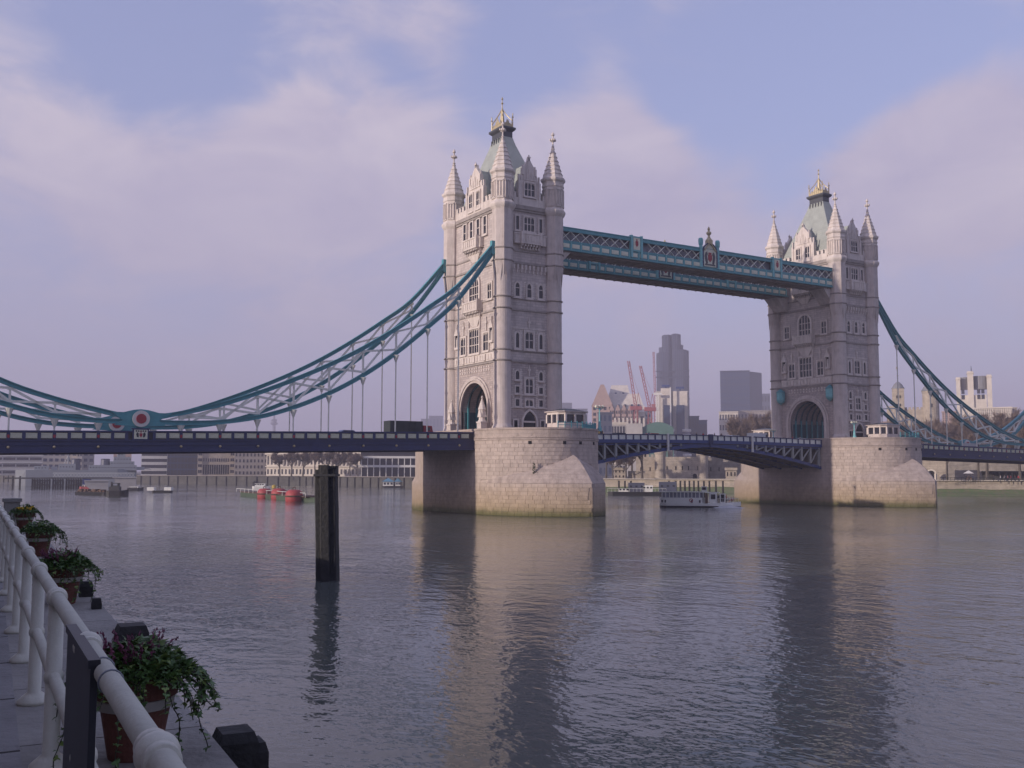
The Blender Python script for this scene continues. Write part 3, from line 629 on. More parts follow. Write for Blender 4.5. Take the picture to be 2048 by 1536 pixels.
        for u in(-6.1,6.1):                                 # canopied niches
            m=MB(); fbox(m,F,u-0.65,u-0.45,0,0.45,28.9,31.0); fbox(m,F,u+0.45,u+0.65,0,0.45,28.9,31.0); fbox(m,F,u-0.65,u+0.65,0,0.5,28.5,28.9)
            m.add([F(u-0.75,0.55,31.0),F(u+0.75,0.55,31.0),F(u,0.5,32.5),F(u-0.75,0,31.0),F(u+0.75,0,31.0),F(u,0,32.5)],[(0,1,2),(0,2,5,3),(1,4,5,2),(0,3,4,1)])
            m.add([F(u-0.35,0.08,29),F(u+0.35,0.08,29),F(u+0.3,0.08,27.4),F(u-0.3,0.08,27.4)],[(0,1,2,3)])
            fbox(m,F,u-0.07,u+0.07,0.1,0.4,32.3,33.0); nc=part(T,'niche',m,'stone_trim')
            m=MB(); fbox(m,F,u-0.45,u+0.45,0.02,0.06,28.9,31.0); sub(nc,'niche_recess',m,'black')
            m=MB(); fbox(m,F,u-0.16,u+0.16,0.1,0.36,28.9,30.3); fbox(m,F,u-0.1,u+0.1,0.12,0.32,30.3,30.6); sub(nc,'statue',m,'stone_trim')
        m=MB(); fbox(m,F,-7.1,7.1,-0.05,0.2,25.5,26.9); bd=part(T,'carved_band',m,'stone_trim')
        m=MB()
        for i in range(15):
            u=-6.6+13.2*i/14
            if i in(3,7,11): fbox(m,F,u-0.35,u+0.35,0.2,0.42,25.65,26.75)
            else: fbox(m,F,u-0.3,u+0.3,0.2,0.30,25.75,26.65)
        sub(bd,'shield',m,'stone_trim')
        m=MB()
        for i in range(13):
            for k in range(2): 
                u=-5.0+10*i/12; fbox(m,F,u-0.14,u+0.14,-0.05,0.12,23.9+0.55*k,24.25+0.55*k)
        part(T,'diaper_stones',m,'stone_trim',kind='stuff')
        for u in(-2.0,2.0):
            m=MB(); fbox(m,F,u-0.1,u+0.1,0,0.3,31.5,34); finial(m,F,u*2,0.1,30.8,2.4); part(T,'carved_finial',m,'stone_trim')
    roadface(S_)
    return T
tower_s=build_tower()
tower_n=copy_tree(tower_s,None,(82.3,0,ZT),'smaller and farther gothic stone bridge tower reached by the high walkways')
# pinnacled gate piers on the approach side of the nearer tower
for y,lb in ((-5.4,'pinnacled stone gate pier between road arch and round corner turret'),(5.4,'pinnacled stone gate pier at far side of the road arch')):
    m=MB(); x=-7.06
    T=thing('gate_pier',lb,'gate pier',(x,y,ZT),'stone gate piers flanking the road arch')
    m.box(x-0.6,x+0.6,y-0.7,y+0.7,13.0,14.9); m.box(x-0.7,x+0.7,y-0.8,y+0.8,14.9,15.15); part(T,'plinth',m,'stone_plain')
    m=MB(); m.lathe([(0.75,15.15),(0.55,15.5),(0.52,17.0),(0.7,17.2),(0.62,17.4),(0.3,18.4),(0.08,19.1),(0.2,19.2),(0.03,19.5)],(x,y),8,pi/8); part(T,'pinnacle',m,'stone_trim')
    m=MB()
    for sg in(-1,1): m.add([(x+sg*0.56,y-0.6,15.9),(x+sg*0.56,y+0.6,15.9),(x+sg*0.5,y,17.9),(x,y-0.6,15.9),(x,y+0.6,15.9),(x,y,17.9)],[(0,1,2),(0,2,5,3),(1,4,5,2),(0,3,4,1)])
    part(T,'gablet',m,'stone_trim')
# lamp brackets in teal iron on the farther tower
for y,lb in ((-6.9,'teal iron lantern bracket beside arch nearest the far corner turret'),(6.9,'teal iron lantern bracket at the outer side of the far arch')):
    x=82.3-FX-0.7; T=thing('lantern_bracket',lb,'lantern',(x,y,22.5),'teal lantern brackets on the far tower')
    m=MB(); m.lathe([(0.1,21.6),(0.75,22.1),(0.95,22.6),(0.95,24.2),(0.8,24.4)],(x,y),8,pi/8); part(T,'body',m,'teal_lite')
    m=MB(); m.lathe([(1.1,24.3),(0.5,24.8),(0.1,25.1)],(x,y),8,pi/8); part(T,'cap',m,'teal')
# ------------------------------------------------------------------ high level walkways
def build_walkway():
    x0,x1=6.6,75.7; yo,yi=-8.72,-4.3
    T=thing('high_walkway','nearer teal lattice high walkway with gilded crest panel between the towers','walkway',(41.15,(yo+yi)/2,45.4),'high level walkways')
    for y,nm in((yo,'outer'),(yi,'inner')):
        m=MB(); m.box(x0,x1,y-0.22,y+0.22,48.75,49.35); m.box(x0,x1,y-0.3,y+0.3,49.35,49.5); part(T,'top_chord',m,'teal')
        m=MB(); m.box(x0,x1,y-0.16,y+0.16,46.85,47.12); m.box(x0,x1+0.5,y-0.28,y+0.28,45.35,45.62); m.box(x0,x1,y-0.12,y+0.12,45.62,46.85); part(T,'bottom_chord',m,'teal')
    m=MB(); m.box(x0,x1,yo+0.3,yi-0.3,45.1,45.55); part(T,'floor',m,'soffit')
    m=MB()
    for x in np.arange(x0+1,x1,2.16): m.box(x-0.12,x+0.12,yo+0.3,yi-0.3,45.0,45.3)
    part(T,'floor_beams',m,'soffit',kind='stuff')
    m=MB(); m.box(x0,x1,yo+0.3,yi-0.3,49.2,49.45); part(T,'roof',m,'lead')
    m=MB(); m.box(x0,x1,yo+0.75,yo+0.8,47.0,48.9); part(T,'glazing',m,'grey_glass')
    # lattice and panels, shared meshes
    l=2.16; zb,zt=47.08,48.8
    def bar_mesh(sg):
        m=MB(); m.bar(V(-l/2*0.92,0,-sg*(zt-zb)/2),V(l/2*0.92,0,sg*(zt-zb)/2),0.08,0.33,V(0,1,0)); return m.mesh('lattice_bar','pale_paint')
    mA,mB_=bar_mesh(1),bar_mesh(-1)
    pm=MB(); pm.box(-0.78,0.78,-0.05,0.05,-0.36,0.36); pm.box(-0.5,0.5,-0.09,0.0,-0.2,0.2); pmesh=pm.mesh('cream_panel','cream_paint')
    sm=MB(); sm.box(-0.1,0.1,-0.1,0.1,-0.66,0.66); smesh=sm.mesh('stanchion','teal_lite')
    specials=[(23.3,1.25),(41.15,2.3),(59.2,1.25)]
    for y,back in((yo,False),(yi,True)):
        x=x0+l/2
        while x<x1-0.6:
            if back or not any(abs(x-c)<w+0.7 for c,w in specials):
                inst(T,'lattice_bar',mA,(x,y-0.02,(zb+zt)/2)); inst(T,'lattice_bar',mB_,(x,y+0.06,(zb+zt)/2))
            if not back and not (abs(x-41.15)<2.6):
                inst(T,'cream_panel',pmesh,(x,y-0.14,46.22)); inst(T,'stanchion',smesh,(x+l/2,y-0.15,46.22))
            x+=l
    # coats of arms
    for c in (23.3,59.2):
        m=MB(); m.box(c-1.2,c+1.2,yo-0.3,yo+0.2,46.9,49.7); pn=part(T,'shield_panel',m,'teal_lite')
        m=MB(); m.box(c-0.75,c+0.75,yo-0.36,yo-0.3,47.2,49.4); sub(pn,'white_field',m,'cream_paint')
        m=MB(); m.poly([(c-0.3,yo-0.42,48.8),(c+0.3,yo-0.42,48.8),(c+0.3,yo-0.42,48.1),(c,yo-0.42,47.7),(c-0.3,yo-0.42,48.1)],(0,0.06,0)); m.box(c-0.12,c+0.12,yo-0.42,yo-0.36,48.85,49.15); sub(pn,'red_shield',m,'red_paint')
        m=MB()
        for sg in(-1,1): m.box(c+sg*1.15-0.2,c+sg*1.15+0.2,yo-0.45,yo+0.2,45.7,49.85)
        sub(pn,'pilaster',m,'teal_lite')
    c=41.15
    ar=[(c-1.75,46.0),(c+1.75,46.0),(c+1.75,49.0),(c+1.5,49.8),(c+0.9,50.3),(c+0.3,50.6),(c,51.4)]; ar=ar+[(2*c-x,z) for x,z in reversed(ar[2:-1])]
    m=MB(); m.poly([(x,yo-0.3,z) for x,z in ar],(0,0.4,0)); cp=part(T,'crest_panel',m,'cream_paint')
    m=MB(); 
    for a,b in zip(ar[2:],ar[3:]+ar[2:2]): 
        if b: m.bar(V(a[0],yo-0.35,a[1]),V(b[0],yo-0.35,b[1]),0.2,0.22,V(0,1,0))
    m.bar(V(c-1.75,yo-0.35,46.0),V(c-1.75,yo-0.35,49.0),0.2,0.2,V(0,1,0)); m.bar(V(c+1.75,yo-0.35,46.0),V(c+1.75,yo-0.35,49.0),0.2,0.2,V(0,1,0)); sub(cp,'arched_frame',m,'navy')
    m=MB()
    for sg in(-1,1): m.bar(V(c+sg*1.45,yo-0.4,49.1),V(c+sg*0.1,yo-0.4,50.6),0.16,0.34,V(0,1,0))
    m.lathe([(0.7,50.4),(0.75,51.1),(0.3,51.7),(0.2,52.1),(0.5,52.5),(0.45,52.8),(0.15,53.0),(0.28,53.4),(0.05,53.9)],(c,yo-0.1),8)
    sub(cp,'gilded_finial',m,'gold')
    m=MB(); y=yo-0.38                                         # royal arms: shield, supporters, crown
    m.poly([(c-0.5,y,48.3),(c+0.5,y,48.3),(c+0.5,y,47.4),(c,y,46.9),(c-0.5,y,47.4)],(0,0.1,0)); m.box(c-0.35,c+0.35,y,y+0.1,48.35,48.75); sub(cp,'arms_shield',m,'red_paint')
    m=MB()
    for sg in(-1,1):
        m.poly([(c+sg*0.6,y,46.6),(c+sg*0.95,y,46.5),(c+sg*1.2,y,47.2),(c+sg*1.35,y,48.0),(c+sg*1.1,y,48.7),(c+sg*0.75,y,48.9),(c+sg*0.6,y,48.4),(c+sg*0.8,y,48.0),(c+sg*0.65,y,47.3)],(0,0.09,0))
    m.box(c-1.3,c+1.3,y,y+0.08,46.25,46.5); sub(cp,'supporters',m,'lead')
    for sg in(-1,1): m=MB(); m.lathe([(0.42,45.7),(0.36,46.0),(0.34,47.0),(0.42,47.1),(0.34,47.3),(0.34,50.0),(0.44,50.2),(0.48,51.0),(0.4,51.3),(0.3,51.4)],(c+sg*2.15,yo-0.15),10); sub(cp,'side_column',m,'teal_lite')
    # stone corbels carrying the ends
    for x in(75.9,6.4):
        m=MB(); s=1 if x>40 else -1; m.add([(x-s*2.6,yo+0.3,45.1),(x-s*2.6,yi-0.3,45.1),(x+s*1.0,yi-0.3,45.1),(x+s*1.0,yo+0.3,45.1),(x+s*0.2,yo+0.6,42.2),(x+s*0.2,yi-0.6,42.2),(x+s*1.0,yi-0.6,42.2),(x+s*1.0,yo+0.6,42.2)],[(3,2,1,0),(4,5,6,7),(0,1,5,4),(1,2,6,5),(2,3,7,6),(3,0,4,7)]); part(T,'corbel',m,'stone_plain')
    return T
walk_e=build_walkway()
walk_w=copy_tree(walk_e,None,(41.15,6.51,45.4),'farther teal lattice high walkway seen below and behind the nearer one')

# ------------------------------------------------------------------ suspension chains
NODES=[(-6.9,44.5,43.5),(-13.45,37.1,34.9),(-19.0,32.9,29.8),(-24.5,29.1,25.3),(-30.0,25.7,21.5),(-35.45,22.8,18.5),(-40.9,20.3,16.2),(-46.25,18.1,14.6),(-51.65,16.2,13.75),(-57.0,14.85,13.5)]
SHORT=[(-67.7,14.9,13.55),(-73.05,16.2,14.0),(-78.4,17.9,15.2),(-83.8,20.4,17.2),(-89.2,23.4,21.0),(-93.5,26.5,25.8)]
def rail_z(x): return 13.2+(x+11)*0.0179
def build_chain(label, y=-8.72):
    T=thing('suspension_chain',label,'suspension chain',(-62.4,y,13.9),'suspension chains of the side spans')
    def chord(pts,name,w,h):
        m=MB(); P=[V(x,y,z) for x,z in pts]; n=len(P); Q=[]
        for i,p in enumerate(P):
            d=(P[min(i+1,n-1)]-P[max(i-1,0)]).normalized(); nn=V(-d.z,0,d.x)
            if nn.z<0: nn=-nn
            hh=h[i] if isinstance(h,list) else h
            # I-section plates: web with broader flanges
            for a,b in((-w*0.3,-hh/2+0.12),(-w*0.3,hh/2-0.12),(-w,hh/2-0.12),(-w,hh/2),(w,hh/2),(w,hh/2-0.12),(w*0.3,hh/2-0.12),(w*0.3,-hh/2+0.12),(w,-hh/2+0.12),(w,-hh/2),(-w,-hh/2),(-w,-hh/2+0.12)):
                Q.append(p+nn*b+V(0,a,0))
        k=12; m.add(Q,[(i*k+j,i*k+(j+1)%k,(i+1)*k+(j+1)%k,(i+1)*k+j) for i in range(n-1) for j in range(k)]+[tuple(range(k)),tuple(range((n-1)*k,n*k))]); return part(T,name,m,'teal')
    def smooth(pts,k=4):
        out=[]; n=len(pts)
        for i in range(n-1):
            p0=pts[max(i-1,0)];p1=pts[i];p2=pts[i+1];p3=pts[min(i+2,n-1)]
            for j in range(k):
                t=j/k; out.append(tuple(0.5*(2*b+(c-a)*t+(2*a-5*b+4*c-d)*t*t+(3*b-a-3*c+d)*t**3) for a,b,c,d in zip(p0,p1,p2,p3)))
        return out+[pts[-1]]
    eye=(-62.37,13.9)
    chord(smooth([(x,u) for x,u,l in NODES]+[(-60.2,14.25),eye]),'upper_chord',0.32,0.64)
    chord(smooth([(x,l) for x,u,l in NODES]+[(-60.2,13.55),eye]),'lower_chord',0.32,0.64)
    chord(smooth([eye,(-64.5,14.25)]+[(x,u) for x,u,l in SHORT]),'upper_chord',0.32,0.64)
    chord(smooth([eye,(-64.5,13.55)]+[(x,l) for x,u,l in SHORT]),'lower_chord',0.32,0.64)
    m=MB(); c=eye
    pl=[(-66.2,14.75),(-64.6,14.75),(-63.3,15.1),(-62.37,15.2),(-61.4,15.1),(-60.0,14.75),(-58.2,14.75),(-60.0,13.7),(-59.0,13.0),(-61.2,12.9),(-62.37,12.6),(-63.5,12.9),(-65.7,13.0),(-64.7,13.7)]
    m.poly([(x,y-0.34,z) for x,z in pl],(0,0.68,0)); part(T,'pin_plate',m,'teal')
    for r,d,nm,mt in((1.12,0.62,'roundel','white_paint'),(0.66,0.7,'roundel_boss','red_paint')):
        m=MB(); P=[]; k=28
        for s in(-1,1): P+=[(c[0]+r*cos(2*pi*i/k),y+s*d,c[1]+r*sin(2*pi*i/k)) for i in range(k)]
        m.add(P,[(i,(i+1)%k,k+(i+1)%k,k+i) for i in range(k)]+[tuple(range(k)),tuple(range(k,2*k))]); part(T,nm,m,mt)
    # verticals, crossed bracing, hangers
    allN=NODES[1:]+SHORT[:5]
    for x,u,l in allN:
        if u-l>1.0:
            m=MB(); m.box(x-0.13,x+0.13,y-0.13,y+0.13,l+0.4,u-0.4); m.box(x-0.3,x+0.3,y-0.2,y+0.2,u-0.75,u-0.38); m.box(x-0.3,x+0.3,y-0.2,y+0.2,l+0.38,l+0.7); part(T,'vertical_strut',m,'pale_paint')
        zb=rail_z(x)-1.0
        if l-0.5>zb:
            m=MB(); m.lathe([(0.55,l-0.35),(0.42,l-0.7),(0.13,l-1.5)],(x,y),8); m.tube(V(x,y,l-1.3),V(x,y,zb),0.115,0.115,8); part(T,'hanger',m,'pale_paint')
    for seq in (NODES[1:],SHORT):
        for a,b in zip(seq,seq[1:]):
            if min(a[1]-a[2],b[1]-b[2])>0.8:
                for za,zb_ in((a[1]-0.5,b[2]+0.5),(a[2]+0.5,b[1]-0.5)):
                    m=MB(); m.bar(V(a[0],y,za),V(b[0],y,zb_),0.28,0.30); part(T,'diagonal_brace',m,'pale_paint')
    m=MB(); m.box(-7.35,-6.2,y-0.36,y+0.36,42.9,45.2); part(T,'tower_anchor',m,'teal')
    return T
ch=build_chain('nearest suspension chain with red and white roundel, sweeping up the larger tower')
def mirror_x(o, label, dx, dy):
    """the same ironwork turned round for the opposite span"""
    c=copy_tree(o,None,None,label); c.location=(dx,dy,o.location.z); return c
ch2=copy_tree(ch,None,(-62.4,8.72,13.9),'suspension chain behind the nearest one, lower roundel half hidden by road parapet')
ch3=copy_tree(ch,None,(82.3+62.4,-8.72,13.9),'suspension chain falling from the smaller tower down to the picture edge'); ch3.rotation_euler=(0,0,pi)
ch4=copy_tree(ch,None,(82.3+62.4,8.72,13.9),'rear suspension chain beyond the smaller tower, small roundel over far parapet'); ch4.rotation_euler=(0,0,pi)

# ------------------------------------------------------------------ side span decks
def build_deck():
    T=thing('road_deck','nearer navy girder road span with pale lattice parapet panels, running in from picture edge','bridge deck',(-52,0,11.5),'side span road decks')
    xa,xb=-96.0,-10.7; ye=-8.72-0.55
    def slab(y0,y1,d0,d1,x0=xa,x1=xb,m=None):
        m=m or MB(); m.add([(x0,y0,rail_z(x0)+d0),(x1,y0,rail_z(x1)+d0),(x1,y1,rail_z(x1)+d0),(x0,y1,rail_z(x0)+d0),(x0,y0,rail_z(x0)+d1),(x1,y0,rail_z(x1)+d1),(x1,y1,rail_z(x1)+d1),(x0,y1,rail_z(x0)+d1)],[(3,2,1,0),(4,5,6,7),(0,1,5,4),(1,2,6,5),(2,3,7,6),(3,0,4,7)]); return m
    part(T,'roadway',slab(-8.4,8.4,-1.5,-1.1),'asphalt')
    part(T,'soffit',slab(-8.6,8.6,-2.3,-1.5),'dark_metal')
    for s in(-1,1):
        y=s*9.0
        part(T,'girder',slab(y-0.2,y+0.2,-2.75,-1.25),'navy')
        part(T,'girder_flange',slab(y-0.42,y+0.42,-2.9,-2.72),'navy'); part(T,'girder_flange',slab(y-0.36,y+0.36,-1.95,-1.82),'navy'); part(T,'girder_flange',slab(y-0.4,y+0.4,-1.38,-1.22),'navy')
        part(T,'handrail',slab(y-0.22,y+0.22,-0.2,0.0),'navy'); part(T,'parapet_back',slab(y-0.03,y+0.03,-1.22,-0.2),'dark_metal')
    y=-9.0
    pm=MB(); pm.box(-0.68,0.68,-0.03,0.03,-0.34,0.34)
    for k in range(4):
        for sg in(-1,1): pm.bar(V(-0.68+0.34*k,-0.06,-sg*0.34),V(-0.34+0.34*k,-0.06,sg*0.34),0.05,0.07,V(0,1,0))
    pmesh=pm.mesh('lattice_panel','cream_paint')
    po=MB(); po.box(-0.2,0.2,-0.16,0.16,-0.52,0.52); pomesh=po.mesh('parapet_post','navy')
    rs=MB(); rs.poly([(-0.15,-0.2,0.2),(0.15,-0.2,0.2),(0.15,-0.2,-0.1),(0,-0.2,-0.28),(-0.15,-0.2,-0.1)],(0,0.06,0)); rsmesh=rs.mesh('red_shield','red_paint')
    kb=MB(); kb.lathe([(0.0,-0.16),(0.17,-0.1),(0.19,0.05),(0.12,0.16),(0.0,0.2)],(0,0),8); kbmesh=kb.mesh('gilt_boss','gold')
    xs=[-11.0]+[x for x,_,_ in NODES[1:]]+[-62.37]+[x for x,_,_ in SHORT]
    for i in range(len(xs)-1):
        a,b=xs[i],xs[i+1]
        if i==0:
            inst(T,'lattice_panel',pmesh,(-12.3,y-0.05,rail_z(-12.3)-0.66)); continue
        for k in range(3):
            xp=a+(b-a)*(k+0.5)/3; z=rail_z(xp)
            if abs(xp+62.37)<1.4: continue
            inst(T,'lattice_panel',pmesh,(xp,y-0.05,z-0.66))
        for k in range(3):
            xp=a+(b-a)*k/3; z=rail_z(xp)
            if abs(xp+62.37)<1.0: continue
            inst(T,'parapet_post',pomesh,(xp,y,z-0.71))
            if k==0: inst(T,'red_shield',rsmesh,(xp,y,z-0.75)); inst(T,'gilt_boss',kbmesh,(xp,y-0.28,z-2.15),rot=(pi/2,0,0))
    m=MB(); x=-62.37; z=rail_z(x); m.box(x-1.05,x+1.05,y-0.3,y+0.3,z-1.25,z+0.3); m.box(x-1.2,x+1.2,y-0.36,y+0.36,z+0.22,z+0.34); ap=part(T,'arms_panel',m,'navy')
    m=MB(); m.box(x-0.85,x+0.85,y-0.36,y-0.3,z-1.1,z+0.12); sub(ap,'cream_field',m,'cream_paint')
    m=MB(); m.poly([(x-0.18,y-0.42,z-0.35),(x+0.18,y-0.42,z-0.35),(x+0.18,y-0.42,z-0.65),(x,y-0.42,z-0.9),(x-0.18,y-0.42,z-0.65)],(0,0.06,0)); m.box(x-0.05,x+0.05,y-0.42,y-0.36,z-0.3,z-0.05); sub(ap,'city_shield',m,'red_paint')
    m=MB()
    for s in(-1,1): m.poly([(x+s*0.28,y-0.4,z-0.9),(x+s*0.5,y-0.4,z-0.85),(x+s*0.62,y-0.4,z-0.5),(x+s*0.5,y-0.4,z-0.2),(x+s*0.3,y-0.4,z-0.35)],(0,0.04,0))
    for k in range(5): m.box(x-0.7+0.3*k,x-0.5+0.3*k,y-0.38,y-0.36,z-0.15,z+0.05); 
    sub(ap,'dragon_supporters',m,'dark_metal')
    return T
deck_s=build_deck()
deck_n=copy_tree(deck_s,None,(82.3+52,0,11.5),'farther navy girder road span beside the wharf trees'); deck_n.rotation_euler=(0,0,pi)
# the far span shows its other side to us: give that side the same panels
for o in [c for c in deck_n.children if c.name.split('.')[0] in('lattice_panel','parapet_post','red_shield','gilt_boss')]:
    o.location.y=-o.location.y; o.rotation_euler.z+=pi

# ------------------------------------------------------------------ bascule leaves
def bas_rail(x): t=(x-10.67)/30.48; return 13.42+0.32*sin(min(t,1)*pi/2)
def bas_low(x): t=(x-10.67)/30.48; return 7.6+4.15*(1-(1-t)**1.55)
def build_leaf():
    T=thing('bascule_leaf','nearer blue bascule leaf of the opening roadway, rising from the larger tower pier','drawbridge leaf',(10.67,0,12),'bascule leaves of the opening span')
    xs=np.linspace(10.8,41.05,17)
    def ribbon(y0,y1,f0,f1,name,mt):
        m=MB(); Q=[]
        for x in xs: Q+=[(x,y0,f0(x)),(x,y1,f0(x)),(x,y1,f1(x)),(x,y0,f1(x))]
        n=len(xs); m.add(Q,[(i*4+j,i*4+(j+1)%4,(i+1)*4+(j+1)%4,(i+1)*4+j) for i in range(n-1) for j in range(4)]+[(0,1,2,3),tuple(range(4*n-4,4*n))]); return part(T,name,m,mt)
    ribbon(-8.2,8.2,lambda x:bas_rail(x)-1.75,lambda x:bas_rail(x)-1.2,'roadway','dark_metal')
    for s in(-1,1):
        y=s*8.3
        ribbon(y-0.16,y+0.16,lambda x:bas_rail(x)-0.16,lambda x:bas_rail(x),'handrail','navy')
        ribbon(y-0.04,y+0.04,lambda x:bas_rail(x)-0.98,lambda x:bas_rail(x)-0.16,'parapet_sheet','pale_paint')
        ribbon(y-0.22,y+0.22,lambda x:bas_rail(x)-1.6,lambda x:bas_rail(x)-0.98,'fascia','blue_paint')
    for y in(-8.0,-2.9,2.9,8.0):
        ribbon(y-0.22,y+0.22,lambda x:bas_low(x)-0.28,lambda x:bas_low(x)+0.32,'lower_chord','blue_paint')
        ribbon(y-0.18,y+0.18,lambda x:bas_rail(x)-2.0,lambda x:bas_rail(x)-1.75,'upper_chord','blue_paint')
        if y in(-2.9,2.9): ribbon(y-0.05,y+0.05,lambda x:bas_low(x)+0.3,lambda x:bas_rail(x)-1.9,'web','dark_metal')
    vx=list(np.linspace(11.3,34,10))
    for i,x in enumerate(vx):
        m=MB(); m.box(x-0.22,x+0.22,-8.22,-7.8,bas_low(x),bas_rail(x)-1.7); part(T,'web_post',m,'truss_grey')
        if i<len(vx)-1 and bas_rail(x)-1.8-bas_low(x)>1.2:
            m=MB(); x2=vx[i+1]; m.bar(V(x,-8.0,bas_low(x)+0.2),V(x2,-8.0,bas_rail(x2)-1.8),0.2,0.24) if False else m.bar(V(x,-8.0,bas_rail(x)-1.8),V(x2,-8.0,bas_low(x2)+0.2),0.2,0.24); part(T,'web_diagonal',m,'truss_grey')
    for x in np.linspace(12,40.4,15):
        m=MB(); m.box(x-0.15,x+0.15,-7.8,7.8,bas_low(x)-0.2,bas_low(x)+0.25); part(T,'cross_girder',m,'soffit')
        m=MB(); m.box(x-0.12,x+0.12,-7.8,7.8,bas_rail(x)-2.2,bas_rail(x)-1.75); part(T,'cross_girder',m,'soffit')
    ribbon(-7.8,7.8,lambda x:bas_low(x)+0.25,lambda x:bas_low(x)+0.33,'soffit_plate','soffit')
    pm=MB(); pm.box(-0.09,0.09,-0.22,0.22,-0.5,0.5); pmesh=pm.mesh('parapet_post','navy')
    for x in np.linspace(10.9,41.0,19): inst(T,'parapet_post',pmesh,(x,-8.3,bas_rail(x)-0.52))
    m=MB(); x=30.5; m.box(x-0.2,x+0.2,-8.75,-8.5,bas_low(x)-0.3,bas_rail(x)+0.12); part(T,'marker_post',m,'white_paint')
    return T
leaf_s=build_leaf()
leaf_n=copy_tree(leaf_s,None,(82.3-10.67,0,12),'farther blue bascule leaf, its dark ribbed underside showing'); leaf_n.rotation_euler=(0,0,pi)
for o in [c for c in leaf_n.children if c.name.split('.')[0] in('parapet_post','web_post','web_diagonal','marker_post')]:
    if o.name.startswith('parapet_post'): o.location.y=8.3-0.0
    else:
        me=o.data.copy(); me.transform(Matrix.Scale(-1,4,(0,1,0))); me.flip_normals(); o.data=me
# centre lock between the leaves
m=MB()
for i in range(3): m.box(40.6+0.35*i,40.85+0.35*i,-8.75,-8.35,12.0,13.9)
single('lock_mechanism',m,'navy','dark locking gear where the two bascule leaves meet','lock gear',(41.1,-8.5,12))

# ------------------------------------------------------------------ things standing on the piers
def cabin(x0,x1,y0,y1,label,glass=True,z=ZT+0.05):
    cx,cy=(x0+x1)/2,(y0+y1)/2; c=0.9
    T=thing('control_cabin',label,'cabin',(cx,cy,z),'stone control cabins on the piers')
    def outl(o): return [(x0-o+c,y0-o),(x1+o-c,y0-o),(x1+o,y0-o+c),(x1+o,y1+o-c),(x1+o-c,y1+o),(x0-o+c,y1+o),(x0-o,y1+o-c),(x0-o,y0-o+c)]
    m=MB(); m.poly([(x,y,z) for x,y in outl(0)],(0,0,0.95)); part(T,'plinth',m,'stone_plain')
    m=MB(); m.poly([(x,y,z+0.95) for x,y in outl(-0.12)],(0,0,1.35)); part(T,'glazing',m,'dark_glass')
    P=outl(0)
    for i in range(8):
        a,b=Vector(P[i]+(0,)),Vector(P[(i+1)%8]+(0,)); L_=(b-a).length; k=max(1,int(L_/1.3))
        for j in range(k):
            p=a+(b-a)*(j/k); m=MB(); m.obox(p+V(0,0,z+1.62),V(0.16,0,0),V(0,0.16,0),V(0,0,0.68)); part(T,'pier_post',m,'stone_trim')
    m=MB(); m.poly([(x,y,z+2.3) for x,y in outl(0.05)],(0,0,0.4)); part(T,'entablature',m,'stone_trim')
    m=MB(); m.poly([(x,y,z+2.7) for x,y in outl(0.35)],(0,0,0.14)); rf=part(T,'roof',m,'stone_plain')
    m=MB(); Q=outl(0.25); m.add([(x,y,z+2.84) for x,y in Q]+[(cx+(x-cx)*0.35,cy+(y-cy)*0.35,z+3.3) for x,y in Q],[(i,(i+1)%8,8+(i+1)%8,8+i) for i in range(8)]+[tuple(range(8,16))]); sub(rf,'roof_slope',m,'lead')
cabin(-0.8,4.6,-19.6,-14.8,'small stone control cabin on the nearer pier beside teal railings')
cabin(81.2,86.6,-16.2,-11.4,'small stone control cabin on the farther pier below the chain')
cabin(80.5,85.5,15.5,20.5,'grey control cabin behind the bascule rail, left of the far tower')
def railing(dx,label):
    T=thing('pier_railing',label,'railing',(dx,-15,ZT+0.1),'teal railings on the pier rims')
    P=[(x*0.97+dx,-9.15+(y+9.15)*0.97) for x,y in ellip(20)]; pts=resample(P,30)
    m=MB()
    for z in(ZT+0.95,ZT+0.55): m.path([V(x,y,z) for x,y in pts[13:]],0.05,5)
    part(T,'rail',m,'teal')
    pm=MB(); pm.box(-0.06,0.06,-0.06,0.06,0,1.1); me=pm.mesh('baluster','teal')
    pts=pts[13:]
    for x,y in pts: inst(T,'baluster',me,(x,y,ZT+0.1))
    m=MB(); Q=[]
    for x,y in pts[4:16]: Q+=[(x,y,ZT+0.2),(x,y,ZT+0.8)]
    m.add(Q,[(2*i,2*i+2,2*i+3,2*i+1) for i in range(11)]); part(T,'mesh_panel',m,'teal')
railing(0,'teal iron railing round the rim of the nearer pier'); railing(82.3,'teal iron railing round the rim of the farther pier')
def lamp(x,y,z,h,label,mt='teal_lite'):
    T=thing('lamp_post',label,'lamp post',(x,y,z),'ornate lamp posts on the bridge')
    m=MB(); m.lathe([(0.42,z),(0.38,z+0.5),(0.22,z+0.7),(0.2,z+1.4),(0.26,z+1.5),(0.12,z+1.7),(0.1,z+h*0.8),(0.2,z+h*0.82),(0.1,z+h*0.85)],(x,y),8); part(T,'post',m,mt)
    m=MB(); m.bar(V(x-0.7,y,z+h*0.86),V(x+0.7,y,z+h*0.86),0.1,0.12); part(T,'crossarm',m,mt)
    for s in(-1,0,1):
        m=MB(); m.lathe([(0.1,z+h*0.88),(0.24,z+h*0.91),(0.24,z+h*0.97),(0.06,z+h)],(x+s*0.7,y),8); part(T,'lantern',m,'cream_paint')
lamp(10.2,-15.0,ZT,4.4,'pale green lamp post at the rim of the nearer pier','teal_lite')
lamp(77.5,-11.8,ZT,3.6,'teal lamp post on the farther pier beside its control cabin')
lamp(73.2,6.5,12.7,3.4,'small lamp post at the roadside before the far arch')
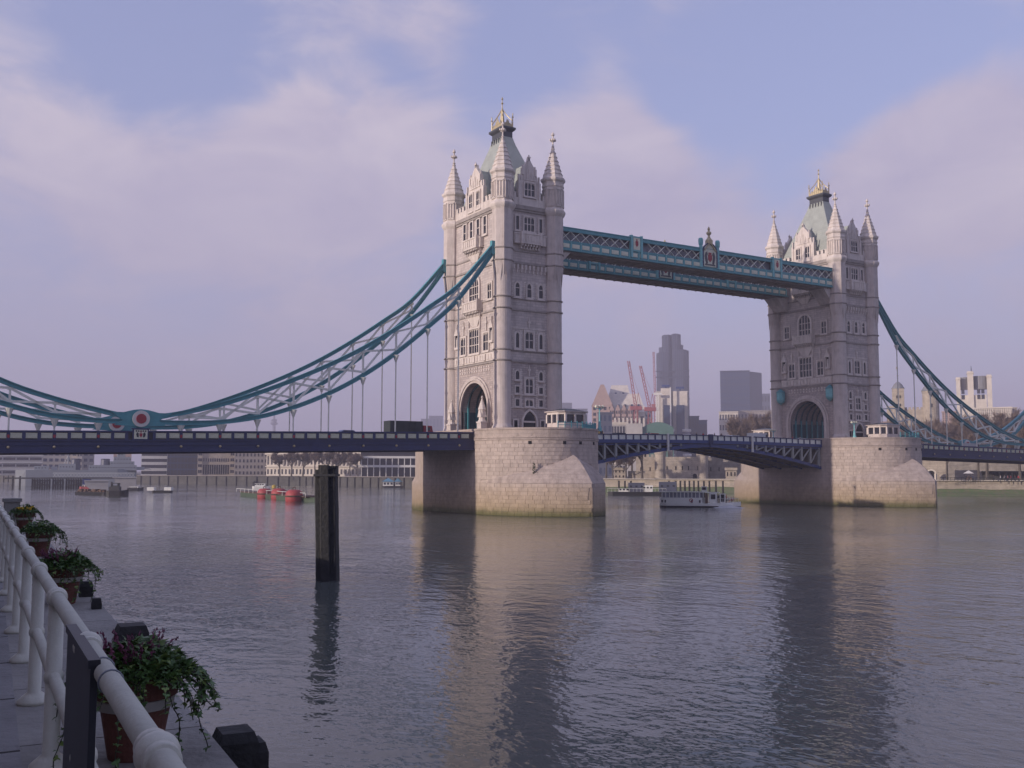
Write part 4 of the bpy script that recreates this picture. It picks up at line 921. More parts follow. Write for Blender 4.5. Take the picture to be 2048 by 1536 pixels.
# ivy-leaved shrub rooted in the pier masonry
def leaf_cloud(mb,c,rx,ry,rz,n,size,rng=random):
    for _ in range(n):
        while True:
            p=Vector((rng.uniform(-1,1),rng.uniform(-1,1),rng.uniform(-1,1)))
            if p.length<1: break
        p=Vector((c[0]+p.x*rx,c[1]+p.y*ry,c[2]+p.z*rz)); a=Vector((rng.gauss(0,1),rng.gauss(0,1),rng.gauss(0,1))).normalized(); b=a.orthogonal().normalized()
        s=size*rng.uniform(0.6,1.3); mb.add([p-a*s,p+b*s*0.6,p+a*s,p-b*s*0.6],[(0,1,2,3)])
mat('leaf_dull',(0.055,0.085,0.04),0.8,var=0.3,scale=3)
T=thing('wall_shrub','small green shrub growing from the joints of the nearer pier','shrub',(-6.2,-20.3,7.0))
m=MB(); leaf_cloud(m,(-6.3,-20.2,7.4),0.22,0.22,1.1,150,0.10); leaf_cloud(m,(-5.9,-20.5,6.4),0.2,0.2,0.4,60,0.10); part(T,'foliage',m,'leaf_dull',kind='stuff')
m=MB(); m.path([V(-5.6,-20.0,6.0),V(-6.0,-20.4,7.0),V(-6.3,-20.4,8.3)],[0.07,0.05,0.02],5); part(T,'stem',m,'soffit')

# ------------------------------------------------------------------ traffic
mat('lorry_dark',(0.03,0.04,0.04),0.6,var=0.15); mat('car_white',(0.6,0.6,0.6),0.3,var=0.04); mat('car_blue',(0.05,0.08,0.2),0.3,var=0.04); mat('car_red',(0.35,0.03,0.03),0.3,var=0.04); mat('van_yellow',(0.62,0.42,0.12),0.4,var=0.05); mat('tyre',(0.015,0.015,0.016),0.9,var=0.1)
def wheel_mesh(r,w):
    m=MB(); P=[]; k=14
    for s in(-1,1): P+=[(r*cos(2*pi*i/k),s*w/2,r*sin(2*pi*i/k)) for i in range(k)]
    m.add(P,[(i,(i+1)%k,k+(i+1)%k,k+i) for i in range(k)]+[tuple(range(k)),tuple(range(k,2*k))]); return m.mesh('wheel','tyre')
def vehicle(name,label,x,y,z,body,prof,glass,w,wheels,r=0.33,extra=None,group='vehicles crossing the bridge'):
    T=thing(name,label,name.replace('_',' '),(x,y,z),group)
    m=MB(); P=[(x+a,y-w/2,z+b) for a,b in prof]; m.poly(P,(0,w,0)); part(T,'body',m,body)
    for (a0,a1,b0,b1) in glass:
        m=MB(); m.box(x+a0,x+a1,y-w/2-0.02,y+w/2+0.02,z+b0,z+b1); part(T,'side_window',m,'dark_glass')
    me=wheel_mesh(r,0.22)
    for a in wheels:
        for s in(-1,1): inst(T,'wheel',me,(x+a,y+s*(w/2-0.08),z+r))
    if extra: extra(T)
car=[(-2.1,0.3),(2.1,0.3),(2.15,0.75),(1.2,0.9),(0.6,1.4),(-1.1,1.42),(-1.7,0.95),(-2.15,0.85)]
cg=[(-1.05,-0.25,0.95,1.32),(-0.15,0.55,0.95,1.30)]
van=[(-2.4,0.35),(2.3,0.35),(2.4,1.0),(1.9,1.2),(1.4,2.0),(-2.4,2.05)]
vg=[(1.0,1.6,1.25,1.8)]
def lorry_extra(T):
    x,y,z=T.location; m=MB(); m.box(x-3.2,x+2.6,y-1.25,y+1.25,z+0.9,z+3.0)
    for k in range(6): m.box(x-3.1+k*1.1,x-3.0+k*1.1,y-1.3,y+1.3,z+0.9,z+2.95)
    part(T,'cargo_box',m,'lorry_dark')
dz=rail_z(-20)-1.1
vehicle('lorry','dark box lorry crossing the nearer span beside the arch',-20.2,-3.2,dz,'red_paint',[(-3.2,0.5),(4.4,0.5),(4.5,1.4),(4.3,2.3),(2.8,2.35),(2.8,0.9),(-3.2,0.9)],[(3.2,4.0,1.5,2.1)],2.3,(-2.2,-1.2,3.6),0.45,lorry_extra)
vehicle('car','dark blue car low behind the parapet in the middle of the nearer span',-31,-5.6,rail_z(-31)-1.1,'car_blue',car,cg,1.7,(-1.3,1.3))
vehicle('van','pale yellow van just past the nearer pier on the bascule',15.6,-5.6,bas_rail(15)-1.15,'van_yellow',van,vg,1.8,(-1.5,1.5))
vehicle('car','white car at the road arch of the farther tower',69.0,-5.2,bas_rail(13)-1.15,'car_white',car,cg,1.7,(-1.3,1.3))
vehicle('van','white van on the far span beyond the smaller tower',126,-5.5,rail_z(82.3-126)-1.1,'car_white',van,vg,1.8,(-1.5,1.5))
vehicle('car','silver white car behind the rail on the right half of the bascules',50,-5.4,bas_rail(32)-1.15,'car_white',car,cg,1.7,(-1.3,1.3))
vehicle('car','red car behind the rail near the middle of the bascules',30,-5.0,bas_rail(30)-1.15,'car_red',car,cg,1.7,(-1.3,1.3))
vehicle('car','dark car just right of the yellow van on the bascule',22,-5.3,bas_rail(22)-1.15,'lorry_dark',car,cg,1.7,(-1.3,1.3))
vehicle('van','white van behind the rail left of the grey cabin',57,-5.2,bas_rail(25)-1.15,'car_white',van,vg,1.8,(-1.5,1.5))
vehicle('car','blue car on the far span near the picture edge',134,-5.4,rail_z(82.3-134)-1.1,'car_blue',car,cg,1.7,(-1.3,1.3))
# ------------------------------------------------------------------ far bank
LZ=4.2
mat('far_ground',(0.16,0.14,0.12),0.95,var=0.2,scale=0.1)
mat('quay_stone',(0.13,0.125,0.11),0.95,var=0.25,scale=0.5,bump=0.3,bscale=2,brick=(1.6,0.5,0.2))
mat('timber_dark',(0.035,0.036,0.034),0.9,var=0.3,scale=1.5,bump=0.4,bscale=6)
mat('weed',(0.09,0.16,0.055),0.95,var=0.35,scale=0.9,col2=(0.17,0.15,0.10))
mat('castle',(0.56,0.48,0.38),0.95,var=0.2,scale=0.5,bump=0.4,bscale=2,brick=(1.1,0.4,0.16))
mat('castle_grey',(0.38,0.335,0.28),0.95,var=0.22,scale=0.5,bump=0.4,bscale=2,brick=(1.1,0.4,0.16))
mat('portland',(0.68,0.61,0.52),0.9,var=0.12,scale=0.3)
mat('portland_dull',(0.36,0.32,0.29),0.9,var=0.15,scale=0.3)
mat('brick_pink',(0.46,0.33,0.29),0.9,var=0.12,scale=0.3)
mat('concrete',(0.50,0.47,0.44),0.9,var=0.12,scale=0.2)
mat('white_clad',(0.74,0.71,0.66),0.7,var=0.06,scale=0.3)
mat('blue_glass',(0.035,0.055,0.11),0.2,var=0.2,scale=0.2)
mat('steel_grey',(0.085,0.095,0.14),0.5,var=0.12,scale=0.2)
mat('tower_glass',(0.018,0.027,0.062),0.35,var=0.15,scale=0.05)
mat('twig',(0.25,0.185,0.15),0.95,var=0.25,scale=0.4)
mat('bark',(0.17,0.145,0.12),0.95,var=0.3,scale=1.2)
mat('crane_red',(0.40,0.13,0.14),0.6,var=0.1)
mat('hoarding',(0.10,0.20,0.17),0.8,var=0.12,scale=0.4)
mat('dome_lead',(0.24,0.24,0.25),0.6,var=0.15,scale=0.5)
BANK=[(330,-170),(235,-40),(190,14),(166,36),(134,92),(106,128),(93,226),(83,334),(31,429),(-12,505),(-40,600),(-300,1400)]
m=MB(); far=[(-300,9000),(9000,9000),(9000,-3000),(900,-900)]
P=[(x+6*0.7,y+0,LZ) for x,y in BANK]+[(x,y,LZ) for x,y in far]; m.add(P,[tuple(range(len(P)))]); structure('far_bank_ground',m,'far_ground')
def bankwall(pts,z0,z1,th,name,label,mt,cap=None,group=None):
    T=thing(name,label,'river wall',(pts[0][0],pts[0][1],z0),group); m=MB(); n=len(pts)
    Q=[]
    for i,(x,y) in enumerate(pts):
        a=pts[max(i-1,0)];b=pts[min(i+1,n-1)]; t=Vector((b[0]-a[0],b[1]-a[1],0)).normalized(); nn=V(t.y,-t.x,0)
        Q+=[V(x,y,z0),V(x,y,z1),V(x,y,z1)+nn*th,V(x,y,z0)+nn*th]
    m.add(Q,[(i*4+j,i*4+(j+1)%4,(i+1)*4+(j+1)%4,(i+1)*4+j) for i in range(n-1) for j in range(4)]); part(T,'wall',m,mt)
    if cap:
        m=MB()
        for (a,b) in zip(pts,pts[1:]): m.bar(V(*a,z1+0.1),V(*b,z1+0.1),1.4,0.22)
        part(T,'coping',m,cap)
    return T
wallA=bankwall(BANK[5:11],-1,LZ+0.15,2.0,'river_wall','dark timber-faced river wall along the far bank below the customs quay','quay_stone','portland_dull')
m=MB(); 
for a,b in zip(BANK[5:10],BANK[6:11]):
    L_=hypot(b[0]-a[0],b[1]-a[1]); k=int(L_/7)
    for i in range(k):
        x=a[0]+(b[0]-a[0])*i/k; y=a[1]+(b[1]-a[1])*i/k; pm=MB(); pm.box(x-0.5,x+0.3,y-0.35,y+0.35,-1,LZ-0.2); part(wallA,'fender_pile',pm,'timber_dark')
wallB=bankwall([(x+3.5,y) for x,y in BANK[1:6]],1.6,LZ+0.1,2.0,'wharf_wall','low pale stone wharf wall above the green foreshore','castle','portland')
m=MB(); n=40; Q=[]
PB=resample(BANK[1:6],n); random.seed(3)
for i,(x,y) in enumerate(PB):
    for k in range(6): Q.append((x-2.0+k*1.25+random.uniform(-.3,.3),y+random.uniform(-.4,.4),-0.35+k*0.5+random.uniform(-0.12,0.12)))
m.add(Q,[(i*6+k,i*6+k+1,(i+1)*6+k+1,(i+1)*6+k) for i in range(n) for k in range(5)]); o=structure('foreshore',m,'weed')
CUBE={}
def cube(mt):
    if mt not in CUBE:
        mm=MB(); mm.box(-.5,.5,-.5,.5,-.5,.5); CUBE[mt]=mm.mesh('unit_'+mt,mt)
    return CUBE[mt]
class Fac:
    """a building front between two picture columns at a stated distance: u along the front, n towards the river"""
    def __init__(s,px0,px1,ytop,D0,D1=None,zb=LZ,py=930):
        a=spot(px0,ytop,D0); b=spot(px1,ytop,D1 or D0); s.a=V(a.x,a.y,0); d=V(b.x-a.x,b.y-a.y,0); s.L=d.length; s.u=d.normalized()
        s.n=V(s.u.y,-s.u.x,0)
        if s.n.dot(CAM-s.a)<0: s.n=-s.n
        s.z0=zb; s.z1=(a.z+b.z)/2 if D1 is None else a.z; s.ang=atan2(s.u.y,s.u.x)
    def p(s,u,d,z): return s.a+s.u*u+s.n*d+V(0,0,z)
    def box(s,mb,u0,u1,d0,d1,z0,z1):
        q=[s.p(a,b,c) for c in(z0,z1) for a,b in((u0,d0),(u1,d0),(u1,d1),(u0,d1))]
        mb.add(q,[(3,2,1,0),(4,5,6,7),(0,1,5,4),(1,2,6,5),(2,3,7,6),(3,0,4,7)])
    def cell(s,T,name,mt,u,d,z,w,t,h): return inst(T,name,cube(mt),s.p(u,d,z),(w,t,h),(0,0,s.ang))
def zat(py,D): return CAM.z+(942.9-py)/FPX*D
def building(name,label,px0,px1,ytop,D,wall='portland',glass='dark_glass',rows=3,cols=6,depth=18,ww=0.5,wh=0.55,zb=LZ,bands=None,D1=None,cat='building',group=None,roof=None,arch_ground=False,zlo=None):
    f=Fac(px0,px1,ytop,D,D1,zb); T=thing(name,label,cat,tuple(f.p(f.L/2,0,zb)),group)
    m=MB(); f.box(m,0,f.L,-depth,0,zb,f.z1); part(T,'wall',m,wall)
    z_lo=zb if zlo is None else zlo; rh=(f.z1-z_lo)/rows if rows else 1; cw=f.L/cols if cols else 1
    for r in range(rows):
        zc=z_lo+rh*(r+0.5)
        for c in range(cols): f.cell(T,'window',glass,cw*(c+0.5),0.0,zc,cw*ww,0.24,rh*wh)
        if bands:
            m=MB(); f.box(m,-0.15,f.L+0.15,-0.3,0.4,zc+rh*0.36,zc+rh*0.5); part(T,'floor_band',m,bands)
    m=MB(); f.box(m,-0.3,f.L+0.3,-0.5,0.55,f.z1-0.4,f.z1+0.5); part(T,'cornice',m,bands or wall)
    if roof:
        m=MB(); h=roof; q=[(0,0.0,f.z1+0.5),(f.L,0.0,f.z1+0.5),(f.L,-depth,f.z1+0.5),(0,-depth,f.z1+0.5),(f.L*0.06,-depth*0.5,f.z1+0.5+h),(f.L*0.94,-depth*0.5,f.z1+0.5+h)]
        m.add([f.p(*x) for x in q],[(0,1,5,4),(1,2,5),(2,3,4,5),(3,0,4)]); part(T,'roof',m,'slate')
    return T,f
# --- quay fronts under the nearer span, picture order
building('office_building','pale terraced office block at the picture edge under the bridge',-20,86,884,650,'concrete','dark_glass',5,4,30,0.9,0.35,bands='white_clad')
building('office_building','dark slate office slab behind the warship mast',86,190,878,700,'concrete','blue_glass',6,9,25,0.6,0.5)
building('office_tower','narrow pale tower behind the warship funnel',155,166,880,690,'portland','dark_glass',6,2,10)
building('office_building','pinkish brick office block with white corner strips',228,264,880,640,'brick_pink','dark_glass',7,4,25,0.55,0.4)
T,f=building('office_building','white striped office block with dark ribbon windows',284,336,878,630,'white_clad','dark_glass',6,1,25,0.98,0.5)
building('glass_building','dark blue glass office block beside the arcaded market hall',336,397,876,620,'blue_glass','dark_glass',6,9,30,0.8,0.75)
T,f=building('market_hall','honey stone market hall with arcade and corner pavilions',396,470,893,600,'castle','dark_glass',0,0,25,bands='portland')
for c in range(12):
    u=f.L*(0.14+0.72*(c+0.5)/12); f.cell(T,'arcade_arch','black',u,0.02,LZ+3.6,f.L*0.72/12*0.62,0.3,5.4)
    f.cell(T,'window','dark_glass',u,0.02,LZ+9.0,f.L*0.72/12*0.4,0.3,1.9)
    if c%2==0:
        m=MB(); f.box(m,u-0.9,u+0.9,-0.8,0.3,f.z1-2,f.z1+1.6); part(T,'dormer',m,'portland')
for u0,u1 in((0,0.13),(0.87,1.0)):
    m=MB(); f.box(m,f.L*u0,f.L*u1,-3,0.9,LZ,f.z1+2.5); pv=part(T,'pavilion',m,'castle')
    for r in range(4):
        for c in range(2): f.cell(T,'window','dark_glass',f.L*(u0+(u1-u0)*(0.3+0.4*c)),0.95,LZ+2.5+3.3*r,0.9,0.25,1.6)
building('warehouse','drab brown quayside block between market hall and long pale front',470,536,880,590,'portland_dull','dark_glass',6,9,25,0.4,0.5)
T,f=building('custom_house','long pale stone custom house with tall columns behind bare trees',534,726,876,560,'portland','dark_glass',0,0,30,bands='portland',D1=525)
nb=26
for c in range(nb):
    u=f.L*(c+0.5)/nb
    f.cell(T,'window','dark_glass',u,0.02,LZ+2.4,f.L/nb*0.42,0.3,2.6); f.cell(T,'window','dark_glass',u,0.02,LZ+8.5,f.L/nb*0.42,0.3,4.6); f.cell(T,'window','dark_glass',u,0.02,LZ+14.2,f.L/nb*0.42,0.3,2.0)
    if 3<c<10 or 16<c<23:
        m=MB(); q=f.p(u+f.L/nb/2,0.7,0); m.lathe([(0.5,LZ+5.4),(0.42,LZ+5.8),(0.38,LZ+11.0),(0.55,LZ+11.4)],(q.x,q.y),8); part(T,'column',m,'portland')
m=MB(); f.box(m,-0.2,f.L+0.2,-0.3,1.3,LZ+11.5,LZ+12.3); f.box(m,-0.2,f.L+0.2,-0.3,0.9,LZ+4.9,LZ+5.4); part(T,'entablature',m,'portland')
T,f=building('office_building','modern white banded office block beside the nearer pier',722,832,880,500,'dark_glass','blue_glass',0,0,25,bands='white_clad')
for k,z in enumerate((LZ+4.6,LZ+9.0,LZ+12.2,LZ+15.4)):
    m=MB(); f.box(m,-1.5+k*0.4,f.L+1,-1,1.6,z,z+1.1); part(T,'white_balcony',m,'white_clad')
for c in range(9):
    m=MB(); f.box(m,f.L*c/9+0.2,f.L*c/9+0.6,0,1.3,LZ,LZ+9); part(T,'column',m,'white_clad')
# --- post office tower, very far off
T=thing('communications_tower','far slim communications tower with round gallery above the parapet','tower',tuple(spot(548,862,3000).xy)+(LZ,))
c=spot(548,862,3000); m=MB(); m.lathe([(4.5,0),(4.5,150),(3,152),(3,170),(1.5,172),(.6,190)],(c.x,c.y),12); part(T,'shaft',m,'steel_grey')
m=MB(); m.lathe([(4.5,140),(10,143),(10.5,147),(7,148),(7,152),(9,153),(7,157),(3,158)],(c.x,c.y),16); part(T,'gallery',m,'tower_glass')
for i,(a,b,y,D) in enumerate(((842,858,838,2200),(858,886,832,2300),(1120,1144,806,1900),(1140,1175,818,1700))):
    building('distant_block',('far hazy office block just left of the larger tower','taller far hazy block touching the larger tower','far hazy gabled block right of the larger tower','far hazy low block behind the pier cabin')[i],a,b,y,D,'steel_grey','blue_glass',4,4,40,group='hazy far office blocks')
# --- city skyline between the towers
def city_tower():
    D=1450; k=D/FPX; c=spot(1344,860,D); f=Fac(1312,1377,700,D)
    T=thing('skyscraper','tall dark ribbed skyscraper with stepped shoulders and twin rounded top','skyscraper',(c.x,c.y,LZ))
    def leafp(px0,px1,ytop,dep,name,mt='tower_glass',ch=0.3):
        g=Fac(px0,px1,ytop,D); L_=g.L; m=MB(); o=[(0,-dep*0.5),(0,-dep*0.15),(L_*ch*0.5,dep*0.3),(L_*ch,dep*0.5),(L_*(1-ch),dep*0.5),(L_*(1-ch*0.5),dep*0.3),(L_,-dep*0.15),(L_,-dep*0.5)]
        m.poly([g.p(u,d,LZ) for u,d in o],(0,0,g.z1-LZ)); pt=part(T,name,m,mt)
        # vertical steel ribs
        for i in range(len(o)-1):
            a,b=o[i],o[i+1]; n_=max(1,int(hypot(b[0]-a[0],b[1]-a[1])/2.4)); mm=MB()
            for j in range(n_):
                u=a[0]+(b[0]-a[0])*(j+.5)/n_; d=a[1]+(b[1]-a[1])*(j+.5)/n_; mm.obox(g.p(u,d,(LZ+g.z1)/2),g.u*0.35,g.n*0.45,V(0,0,(g.z1-LZ)/2-0.2))
            sub(pt,'rib',mm,'steel_grey')
    leafp(1313,1346,706,22,'west_leaf'); leafp(1340,1377,701,26,'east_leaf'); leafp(1318,1340,695,12,'shoulder'); leafp(1324,1343,671,18,'core_top'); leafp(1341,1361,669,18,'core_top'); leafp(1336,1366,690,10,'core')
    for y in (745,757,800): 
        m=MB(); f.box(m,-0.6,f.L+0.6,12.5,13.9,zat(y+2,D),zat(y,D)); part(T,'plant_floor_band',m,'tower_glass')
city_tower()
building('dark_slab_tower','broad dark glass slab tower standing alone in front of the far tower','x'and 1440,1506,742,1350,'tower_glass','blue_glass',14,8,30,0.7,0.8,D1=1330,cat='skyscraper') if False else None
T,f=building('slab_tower','broad dark glass office slab left of the farther bridge tower',1440,1499,742,1350,'tower_glass','blue_glass',15,9,36,0.82,0.72,cat='skyscraper')
g=Fac(1499,1523,742,1350,1375); m=MB(); g.box(m,0,g.L,-20,0,LZ,f.z1-1); part(T,'side_wall',m,'tower_glass')
building('office_block','narrow grey block beyond the dark glass slab',1522,1540,788,1500,'steel_grey','dark_glass',8,3,20)
building('office_block','pale low office building under the dark glass slab',1438,1476,824,900,'portland','dark_glass',6,7,25,0.6,0.5)
building('office_block','low brown block behind the bare trees left of the far tower',1474,1546,822,950,'portland_dull','dark_glass',5,10,25,0.5,0.5)
building('office_block','dark blue low block right of the service towers',1374,1398,833,900,'blue_glass','dark_glass',4,5,25,0.7,0.6)
building('office_block','dark blue lower stepped block at the end of the skyline group',1398,1414,841,880,'blue_glass','dark_glass',3,4,25,0.7,0.6)
# gabled postmodern offices
def minster():
    D=800; f=Fac(1186,1300,862,D); k=D/FPX
    T=thing('gabled_offices','pinkish grey office complex of steep stone gables behind the red cranes','office building',tuple(f.p(f.L/2,0,LZ)))
    def gab(px0,px1,ysh,yap,dep,d0,mt,name='gable_block',roofmt='slate'):
        u0=(px0-1186)*k; u1=(px1-1186)*k; m=MB(); zs,za=zat(ysh,D),zat(yap,D); q=[(u0,LZ),(u1,LZ),(u1,zs),((u0+u1)/2+(u1-u0)*.08,za),((u0+u1)/2-(u1-u0)*.08,za),(u0,zs)]
        m.poly([f.p(u,d0,z) for u,z in q],f.n*-dep); b=part(T,name,m,mt)
        m=MB(); m.add([f.p(u0-.4,d0-.8,zs-.3),f.p((u0+u1)/2,d0-.8,za+.6),f.p((u0+u1)/2,d0-dep,za+.6),f.p(u0-.4,d0-dep,zs-.3),f.p(u1+.4,d0-.8,zs-.3),f.p(u1+.4,d0-dep,zs-.3)],[(0,1,2,3),(1,4,5,2)]); sub(b,'roof',m,roofmt)
        rows=max(2,int((zs-LZ)/4.5)); cols=max(2,int((u1-u0)/4))
        for r in range(rows):
            for c in range(cols): f.cell(T,'window','dark_glass',u0+(u1-u0)*(c+.5)/cols,d0+.05,LZ+(zs-LZ)*(r+.5)/rows,(u1-u0)/cols*.5,.3,(zs-LZ)/rows*.55)
    def hip(px0,px1,ye,yr,d0,dep,mt,roofmt):
        u0=(px0-1186)*k; u1=(px1-1186)*k; ze,zr=zat(ye,D),zat(yr,D); m=MB(); f.box(m,u0,u1,d0-dep,d0,LZ,ze); b=part(T,'office_range',m,mt)
        m=MB(); w=(u1-u0)*.14; m.add([f.p(u0-.4,d0+.5,ze),f.p(u1+.4,d0+.5,ze),f.p(u1+.4,d0-dep,ze),f.p(u0-.4,d0-dep,ze),f.p(u0+w,d0-dep*.5,zr),f.p(u1-w,d0-dep*.5,zr)],[(0,1,5,4),(1,2,5),(2,3,4,5),(3,0,4),(3,2,1,0)]); sub(b,'roof',m,roofmt)
        n_=max(3,int((u1-u0)/5))
        for r in range(4):
            for c in range(n_): f.cell(T,'window','dark_glass',u0+(u1-u0)*(c+.5)/n_,d0+.05,LZ+(ze-LZ)*(r+.5)/4,(u1-u0)/n_*.5,.3,(ze-LZ)/4*.5)
        for c in range(n_-1): f.cell(T,'dormer','blue_glass',u0+(u1-u0)*(c+1)/n_,d0-dep*.2,ze+(zr-ze)*.35,1.6,dep*.2,2.4)
    gab(1184,1226,812,770,22,1,'brick_pink'); hip(1216,1262,796,765,-16,26,'portland_dull','portland'); hip(1210,1290,826,786,0,26,'portland','portland'); hip(1284,1304,838,822,-2,16,'brick_pink','slate')
    for i in range(5): gab(1219+12*i,1228+12*i,820,811,12,5,'brick_pink','bay')
    for i in range(9):
        u=(1222+i*8-1186)*k; m=MB(); f.box(m,u-0.7,u+0.7,9,11,LZ,zat(838,D)); part(T,'buttress',m,'portland')
minster()
# service towers with blue maintenance cranes
def lloyds():
    D=880; k=D/FPX; f=Fac(1308,1378,862,D); T=thing('steel_offices','steel and glass offices with banded stair towers and rooftop cranes','office building',tuple(f.p(f.L/2,0,LZ)))
    def U(px): return (px-1308)*k
    m=MB(); f.box(m,U(1312),U(1376),-30,-6,LZ,zat(783,D)); part(T,'main_block',m,'concrete')
    for a,b,y in((1322,1340,778),(1346,1374,784)):
        m=MB(); f.box(m,U(a),U(b),-5,-1,LZ+10,zat(y,D)); part(T,'plant_box',m,'portland')
    for a,b in((1328,1344),(1352,1368)):
        m=MB(); f.box(m,U(a),U(b),-3,2,LZ,zat(812,D)); part(T,'glazed_shaft',m,'blue_glass')
    for px in (1340,1372):
        q=f.p(U(px),3,0); 
        for i in range(9):
            z=LZ+3+i*4.2; m=MB(); m.lathe([(3.6,z),(3.9,z+1),(3.9,z+2),(3.6,z+2.2)],(q.x,q.y),12); part(T,'stair_drum',m,'white_clad')
        m=MB(); m.lathe([(3.3,LZ),(3.3,LZ+38)],(q.x,q.y),12); part(T,'stair_core',m,'steel_grey')
    for px,y in((1313,795),(1317,792),(1341,777)):
        m=MB(); f.box(m,U(px)-0.5,U(px)+0.5,4,5,LZ,zat(y,D)); part(T,'service_pipe',m,'white_clad')
    m=MB(); f.box(m,U(1308),U(1324),4,5.5,zat(790,D)-1,zat(788,D)); part(T,'pipe_bridge',m,'white_clad')
    for px,y in((1332,771),(1360,775)):
        m=MB(); f.box(m,U(px)-3.5,U(px)+3.5,-4,-1,zat(y+4,D),zat(y,D)); f.box(m,U(px)-.6,U(px)+.6,-3,-2,zat(y+12,D),zat(y,D)); part(T,'roof_crane',m,'blue_paint')
lloyds()
def crane(pb,pt,pbx,label,D=620):
    a=spot(*pb,D); b=spot(*pt,D); mid=spot(*pbx,D); T=thing('tower_crane',label,'crane',(a.x,a.y,LZ),'red construction cranes')
    def lat(p,q,w,name):
        d=(q-p); L_=d.length; d.normalize(); s=d.cross(V(0,0,1)) if abs(d.z)<.99 else V(1,0,0)
        s=V(*( _R.x,_R.y,0)).normalized() if abs(d.z)>.9 else s.normalized(); t=d.cross(s).normalized(); m=MB(); n_=max(4,int(L_/ (w*1.3)))
        for i in(-1,1):
            for j in(-1,1): m.bar(p+s*i*w/2+t*j*w/2,q+s*i*w/2*.7+t*j*w/2*.7,0.22,0.22)
        for i in range(n_):
            p0=p+d*L_*i/n_; p1=p+d*L_*(i+1)/n_; sg=1 if i%2 else -1
            for j in(-1,1): m.bar(p0+s*sg*w/2+t*j*w/2,p1-s*sg*w/2+t*j*w/2,0.16,0.16); m.bar(p0+t*sg*w/2+s*j*w/2,p1-t*sg*w/2+s*j*w/2,0.16,0.16)
        part(T,name,m,'crane_red',kind=None)
    lat(V(a.x,a.y,LZ),mid,2.6,'mast'); lat(mid,b,1.5,'jib')
    m=MB(); m.obox(mid+V(0,0,.5),V(_R.x,_R.y,0)*3.5,V(-_R.y,_R.x,0)*1.2,V(0,0,1.2)); part(T,'machinery_deck',m,'crane_red')
    m=MB(); m.obox(mid+V(_R.x,_R.y,0)*4.2+V(0,0,.8),V(_R.x,_R.y,0)*1.1,V(-_R.y,_R.x,0)*1.0,V(0,0,1.1)); part(T,'counterweight',m,'white_clad')
    m=MB(); m.bar(mid+V(_R.x,_R.y,0)*3+V(0,0,1),mid+V(_R.x,_R.y,0)*1.5+V(0,0,10),.25,.25); m.bar(mid+V(0,0,1),mid+V(_R.x,_R.y,0)*1.5+V(0,0,10),.25,.25); m.bar(mid+V(_R.x,_R.y,0)*1.5+V(0,0,10),b,.1,.1); part(T,'a_frame',m,'crane_red')
crane((1268,848),(1257,722),(1272,818),'left and taller of the two bright red tower cranes'); crane((1297,846),(1281,732),(1300,820),'right and shorter of the two bright red tower cranes')
crane((1311,846),(1307,704),(1311,812),'thin faded red crane jib standing in front of the ribbed skyscraper',900)
# building site hoardings
f=Fac(1240,1345,846,560); T=thing('site_roof','green sheeted site roof and pale hut in front of the city','site shed',tuple(f.p(f.L/2,0,LZ)))
k=560/FPX
m=MB(); n_=10; u0,u1=(1284-1240)*k,(1345-1240)*k; P=[]
for i in range(n_+1): P.append((u0+(u1-u0)*i/n_, zat(862,560)+ (zat(845,560)-zat(862,560))*sin(pi*(0.12+0.76*i/n_))))
m.poly([f.p(u,0,z) for u,z in [(u0,LZ)]+P+[(u1,LZ)]],f.n*-18); part(T,'green_sheeting',m,'hoarding')
m=MB(); f.box(m,(1252-1240)*k,(1284-1240)*k,-8,2,LZ,zat(848,560)); part(T,'pale_hut',m,'concrete')
building('office_block','pale stepped office building above the yellow van',1222,1256,846,640,'concrete','dark_glass',4,6,20,.7,.5,bands='portland')
building('tower_block','dark grey green block just right of the pier lamp post',1196,1224,826,600,'steel_grey','blue_glass',6,3,18)
# --- the old fortress
def rtower(T,c,r,z0,z1,mt,name='round_tower',mer=True,n=18):
    m=MB(); m.lathe([(r*1.05,z0),(r,z0+2),(r,z1-1),(r*1.06,z1-.8),(r*1.06,z1)],c,n); t=part(T,name,m,mt)
    if mer:
        for i in range(10):
            a=2*pi*i/10; m=MB(); q=V(c[0]+r*cos(a),c[1]+r*sin(a),z1+.45); tg=V(-sin(a),cos(a),0); nn=V(cos(a),sin(a),0); m.obox(q,tg*r*.18,nn*.35,V(0,0,.5)); sub(t,'merlon',m,mt)
    return t
D=385; k=D/FPX
f=Fac(1309,1413,919,D); T=thing('castle_gatehouse','pale stone riverside castle gatehouse with two round towers, framed under bascule','castle',tuple(f.p(f.L/2,0,LZ)))
m=MB(); f.box(m,0,f.L,-12,0,LZ,f.z1); part(T,'curtain_wall',m,'castle')
for i in range(9):
    m=MB(); u=f.L*(.22+.56*i/8); f.box(m,u-.7,u+.7,-.8,.05,f.z1,f.z1+1.0); part(T,'merlon',m,'castle')
for px,y in((1320,904),(1402,907)):
    q=f.p((px-1309)*k,-1.0,0); rtower(T,(q.x,q.y),2.1,LZ,zat(y,D),'castle')
q=f.p((1340-1309)*k,-3,0); rtower(T,(q.x,q.y),.9,LZ+6,zat(900,D),'castle',mer=False); 
for px in(1333,1350,1363,1375,1393):
    f.cell(T,'arrow_slit','black',(px-1309)*k,.06,zat(936,D),.35,.3,1.5)
m=MB(); u=(1387-1309)*k; o=head_outline(1.5,LZ,LZ+1.9,'round'); m.add([f.p(u+x,.08,z) for x,z in o],[tuple(range(len(o)))]); part(T,'water_gate',m,'black')
